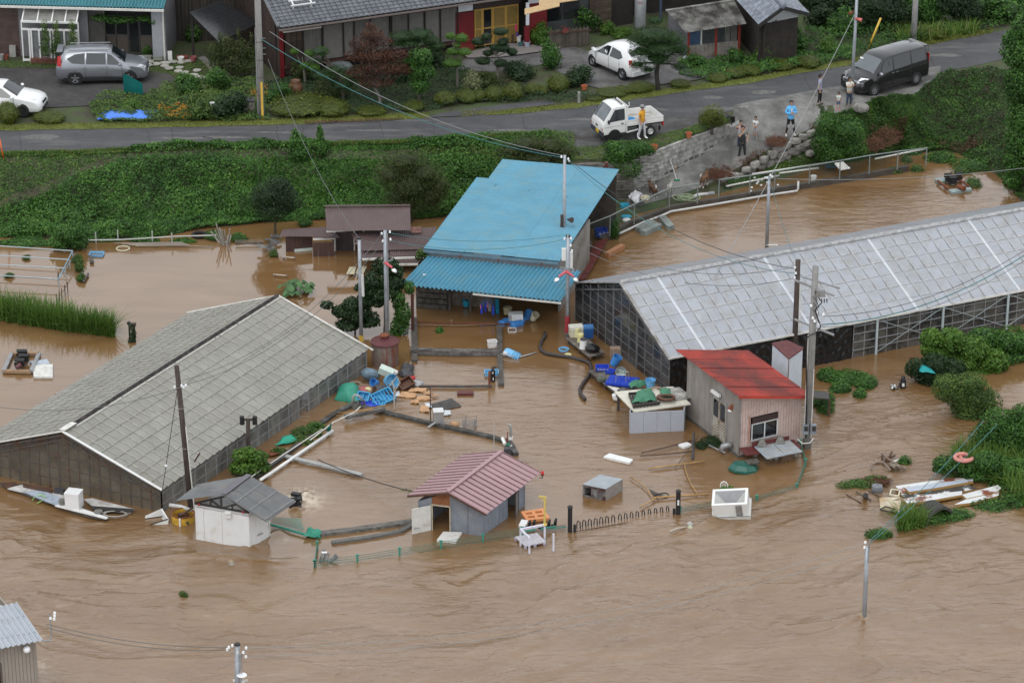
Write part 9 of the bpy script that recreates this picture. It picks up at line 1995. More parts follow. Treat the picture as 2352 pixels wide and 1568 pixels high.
def b3():
 g=TH('grey_pallet','pale grey pallet with white railing frame standing in river','pallet',W(a3,450,1000));a,b,c,d=W(a3,330,1190,.12),W(a3,880,1080,.12),W(a3,650,845,.12),W(a3,60,945,.12);m=C_('eV',(.46,.44,.46),.6)
 q=lambda u,v:a.lerp(b,u).lerp(d.lerp(c,u),v)
 for i in rg(6):u0,u1=i/6,(i+.94)/6;OB('board',MB().pr([q(u0,0),q(u1,0),q(u1,1),q(u0,1)],(0,0,-.04)),m,g)
 for u in(.03,.48,.93):
  for v in(.03,.93):p=q(u,v);OB('foot',MB().cy(p-Zv(.16),p-Zv(.04),.065,.065,10),C_('eW',(.36,.34,.42)),g)
 r=C_('eX',(.6,.6,.68),.4);f=[(W(a3,210,1175,0),760),(W(a3,440,1425,0),985),(W(a3,840,1030,0),640)]
 g2=TH('rail_frame','white square tube railing with yellow crane post on grey pallet','railing',f[0][0]);T_=[]
 for p,zy in f:t=PP(p,*a3(0,zy));t=V3(p.x,p.y,VZ(p,a3(0,zy)[1]));T_.append(t);OB('upright',MB().ba(p-Zv(.1),t,.075,.075),r,g2)
 OB('rail',MB().ba(T_[0],T_[1],.075,.075),r,g2);OB('rail',MB().ba(T_[0],T_[2],.075,.075),r,g2)
 y=C_('eY',(.58,.44,.12));t=T_[2];z=VZ(f[2][0],1142);OB('crane_post',MB().la([(.09,0),(.09,.03),(.045,.05)],t,12).cy(t,V3(t.x,t.y,z),.045,.04,8),y,g2);OB('crane_arm',MB().ba(V3(t.x+.06,t.y,z),V3(t.x-.22,t.y-.02,z+.06),.05,.06).ba(V3(t.x-.2,t.y,z+.03),V3(t.x,t.y,z-.18),.03,.03),y,g2)
 p=W(a3,1070,1330,0);aj('white_post',MB().ba(p-Zv(.1),V3(p.x,p.y,VZ(p,a3(0,875)[1])),.07,.07),r,'short white square post standing alone in river right of pallet','post')
b3()
BX('white_jug','white square canister behind white railing','canister',W(a3,290,660,.05),(.26,.36,.14),aL,E3(R(16),0,-.35));
g=TH('boot_rack','green rack with black and white rubber boots stuck on it','rack',W(a3,700,800));OB('rail',MB().ba(W(a3,310,815,.2),W(a3,610,765,.2),.05,.05).ba(W(a3,750,745,.2),W(a3,1130,680,.2),.05,.05).ba(W(a3,1000,740,.15),W(a3,1410,690,.15),.03,.03),E('y'),g)
mb=MB();[mb.ba(W(a3,x,815-(x-310)*.165,.2),W(a3,x,815-(x-310)*.165,-.05),.012,.012)for x in rg(315,1400,26)];OB('bars',mb,am,g)['kind']='stuff'
BT2='black rubber boots on green rack'
for zx,zy,lb in((430,660,'black boot sole up, leftmost on rack'),(555,640,'black boot beside cream box'),(780,680,'black boot behind white upright'),(945,640,'tall black boot right of crane post'),(1110,610,'black boot with white stripes, rightmost on rack')):c=W(a3,zx,zy+50,.12);o=aj('boot',MB().tu([c,c+V3(.02,.0,.2),c+V3(.05,.02,.3)],[.06,.055,.04],8).bl(c+V3(-.06,-.03,.03),(.11,.05,.05),8,6),am,lb,'boot',BT2,Q=1)
g=TH('duct_box','grey metal duct box with rusty open end drifting in mid channel','metal box',P(1383,1130));A4,B4,C4,D5=P(1338,1139),P(1391,1150),P(1430,1127),None;D5=A4+(C4-B4);h_=.5
OB('top_sheet',MB().pr([p+Zv(h_)for p in(A4,B4,C4,D5)],(0,0,.02)),E('eZ',(.34,.37,.39),.5,.3,var=.15,vs=3),g)
for a,b,nm,m in((B4,C4,'side_sheet',E('i',(.27,.25,.23),.6,.2,var=.2,vs=4)),(C4,D5,'side_sheet',E('i')),(D5,A4,'side_sheet',E('i'))):mb=MB();QW(mb,a,b,-.2,h_-.01,.02);OB(nm,mb,m,g)
for t0,t1,z0,z1 in((0,.08,-.2,.49),(.36,1,-.2,.49),(.08,.36,.42,.49),(.08,.36,-.2,.07)):OB('rusty_end',QW(MB(),A4.lerp(B4,t0),A4.lerp(B4,t1),z0,z1,.02),E('fa',(.26,.28,.29),.7,var=.3,vs=5,ab=(.05,.018,.012),ds=2.2,dt=.45),g)
OB('inside_floor',MB().pr([(p.x,p.y,.0)for p in(A4.lerp(B4,.05)+V3(.05,.1,0),A4.lerp(B4,.9)+V3(0,.1,0),C4-V3(.1,0,0),D5+V3(.1,0,0))],(0,0,.02)),am,g)
def ce():
 c=W(zf,1270,1330,-.1);M=MR(R(-9),3,'Y')@MR(R(14),3,'X')@MR(R(-8),3,'Z');g=TH('white_tank','big open white insulated tank tilted in current','tank',c);m=E('fb',(.72,.72,.7),.35,var=.05,vs=3)
 f=lambda p:c+M@Vc(p);w,d,h=1.36,.92,.86;t=.1
 for nm,x,y,sx,sy in(('side_wall',-w/2+t/2,d/2,t,d),('side_wall',w/2-t/2,d/2,t,d),('front_wall',0,t/2,w-2*t-.004,t),('back_wall',0,d-t/2,w-2*t-.004,t)):mb=MB();mb.bo(f((x,y,h/2)),(sx,sy,h),bA=M);OB(nm,mb,m,g)
 OB('floor',MB().bo(f((0,d/2,.06)),(w-2*t-.01,d-2*t-.01,.1),bA=M),m,g)
 OB('skirt',MB().bo(f((0,d/2,.2)),(w+.12,d+.12,.16),bA=M),be,g);OB('strip',MB().bo(f((0,-.065,.3)),(w+.1,.02,.03),bA=M),a4,g)
 dd=OB('front_panel',MB().bo(f((.34,-.02,.52)),(.24,.03,.58),bA=M),C_('fc',(.22,.21,.2)),g);OB('handle',MB().ba(f((.24,-.05,.42)),f((.38,-.05,.42)),.02,.02),a4,dd)
 i=[f(p)for p in((-w/2+t,t,h-.05),(w/2-t,t,h-.05),(w/2-t,d-t,h-.04),(-w/2+t,d-t,h-.04))];k=f((.0,d*.35,.35))
 for a,b,n_,mm in((3,2,'liner',C_('fd',(.26,.26,.27),.6)),(0,3,'liner',C_('j',(.42,.42,.4),.6)),(2,1,'liner',C_('j')),(1,0,'liner',C_('j'))):mb=MB();mb.add([i[a],i[b],k],[(0,1,2)]);OB(n_,mb,mm,g)
ce()
g=TH('white_chair','white plastic chair with only its slatted back above water','chair',W(zf,1160,920));q=W(zf,1165,905,0);mb=MB();hp=[PP(q,*zf(*p))for p in((1116,905),(1112,820),(1130,788),(1163,778),(1194,790),(1214,825),(1214,905))];mb.tu([hp[0]-Zv(.2)]+hp+[hp[-1]-Zv(.2)],.022,6);OB('back_frame',mb,aL,g)
for x in(1138,1163,1188):OB('back_slat',MB().tu([PP(q,*zf(x,900)),PP(q,*zf(x,795))],.014,5),aL,g)
MD('chair_weeds',[zf(1170,905)+(14,5),zf(1240,910)+(10,5)],700,.08,'bright','bright green weeds caught against white chair',.2)
BY='buoys in the river'
for(x,y,m,lb)in((*zf(690,1375),C_('fe',(.34,.33,.31),.7,var=.3),'grey round buoy, upper one of pair with stick'),(*zf(692,1430),C_('ff',(.36,.36,.26),.7,var=.4),'mossy pale buoy, lower one of pair with stick'),(530,1292,C_('fg',(.33,.24,.14),.7,var=.3),'brownish buoy, upper one of two floating before white shed'),(532,1297,C_('fh',(.22,.2,.17),.7,var=.3),'grey buoy, lower one of two floating before white shed')):
 c=P(x,y,.05);aj('buoy',MB().bl(c,.13,14,10),m,lb,'buoy',BY,Q=1)
bD('stick','pale stick tied to pair of buoys','',[zf(405,1470),zf(520,1425),zf(640,1405)],.035,C_('L',(.42,.36,.28)),[.16,.18,.18])
FB='white floating boards'
for lb,af,m in(('long white foam board floating before cabinet',T_('1386 1048 1400 1040 1454 1054 1446 1062'),aL),('small white foam board floating left of hut weeds',[zf(527,265),zf(640,225),zf(718,265),zf(600,305)],aL),('pale board floating at mauve shed doorway',T_('1003 1239 1018 1220 1062 1221 1047 1243'),be),('pale green board floating beside brown sheds',[zg(1282,455),zg(1500,428),zg(1535,472),zg(1305,495)],C_('fi',(.5,.56,.52))),('white square panel beside paddle frame at far left',T_('76 836 121 836 121 865 77 865'),be),('bluish panel behind white square one at far left',T_('68 830 108 824 114 834 84 838'),C_('fj',(.4,.44,.5)))):
 PN('floating_board',lb,'board',af,.1,.09,m,FB)
for lb,x,y in(('left one of two cream ribbed trays by steel poles',808,622),('right one of two cream ribbed trays by steel poles',829,621)):q=[P(x-9+4,y-8,.14),P(x+10+(4 if x>815 else 0),y-8,.14),P(x+6,y+8,.14),P(x-12,y+8,.14)];aj('ribbed_tray',MB().corr(q,5,.02,bi=4,t=.03),bF,lb,'tray','ribbed trays')
BP='bamboo poles drifting in channel'
bD('bamboo_pole','long bamboo pole behind black post with white stickers','pole',[zf(180,1000),zf(520,978),zf(945,950)],.035,ec,None,BP);bD('bamboo_pole','bamboo pole reaching left from hut weeds','pole',[zf(120,600),zf(400,560),zf(895,497)],.03,ec,None,BP);bD('bamboo_pole','crooked bamboo pole crossing between other two','pole',[zf(605,515),zf(640,660),zf(700,800),zf(790,940)],.022,ec,None,BP);bD('bamboo_pole','thin bamboo pole at left knotted to net','pole',[(1447,1094),zf(0,800),zf(100,880),zf(180,1000)],.025,ec,None,BP);bD('bamboo_pole','bamboo pole pointing down left from net knot','pole',[zf(260,980),zf(150,1050),zf(0,1130)],.028,ec,None,BP)
mb=MB();a,b,c=W(zf,120,875,.03),W(zf,190,1000,.03),W(zf,340,970,.03);mb.add([a,b,c],[(0,1,2)]);aj('black_net',mb,E('fk',(.02,.022,.025),.8,var=.1,aw=.55),'dark landing net stretched at bamboo knot','net');mb=MB();c=W(zf,300,965,.05);mb.tu([c+V3(cS(a)*.26,sN(a)*.14,.03*sN(2*a))for a in ls(0,2*PI,16)],.025,5);aj('net_ring',mb,am,'black ring of landing net','ring')
for i,(p,q)in en(((zf(0,425),zf(710,362)),(zf(20,380),zf(730,210)))):bD('dark_rope','dark rope drifting left of hut, %s one'%('lower' if i==0 else 'upper'),'rope',[p,((p[0]+q[0])/2,(p[1]+q[1])/2+1),q],.022,dH)
aj('net_roll',MB().tu([W(zf,725,470,.03),W(zf,735,330,.2),W(zf,745,110,.3)],.05,6),av,'dark rolled net standing at weeds beside hut','net');bD('grey_bar','grey bar lying on weeds beside hut','bar',[zf(950,275),zf(1180,382)],.03,a4,[.15,.12]);
g=TH('green_hood','upturned dark green plastic hull with debris before hut','plastic hull',W(zf,1440,620));mb=MB();c=W(zf,1430,620,-.02);mb.la(T_('.62 0 .62 .1 .48 .28 .25 .33 0 .33'),c,8,E3(R(-4),R(6),R(10)),sx=1.,sy=.75);OB('hull',mb,C_('fl',(.015,.1,.075),.3),g);OB('wet_board',MB().bo(c+V3(.35,.05,.33),(.5,.35,.08),rz=.3).bo(c+V3(.4,-.1,.38),(.35,.2,.05),rz=-.2),dP,g)
g=TH('tin_bench','low bench before pink hut covered with grey and red tin sheets','bench',W(zf,1800,400));
for af,z,m,nm in((T_('1370 310 1570 295 1660 392 1470 418'),.42,E('k',(.1,.022,.02),.5,var=.3,vs=5),'tin_sheet'),(T_('1575 292 1830 250 2005 412 1755 462'),.45,E('M',(.36,.4,.44),.45,.2,var=.2,vs=4,ab=(.42,.4,.34),ds=2.5,dt=.58),'tin_sheet'),(T_('1840 248 2065 200 2248 362 2010 408'),.46,E('M'),'tin_sheet'),(T_('2075 200 2130 195 2235 300 2200 318'),.47,E('k'),'tin_sheet')):mb=MB();mb.pr([W(zf,x,y,z)for x,y in af],(0,0,-.03));OB(nm,mb,m,g)
OB('back_board',MB().ba(W(zf,1550,268,.55),W(zf,2060,175,.55),.05,.16),E('k'),g)
for zx,zy in((1600,440),(1805,480),(1885,480),(2150,440),(1940,430)):c=W(zf,zx,zy,0)+V3(0,.1,0);OB('bench_leg',MB().cy(c-Zv(.4),c+Zv(.4),.09,.09,10),C_('fm',(.3,.29,.27)),g)
for i,(zx,zy)in en(((1685,275),(1935,235))):c=W(zf,zx,zy,.46);aj('concrete_weight',MB().la(T_('.26 0 .26 .04 .12 .24 0 .24'),c,4,E3(0,0,R(40))),conc,('left' if i==0 else 'right')+' one of two pyramid concrete weights on the tin bench','concrete weight','weights on the tin bench')
g=TH('sunken_table','dark sunken table frame behind concrete pole','table',P(1890,930));mb=MB();q=[P(1862,915,.75),P(1905,918,.75),P(1903,902,.75),P(1866,900,.75)];mb.pr(q,(0,0,.05));OB('table_top',mb,C_('fn',(.05,.045,.04)),g)
for p in q:OB('leg',MB().ba((p.x,p.y,-.3),(p.x,p.y,.74),.08,.08),dH,g)
g=TH('gable_shelf','long low shelf of boards and tin along left greenhouse gable','shelf',W(zd,800,350));m1=E('fo',(.48,.47,.45),.7,var=.25,vs=4,ab=(.2,.08,.04),ds=1.6,dt=.62,ap=.1)
for af,z,m in((T_('85 150 240 108 740 230 740 290'),.16,m1),(T_('270 185 500 175 760 280 650 340'),.18,E('fp',(.35,.4,.46),.6,var=.3,vs=4)),(T_('960 270 1060 262 1540 385 1500 425 1100 380'),.16,m1),(T_('1060 350 1535 385 1520 415 1045 385'),.22,E('fq',(.03,.028,.026),.8,var=.3)),(T_('630 345 740 310 1240 480 1215 492'),.2,aL),(T_('0 110 260 95 640 230 560 320'),.08,dP),(T_('0 85 160 75 240 110 90 150'),.14,dH),(T_('640 340 1240 480 1220 505 1000 470'),.1,dP)):OB('board',MB().pr([W(zd,x,y,z)for x,y in af],(0,0,-.05)),m,g)
for i in rg(2):bD('red_beam','reddish brown beam on gable shelf, %s one'%('front' if i else 'back'),'beam',[zd(270,105+18*i),zd(600,170+18*i)],.05,dH,[.22,.22],'beams on the gable shelf')
g,M=BX('white_cooler','tall white box with lid on shelf before left greenhouse','box',W(zd,855,365,.18),(.56,.5,.6),E('N',(.74,.74,.73),.35,var=.04),E3(0,0,-.25),cz=.09,ldm=E('N'));OB('drain_plug',MB().cy(W(zd,938,376,.24),W(zd,938,376,.24)+V3(.02,-.04,0),.035,.035,8),stl,g)
for x,y,lb in((715,330,'grey round pot behind left side of white box'),(1130,430,'flat round grey stone right of white box')):c=W(zd,x,y,.2);mb=MB();h=.2 if x<1000 else .1;mb.la([(0,0),(.13,0),(.14,h*.8),(.12,h),(0,h)],c,16,sx=1.2 if x>1000 else 1);aj('round_stone',mb,conc,lb,'stone')
g=TH('hose_coil','coil of pale grey hose hanging off shelf end at lower left','',W(zd,1320,450))
for k in rg(4):c=W(zd,1320,440,.1+.03*k);OB('loop',MB().tu([c+V3(cS(a)*(.5-.035*k),sN(a)*(.32-.03*k),0)for a in ls(0,2*PI,26)],.02,5),C_('fr',(.36,.34,.3),.6),g)
BX('concrete_block','dark hollow concrete block against left greenhouse','block',W(zd,685,205,.15),(.38,.19,.19),av,E3(0,0,-.3));
bD('green_hose','bright green hose loop hanging off shelf','hose',[zd(370,290),zd(400,240),zd(470,225),zd(515,240),zd(480,290),zd(425,320)],.018,C_('fs',(.25,.55,.15)),[.02,.15,.25,.25,.1,.02]);aj('drain_pipe',MB().tu([P(389,1159,.35),P(415,1163,.32),P(448,1174,.25)],.075,10),C_('O',(.5,.5,.48)),'thick pale drain pipe from greenhouse corner to pole','pipe',Q=1)
g=TH('angled_frame','white open box frame with black edges floating by yellow tub','frame',W(zd,1800,500));
for af,in((T_('1650 485 1870 410 1885 500 1665 540'),),):q=[W(zd,1665,500,.0),W(zd,1870,470,.0)];OB('panel',MB().pr([q[0],q[1],q[1]+V3(0,.02,.32),q[0]+V3(0,.02,.1)],(0,.04,0)),aL,g)
mb=MB();q0,q1=W(zd,1870,500,.0),W(zd,1930,560,0);mb.pr([q0,q1,q1+V3(.02,0,.22),q0+Zv(.42)],(-.04,0,0));OB('panel',mb,aL,g);mb=MB();q2=W(zd,1710,572,0);mb.pr([q2,q1,q1+Zv(.2)],(0,.04,0));OB('panel',mb,aL,g);OB('black_edge',MB().ba(W(zd,1665,500,.12),W(zd,1870,470,.34),.04,.03).ba(q2,q1+Zv(.22),.03,.03),am,g)
g=TH('yellow_tub','round yellow tub with rusty rim and junk inside beside pole','tub',W(zd,2105,540));c=W(zd,2105,545,-.1);OB('body',MB().la(T_('.44 0 .44 .4 .4 .4 .39 .1 0 .1'),c,26),C_('ft',(.5,.3,.03),.6,var=.35),g,Q=False);OB('rim',MB().la(T_('.44 .39 .45 .43 .4 .43 .4 .39'),c,26),ao,g);OB('junk',MB().ba(c+V3(-.1,0,.3),c+V3(.35,.2,.55),.06,.05).bo(c+V3(0,.1,.3),(.4,.2,.12),rz=.4),dH,g);OB('white_tube',MB().cy(c+V3(-.08,-.45,.02),c+V3(-.08,-.45,.42),.04,.04,8),aL,g);OB('label_patch',MB().bo(c+V3(.2,-.41,.2),(.1,.02,.12)),av,g)
g=TH('broken_planks','bunch of broken grey planks and white tile at fence start','planks',P(750,1280))
for(a,za_,b,zb_,w_)in(((736,1293),.0,(744,1262),.35,.14),((745,1290),.0,(753,1270),.25,.16),((752,1292),.0,(774,1274),.25,.2),((757,1290),.05,(776,1278),.22,.12)):OB('plank',MB().ba(P(*a,za_),P(*b,zb_),w_,.05),E('h'),g)
OB('white_tile',MB().bo(P(745,1268,.3),(.2,.1,.04)),aL,g)
g=TH('paddle_frame','wooden frame with black paddle wheels floating at far left','paddle wheel frame',P(45,840));m=E('fu',(.3,.19,.11),.7,var=.2,vs=5);fa,fb,fc,fd=P(9,852,.1),P(71,854,.1),P(90,812,.1),P(27,812,.1)
for a,b in((fa,fb),(fb,fc),(fc,fd),(fd,fa)):OB('beam',MB().ba(a,b,.16,.12),m if(a,b)in((fa,fb),(fc,fd))else a4,g)
for k in rg(3):
 c=fa.lerp(fb,.5).lerp(fd.lerp(fc,.5),.3+.25*k)+Zv(.18);mb=MB()
 for j in rg(6):a=j*PI/3+k;mb.bo(c+V3(.1*sN(k*2),cS(a)*.16,sN(a)*.16),(.42,.03,.12),bA=E3(a))
 OB('paddle_wheel',mb,am,g)
OB('motor',MB().cy(fa.lerp(fb,.45)+V3(0,.1,.12),fa.lerp(fb,.6)+V3(0,.25,.2),.1,.1,10),C_('fv',(.1,.03,.035)),g)
g=TH('paddle_frame','aerator platform with black wheels and weeds in upper pond','paddle wheel frame',P(2195,425));zr=Z(3000,550,2.146)
for af in(T_('1585 350 1670 340 1690 370 1610 380'),T_('1705 445 1890 425 1905 445 1735 470')):OB('float_pad',MB().pr([W(zr,x,y,.12)for x,y in af],(0,0,-.12)),C_('fw',(.26,.32,.31)),g)
OB('bar',MB().ba(W(zr,1610,370,.15),W(zr,1700,440,.15),.08,.08).ba(W(zr,1720,310,.15),W(zr,1880,420,.15),.08,.08),ao,g)
for k,(x,y)in en(((1700,345),(1740,365),(1790,335))):
 c=W(zr,x,y,.25);mb=MB();[mb.bo(c+V3(0,cS(j*PI/3)*.2,sN(j*PI/3)*.2),(.34,.03,.14),bA=E3(j*PI/3))for j in rg(6)];OB('paddle_wheel',mb,am,g)
OB('motor',MB().cy(W(zr,1790,420,.2),W(zr,1840,440,.25),.12,.12,10),ao,g);MD('platform_weeds',[zr(1920,400)+(22,14),zr(1820,300)+(26,8)],1600,.08,'weeds','weeds heaped on upper pond platform',.3)
MD('platform_weeds',[zr(1240,300)+(20,6),zr(1430,280)+(18,8),zr(1340,200)+(14,10)],1200,.09,'weeds','weeds growing through long chain fence',.3)
for lb,af in(('wet mint grey slab, upper left of three by pond wall',[zi(595,1090),zi(770,992),zi(875,1018),zi(690,1120)]),('wet mint grey slab, lower one of three by pond wall',[zi(655,1125),zi(870,1030),zi(935,1055),zi(725,1150)]),('slanting mint grey slab, right one of three by pond wall',[zi(890,955),zi(975,940),zi(1090,1065),zi(1005,1090)])):PN('pond_slab',lb,'slab',af,.22,.3,E('fx',(.22,.25,.23),.8,var=.3,vs=4,ab=(.1,.105,.095),ds=2,dt=.55),'slabs by the pond wall')
CR('royal blue crate with lettering standing by gangway top',W(zi,168,1200,.1),(.52,.36,.34),C_('fy',(.02,.05,.36)),E3(0,0,.35),txt='今日大漁')
g=TH('planter','long terracotta planter with grass along gangway','',P(1415,572));OB('box',MB().ba(P(1393,586,.12),P(1430,566,.12),.25,.22),C_('fz',(.36,.17,.08),.8),g)
BK('cream basin hanging on chain fence',W(zi,725,760,.55),.2,.18,bF,E3(R(12),0,0),name='basin',aP=False);da('clear_plastic_bag','clear plastic sheet bundle on wire rack behind fence','plastic sheet',[zi(500,720),zi(640,790),zi(700,690),zi(590,650)],.6,.1,C_('fA',(.5,.5,.52),.25),81,bb=.2)
mb=MB();b0=W(zi,620,830,.2);[mb.ba(b0+V3(dx,dy,0),b0+V3(dx,dy,.5),.015,.015)for dx in(-.3,.3)for dy in(-.2,.2)];[mb.ba(b0+V3(-.3,y,z),b0+V3(.3,y,z),.012,.012)for z in(.25,.5)for y in(-.2,-.1,0,.1,.2)];aj('wire_rack',mb,c8,'wire rack carrying clear plastic bundle','rack')
BX('teal_case','teal blue plastic case behind fence near red post','case',W(zi,468,860,.1),(.42,.3,.24),d4,E3(0,0,.1));aj('teal_bag',bq(MB(),W(zi,487,960,.08),(.26,.16,.08),61,ex=2.5),d4,'flat teal blue bag floating below teal case','bag');c=W(zi,492,1015,.04);aj('white_tub_lid',MB().la(T_('0 .1 .15 .1 .2 .06 .2 0 0 0'),c,18),aL,'round white tub lid floating behind potted bush','lid')
for lb,foot,topp,m,hm in(('push broom with white handle and green head against block wall',(1122,505),(1040,252),aL,C_('fB',(.0,.2,.08))),('wooden rake with tan handle against block wall',(1130,440),(1068,195),ec,ec)):
 g=TH('broom',lb,'broom',W(zi,*foot,.62),'tools on the block wall');q=W(zi,*foot,.62);t=PP(q+V3(0,.25,0),*zi(*topp));OB('handle',MB().tu([q,t],.015,6),m,g);OB('head',MB().bo(q,(.26,.07,.07),rz=.15),hm,g)
def cF(K,af,n,al,z,h=.3):
 rd=random.Random(al);mb=MB()
 for _ in rg(n):
  x,y,rx,ry=rd.choice(af);a=rd.uniform(0,2*PI);k=rd.random()**.5;c=P(x+cS(a)*rx*k,y+sN(a)*ry*k,z);c.z+=h*(1-k)*rd.random()+.02;d=V3(rd.uniform(-1,1),rd.uniform(-1,1),rd.uniform(-.25,.35)).normalized()*rd.uniform(.12,.35);mb.ba(c-d,c+d,.014,.012)
 o=OB('twig_heap',mb,E('fC',(.12,.055,.03),.9,var=.5,vs=8));bQ(o,K,None,None,'stuff')
cF('heap of reddish brown twigs beside dog at ramp foot',[(1655,392,34,14),(1640,402,30,10)],650,1,.55,.4);cF('small heap of twigs on ramp edge',[(1785,326,20,10)],260,3,1.5,.12);cF('brown brush heap on right bank',[(2035,315,34,22),(2005,335,26,12)],500,4,1.,.5)
bD('grey_pipe','thick white and grey pipe with elbow beside chain fence','pipe',[zi(1340,710),zi(1380,690),zi(1520,675)],.08,C_('O'),[.4,.4,.4],n=10);aj('pipe_end',MB().tu([W(zi,1340,700,.4),W(zi,1345,745,.2)],.08,10).cy(W(zi,1520,675,.4),W(zi,1590,668,.4),.1,.1,10),C_('F'),'grey elbow and blue ended coupling of fence pipe','pipe')
g=TH('hose_heap','heap of pale green hose loops behind chain fence','hose',W(zi,1230,730,.2));rd=random.Random(5)
for k in rg(6):c=W(zi,1230+rd.uniform(-40,60),720+rd.uniform(-15,15),.3+.04*k);r=rd.uniform(.2,.36);OB('loop',MB().tu([c+V3(cS(a)*r*1.4,sN(a)*r*.8,.05*sN(a*2+k))for a in ls(0,2*PI,20)],.018,5),C_('fD',(.3,.36,.22)),g)
for i,(a,b,z,lb)in en((((1668,428),(1790,403),.5,'white pipe rail below stone wall, lower one'),((1728,400),(1895,375),.55,'white pipe rail left of mint board'),((2010,365),(2125,342),.6,'white pipe rail right of mint board'),((1790,398),(1880,386),.45,'second thin pipe rail left of mint board'))):bD('pipe_rail',lb,'pipe',[a,b],.045,be,[z,z],'pipe rails along the pond',n=8)
g,M=BX('blue_cabinet','blue grey cabinet behind fence beside tilted white board','cabinet',W(zr,690,250,.1),(.5,.4,.5),C_('fE',(.06,.1,.15)),E3(0,0,.1));q=[W(zr,725,220,.85),W(zr,800,208,.95),W(zr,860,262,.75),W(zr,775,278,.7)];aj('white_notched_board',MB().pr(q,(0,0,-.04)),be,'white notched board lying tilted on chain fence','board')
mb=MB();p=W(zr,815,320,.0);[mb.ba(p+V3(x,y,0),p+V3(x,y,.75),.04,.04)for x in(-.25,.25)for y in(-.1,.15)];aj('trestle',mb,c8,'dark trestle under white notched board','')
BK('white bucket standing behind long chain fence',W(zr,545,372,.2),.14,.26,aL)
g=TH('white_scraps','small white plastic cups scattered along pond fence','plastic cups',W(zr,100,400));
for k,(x,y)in en(((15,430),(5,460),(60,395),(100,365),(95,410),(130,345),(175,345),(40,345),(240,408),(150,385),(70,380))):OB('cup',MB().bl(W(zr,x,y,.3),(.07,.06,.05),7,5),aL,g)
POTS='pots in the gardens'
for lb,x,y,r,h,m,z in(('terracotta pot lying on top of block wall',*Z(2000,0,2.138)(1615,1175),.14,.24,C_('l',(.4,.12,.05),.8),2.25),('terracotta pot at dark bush on wall',*Z(2000,0,2.138)(1320,1285),.15,.26,C_('l'),2.15),('terracotta pot on saucer by gravel',1342,206,.15,.22,C_('l'),GZ),('white bucket lying by stepping stones',*Z(0,0,2.138)(1548,530),.16,.26,aL,GZ),('dusty pink bucket beside white one',*Z(0,0,2.138)(1652,530),.17,.28,C_('fF',(.3,.1,.1)),GZ),('terracotta pot behind silver car',*Z(0,0,2.138)(492,552),.13,.3,C_('m',(.22,.06,.04)),GZ),('white can standing at yard edge',488,249,.11,.3,aL,GZ),('blue striped pot by red wall',*Z(2000,0,2.138)(228,405),.18,.32,C_('fG',(.34,.38,.45)),GZ),('tall white cylinder pot by gold doors',*Z(2000,0,2.138)(162,372),.12,.4,aL,GZ),('small teal pot by red wall',*Z(2000,0,2.138)(175,405),.12,.24,C_('fH',(.06,.14,.15)),GZ),('grey pot at left edge by shutter',*Z(0,0,2.138)(10,515),.14,.3,C_('fI',(.3,.3,.28)),GZ),('clay pot at left edge by shutter',*Z(0,0,2.138)(55,510),.12,.24,C_('m'),GZ)):
 BK(lb,P(x,y,z),r,h,m,name='pot',aP=False,ae=POTS)
PL='grey trough planters'
for lb,x in(('left one of two grey trough planters by porch',1255),('right one of two grey trough planters by porch',1350)):x_,y_=Z(0,0,2.138)(x,510);CR(lb,P(x_,y_,GZ),(.46,.2,.2),C_('fJ',(.3,.3,.27)),E3(0,0,0),PL,name='planter',aD='planter');SH('kudzu',x_,y_-6,24,26,'leafy plant in the '+lb.split(' one')[0]+' trough planter','plants in trough planters',z=GZ+.1,name='potted_plant',aD='plant')
x_,y_=Z(0,0,2.138)(1455,510);BX('white_machine','small white machine with spout by house corner','machine',P(x_,y_,GZ),(.22,.2,.42),aL,E3(0,0,.1));g,M=BX('red_planter','red brown planter box behind white bucket','planter',P(*Z(0,0,2.138)(1560,508),GZ),(.55,.25,.18),C_('m'))
BX('aircon','white outdoor air conditioner beside sunroom','air conditioner',P(*Z(0,0,2.138)(118,470),GZ)+V3(0,-.2,0),(.32,.3,.55),C_('fK',(.32,.32,.3)));
g=TH('clay_jar','large brown clay jar standing in garden by pruned pine','jar',P(*Z(1000,0,2.138)(392,800),GZ));OB('body',MB().la(T_('0 0 .22 0 .36 .3 .34 .55 .2 .72 .24 .78 .18 .78 .15 .6'),P(*Z(1000,0,2.138)(392,815),GZ),20),C_('fL',(.13,.06,.03),.5),g,Q=1)
for k,(zx,zy,s)in en(((760,600,.7),)):c=P(*Z(1000,0,2.138)(zx,zy),GZ);aj('garden_rock',bq(MB(),c+Zv(s*.25),(s,s*.6,s*.4),120+k,ex=2.4),E('fM',(.13,.15,.15),.8,var=.3,vs=4),'big blue grey rock before curtained windows','rock','garden rocks')
zq=Z(0,0,2.138);w1='first second third fourth fifth sixth seventh eighth ninth tenth eleventh twelfth'.split()
g=TH('stepping_stones','path of pale irregular stepping stones right of silver car','',P(*zq(1500,600),GZ))
for k,(zx,zy)in en(((1285,540),(1335,560),(1415,552),(1480,542),(1550,548),(1412,578),(1445,598),(1540,592),(1685,616),(1610,535),(1525,622),(1712,676),(1780,692),(1270,568),(1580,632),(1660,655),(1920,740),(1980,738),(1850,660),(1745,750))):c=P(*zq(zx,zy),GZ);mb=MB();r=ru(.16,.24);a0=dU()*6;mb.pr([c+V3(cS(a0+a)*r*1.15*ru(.85,1.1),sN(a0+a)*r,.06)for a in ls(0,2*PI,9)[:-1]],(0,0,.05));OB('stone',mb,E('fN',(.36,.35,.31),.85,var=.2,ap=.15),g)
da('blue_tarp','bright blue tarpaulin on white frame before yard','tarpaulin',T_('223 275 345 274 362 254 232 254'),GZ+.05,.05,C_('fO',(.06,.2,.7),.5),91,bb=.12)
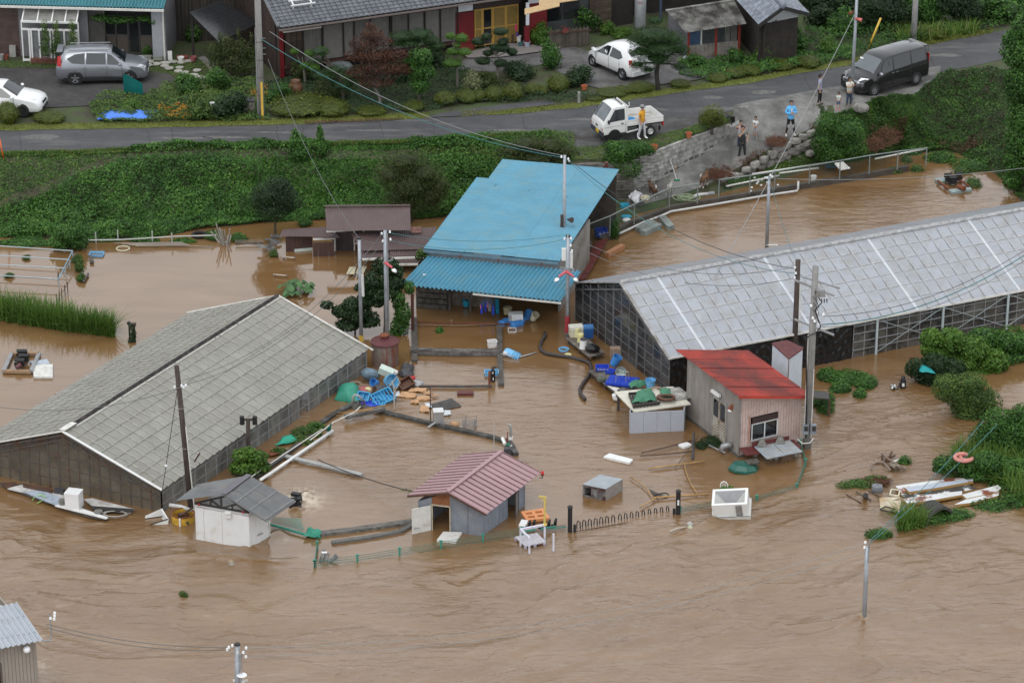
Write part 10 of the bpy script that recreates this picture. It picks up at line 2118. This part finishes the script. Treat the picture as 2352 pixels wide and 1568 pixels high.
mb=MB();a=P(*zq(1060,810),GZ);mb.sh(lambda u,v:a+V3(.95*u,.15*sN(u*4),1.05*v*(1-.45*u)+.03*sN(u*9)),8,6,.01);aj('teal_net',mb,C_('fP',(.0,.12,.11)),'teal net hung on stakes before silver car front wheel','net')
aj('walk_slab',MB().pr([P(*zq(x,y),GZ+.02)for x,y in((1690,500),(1740,480),(2000,660),(1900,690))],(0,0,.03)),E('n'),'pale brick garden walk beside fruit tree','walk')
p=P(*zq(2200,700),GZ);g,M=BX('grey_box_roof','small weathered wooden hutch beside concrete pole','hutch',P(*zq(2130,960),GZ),(.55,.5,.6),E('t'),E3(0,0,.1),cz=.08,ldm=av)
p=P(*Z(2000,0,2.138)(675,880),ZR+.05);aj('stone_post',MB().ba(p,p+Zv(.55),.16,.13),E('D'),'short grey stone post at end of azaleas','post');g=TH('garden_lamp','small grey garden lantern near pine','lantern',P(*Z(2000,0,2.138)(1592,560),GZ));p=eR(g);OB('stand',MB().bo(p+Zv(.2),(.12,.12,.4)),a4,g);OB('roof',MB().la([(.24,.38),(.1,.52),(0,.52)],p,4),a4,g)
g=TH('umbrella_stand','pink umbrella and purple cloth in stand by gold doors','',P(*Z(2000,0,2.138)(130,370),GZ));p=eR(g);OB('pink_umbrella',MB().la(T_('0 .6 .12 .65 .14 .95 .08 1.05 0 1.05'),p+V3(0,.05,0),10),C_('fQ',(.6,.05,.14)),g);OB('purple_cloth',MB().la([(0,.35),(.09,.42),(.05,.6)],p+V3(.1,-.05,0),8),C_('fR',(.1,.04,.25)),g);OB('stand_box',MB().bo(p+V3(-.25,0,.25),(.35,.3,.5)),E('p'),g)
g=TH('bamboo_fence','low fence of thin dark bamboo slats behind leafy shrub','fence',P(1310,105,GZ));WB,ub=IML((1256,108),(1350,100),GZ)
for k in rg(34):x=1256+k*2.75;az('slat',WB,x,x+2.2,GZ,GZ+.95+.04*(k%3),E('fS',(.09,.075,.06),.8,var=.3,ap=.3),g,aq=.35,t=.03)
az('top_rail',WB,1254,1352,GZ+.8,GZ+.86,dH,g,aq=.39,t=.02)
for x in(1298,):p=WB(x);aj('hanging_pot',MB().la([(.0,0),(.15,.05),(.17,.14)],V3(p.x,p.y-.55,GZ+.85),12),C_('fT',(.2,.1,.08)),'hanging bowl with red flowers on bamboo fence','pot')
p=WB(1298);af=np.array([(p.x,p.y-.55,GZ+1.02)])+bC(2).normal(0,.09,(90,3));me=LFM('red_flowers',af,np.tile([0,0,1.],(90,1)),.06,np.full(90,.5));me.materials.append(C_('fU',(.35,.01,.02)));bQ(a8('red_flowers',me,None),'red flowers in hanging bowl',None,None,'stuff')
g=TH('bin_cover','black cloth draped over concrete corner at top of block wall','cloth',P(*Z(2880,380,3.92)(170,420),2.3));q=P(*Z(2880,380,3.92)(100,330),2.4);OB('cloth',MB().sh(lambda u,v:P(*Z(2880,380,3.92)(85+150*u,300+40*u+120*v*(.4+.6*u)),2.5-.5*v*u)+Zv(.05*sN(u*7)),8,6,.02),am,g)
tx=dS('~S~n',.22,E('fV',(.45,.45,.43),.9),None,P(*Z(2880,380,3.92)(290,210),ZR)+Zv(.05),rz=.1,rx=0,ext=.001);bQ(tx,'faint white chalk scribble on road edge','marking')
g=TH('vegetable_trellis','flooded vegetable trellis of pale pipes at far left','trellis',P(80,610));pm_=C_('fW',(.36,.42,.44));zk=Z(0,650,2.138)
for i,(a,b,z)in en((((-60,710),(620,755),.55),((-60,792),(595,830),.5),((-60,870),(560,903),.45),((-60,962),(500,995),.4))):A1,B1=W(zk,*a,z),W(zk,*b,z);OB('pipe',MB().tu([A1,B1],.025,6),pm_,g);OB('stake',MB().tu([B1,V3(B1.x,B1.y,-.2)],.022,6),pm_,g)
OB('end_pipe',MB().tu([W(zk,500,995,.42),W(zk,620,755,.58)],.022,6).tu([W(zk,545,1000-60,.12),W(zk,640,780,.1)],.015,5),C_('fX',(.18,.36,.5)),g);OB('corner_stake',MB().tu([W(zk,498,1080-50,-.1),W(zk,498,940,.3)],.035,6),dP,g)
g=TH('canal_fence','low pipe fence along canal with bamboo laid against it','fence',P(330,560));OB('rail',MB().tu([W(zk,700,665,.3),W(zk,1040,660,.3),W(zk,1500,632,.3),W(zk,1850,622,.3)],.03,6),C_('b'),g)
for zx,zy in((822,690),(1010,672),(1305,680),(1472,700)):q=W(zk,zx,zy,0);OB('post',MB().tu([q-Zv(.2),q+Zv(.55)],.03,6),C_('b'),g)
mb=MB();[mb.tu([W(zk,980+k*60,690+8*k,.12),W(zk,1560+20*k,682+8*k,.12)],.022,5)for k in rg(4)];mb.tu([W(zk,1140,700,.1),W(zk,1830,720,.05)],.02,5);OB('bamboo',mb,C_('fY',(.28,.24,.2)),g)
g=TH('picket_fence','tiny dark toothed fence strip between bamboo bundle and brown sheds','fence',P(470,570));a,b=W(zg,530,405,.1),W(zg,890,400,.1);OB('rail',MB().ba(a,b,.03,.04),am,g);mb=MB();[mb.ba(a.lerp(b,k/24),a.lerp(b,k/24)+Zv(.18),.02,.02)for k in rg(25)];OB('teeth',mb,C_('fZ',(.28,.25,.22)),g)['kind']='stuff'
g=TH('bamboo_bundle','bundle of old grey bamboo poles leaning out of water','',W(zg,390,420))
for i,(x0,y0,x1,y1)in en(((370,430,275,140),(350,400,205,245),(380,430,320,200),(400,420,385,230),(420,430,455,215),(360,415,265,235),(390,425,350,225),(435,425,470,290),(340,405,225,270),(410,440,430,300),(455,505,400,380))):q=W(zg,x0,y0,0);mb=MB();t=PP(q+V3(0,.3*sN(i),0),*zg(x1,y1));mb.tu([q-Zv(.1),t],.032,6);OB('pole',mb,C_('ga',(.3,.27,.24),.7,var=.3,ap=.2),g)
c=W(zk,1705,618,.08);aj('tyre',MB().tu([c+V3(cS(a)*.3,sN(a)*.3,0)for a in ls(0,2*PI,24)],.08,8),TYRE,'car tyre lying in canal water behind pipe fence','',Q=1)
c=W(zk,1052,735,.03);aj('hoop',MB().tu([c+V3(cS(a)*.3,sN(a)*.27,0)for a in ls(0,2*PI,28)],.03,6),bF,'pale yellow hoop floating by canal fence','',Q=1);CR('light blue basin floating near pipe frame corner',W(zk,828,800,-.05),(.62,.42,.14),bX,E3(0,0,-.05),name='basin',aD='basin')
for lb,af in(('dark board end beside light blue basin',[zk(762,790),zk(785,790),zk(805,850),zk(768,850)]),('dark plank at foot of vine clumps',[zk(705,1010),zk(750,940),zk(762,945),zk(722,1018)])):PN('dark_plank',lb,'plank',af,.12,.06,dP,'dark planks by the vines')
SF=TH('stake_fence','short line of dark stakes with wire before reeds','fence',W(zk,530,1140));
for zx,zy in((580,1110),(557,1135),(530,1165),(510,1190),(485,1212)):q=W(zk,zx,zy,0);OB('stake',MB().tu([q-Zv(.1),q+Zv(.5)],.022,5),av,SF)
mb=MB();[mb.tu([W(zk,580,1110,z),W(zk,485,1212,z)],.008,4)for z in(.1,.3,.45)];OB('wire',mb,av,SF)
for lb,(x0,y0),(x1,y1)in(('pale bar on two blue clips, upper one of two',(1150,580),(1310,592)),('pale bar on two blue clips, lower one of two',(1025,808),(1200,825))):
 g=TH('clip_bar',lb,'bar',W(zg,x0,y0),'bars on blue clips');OB('bar',MB().tu([W(zg,x0,y0,.12),W(zg,x1,y1,.12)],.03,6),C_('L'),g);mb=MB();[mb.tu([W(zg,x,y0+3,.2),W(zg,x,y0+3,-.1)],.02,5)for x in(x0+15,x1-12)];OB('clip',mb,C_('gb',(.05,.08,.3)),g)
g=TH('scrap_boards','heap of grey broken boards left of brown sheds')
for k,(zx,zy,rz)in en(((985,350,.3),(1040,370,-.3),(960,440,1.1),(1000,470,1.),(1060,310,.1),(880,440,-.25),(1020,400,.7))):OB('board',MB().bo(W(zg,zx,zy,.15+.03*k),(.5,.16,.04),bA=E3(.2*k,.1,rz)),E('h'),g)
WP='white sandwich panels stranded at lower right';wp=E('gc',(.62,.63,.62),.5,var=.08,vs=3,ab=(.2,.06,.03),ds=.8,dt=.6,dw=.03);wpe=C_('gd',(.38,.22,.07),.8)
for i,(af,lb,z)in en((((T_('745 215 1180 150 1640 100 1770 120 1200 240 820 300')),'long white panel with rust stain, furthest of stranded panels',.14),((T_('875 235 1280 175 1790 120 1790 145 1370 225 930 290')),'grey blue panel lying on furthest white one',.22),((T_('810 315 1280 250 1700 190 1850 250 1300 350 850 375')),'dirty panel with black peeled patches, middle one',.1),((T_('850 385 1200 330 1640 280 1640 330 1250 400 905 445')),'front panel with white paint and brown edge',.16),((T_('1640 330 2120 200 2165 240 2110 290 1700 380')),'clean white panel, right end of stranded panels',.16),((T_('1530 465 1700 390 2140 290 2130 340 1820 430')),'long white panel half in weeds, nearest one',.12))):
 m=wp if i!=2 else E('ge',(.05,.045,.04),.8,var=.3,vs=4,ab=(.6,.6,.58),ds=2.2,dt=.56,dw=.02)
 if i==1:m=E('gf',(.4,.44,.5),.5,var=.08,vs=3,ab=(.18,.05,.03),ds=1,dt=.62,dw=.03)
 g=TH('sandwich_panel',lb,'panel',W(zc,*af[0],0),WP);q=[W(zc,x,y,z)for x,y in af];OB('sheet',MB().pr(q,(0,0,.012)),m,g);OB('foam_core',MB().pr([p-Zv(.002)for p in q],(0,0,-.1)),wpe,g)
g=TH('half_pipe','dark concrete half pipe arch lying in weeds at lower right','concrete arch',W(zc,1270,650));c0,c1=W(zc,1320,760,-.05),None;A5,B5=W(zc,1150,765,0),W(zc,1540,640,0);ctr=(A5+B5)/2;wv=(B5-A5);rr=wv.length/2;wn=wv.normalized();dn_=V3(-wn.y,wn.x,0);L5=.75
cq=[(ctr+wn*(-cS(a)*r)+Zv(sN(a)*r*.95-.05))for r in(rr,rr-.1)for a in(ls(0,PI,17)if r==rr else ls(PI,0,17))];OB('arch',MB().pr(cq,dn_*L5),E('gg',(.045,.043,.04),.9,var=.3,vs=8,aC=.5,bs=30),g)
g=TH('stained_board','stained cream board floating at end of debris raft','board',W(zc,680,450));OB('board',MB().pr([W(zc,x,y,.08)for x,y in((530,365),(810,355),(820,565),(540,500))],(0,0,-.06)),E('gh',(.52,.45,.34),.7,var=.15,vs=3,ab=(.38,.25,.12),ds=1.6,dt=.55),g);mb=MB();q=[W(zc,x,y,.12)for x,y in((540,525),(610,485),(735,520),(660,565))];[mb.ba(q[i],q[(i+1)%4],.04,.03)for i in rg(4)];aj('diamond_rack',mb,am,'black diamond shaped rack lying on stained board','rack')
aj('grey_can',bq(MB(),W(zc,500,245,.15),(.24,.2,.17),71,ex=4),C_('gi',(.16,.17,.18),.4),'grey plastic can on debris raft at right','can');aj('black_pot',MB().cy(W(zc,345,335,-.1),W(zc,345,335,.35),.1,.1,12),am,'black cylinder standing in debris raft','cylinder');MD('raft_weeds',[zc(250,215)+(52,9),zc(500,160)+(30,6)],2600,.08,'weeds','weeds heaped on debris raft at right',.3);cF('dead stalks on debris raft at right',[(*zc(480,160),30,8)],180,9,.1,.2)
for i,(a,b)in en((((85,325),(290,440)),((215,290),(420,400)),((385,275),(545,355)))):bD('angle_iron','dark angle iron of raft, %s from left'%w1[i],'angle iron',[zc(*a),zc(*b)],.03,c8,[.08,.06],'angle irons of the raft',n=4)
FRR('small cream tray frame on debris raft',[zc(670,330),zc(790,345),zc(800,265),zc(690,258)],.12,.05,bF)
g=TH('pink_hose','coil of thick pink hose lying on weeds at right','hose coil',P(2217,1050,.8));
for k,(r,off_)in en(((.3,0),(.24,.06),(.34,-.05))):c=P(2216,1050,.85+.09*k)+V3(off_,0,0);OB('loop',MB().tu([c+V3(cS(a)*r,sN(a)*r*.95,0)for a in ls(1.2,5.9,16)],.075,8),C_('gj',(.55,.22,.18),.6),g,Q=1)
g=TH('driftwood','tangle of bent pipes and driftwood in channel at right','',P(2040,1070));zz=Z(3000,1200,1.96)
for af,r,m in((T_('955 1330 950 1290 1000 1268 1050 1275 1105 1335'),.045,C_('P',(.2,.15,.12))),([(1030,1200),(1080,1240),(1180,1300)],.035,C_('P')),([(1040,1280),(1100,1215),(1110,1190)],.04,dH),([(1110,1270),(1180,1250)],.05,be),([(1120,1290),(1170,1305),(1215,1320)],.06,C_('Q',(.26,.22,.17))),([(1100,1290),(1140,1310),(1170,1310)],.07,C_('Q')),([(950,1285),(1100,1262)],.03,ao),([(1040,1200),(1035,1250)],.03,dH),([(1060,1250),(1140,1215)],.03,dH)):
 OB('branch',MB().tu([W(zz,x,y,.05+.22*sN(PI*i/max(1,len(af)-1)))for i,(x,y)in en(af)],r,7),m,g)
g=TH('flood_buoys','black cylinder float with cluster of white and black floats','float',W(zz,1190,700));mb=MB();c=W(zz,1196,705,-.1);mb.la(T_('0 0 .13 0 .14 .4 .08 .52 .08 .62 0 .65'),c,14);OB('cylinder',mb,am,g,Q=1);OB('white_label',MB().bo(c+V3(0,-.14,.3),(.1,.02,.15)),aL,g)
for k in rg(9):OB('float',MB().bl(W(zz,1125+14*sN(k*2.4),678+10*cS(k*2.4),.08+.02*(k%3)),.06,8,6),aL if k%2 else am,g)
OB('arm',MB().tu([W(zz,1155,700,.1),W(zz,1180,640,.5)],.03,6),av,g)
da('turquoise_sheet','turquoise sheet caught on hedge at right','sheet',[zz(1330,560),zz(1450,575),zz(1370,510),zz(1325,495)],.8,.06,C_('gk',(.0,.26,.26)),95,bb=.1)
BX('roof_piece','small white bar lying on blue porch roof','bar',P(975,632,2.1),(.07,.25,.06),aL,E3(-.4,0,-.3))
g=TH('beacon','red warning beacon on black bracket at pink roof corner','',P(1246,1092,1.1));p=P(1246,1091,1.1);OB('bracket',MB().tu([p-V3(.12,0,.1),p-Zv(.12),p],.02,5),am,g);OB('base',MB().la([(.07,0),(.07,.04)],p,10),am,g);OB('red_lens',MB().la(T_('.055 .04 .055 .15 .03 .18 0 .18'),p,12),C_('gl',(.5,.01,.01),.2),g,Q=1)
tr=TRK;M4=Matrix.Translation(tr.location)@MR(tr.rotation_euler.z,4,'Z');c=M4@Vc((.12,.38,.73));BK('blue basin standing in truck bed behind cab',c,.22,.2,C_('gm',(.1,.4,.72)),name='basin',aP=False)
eF()
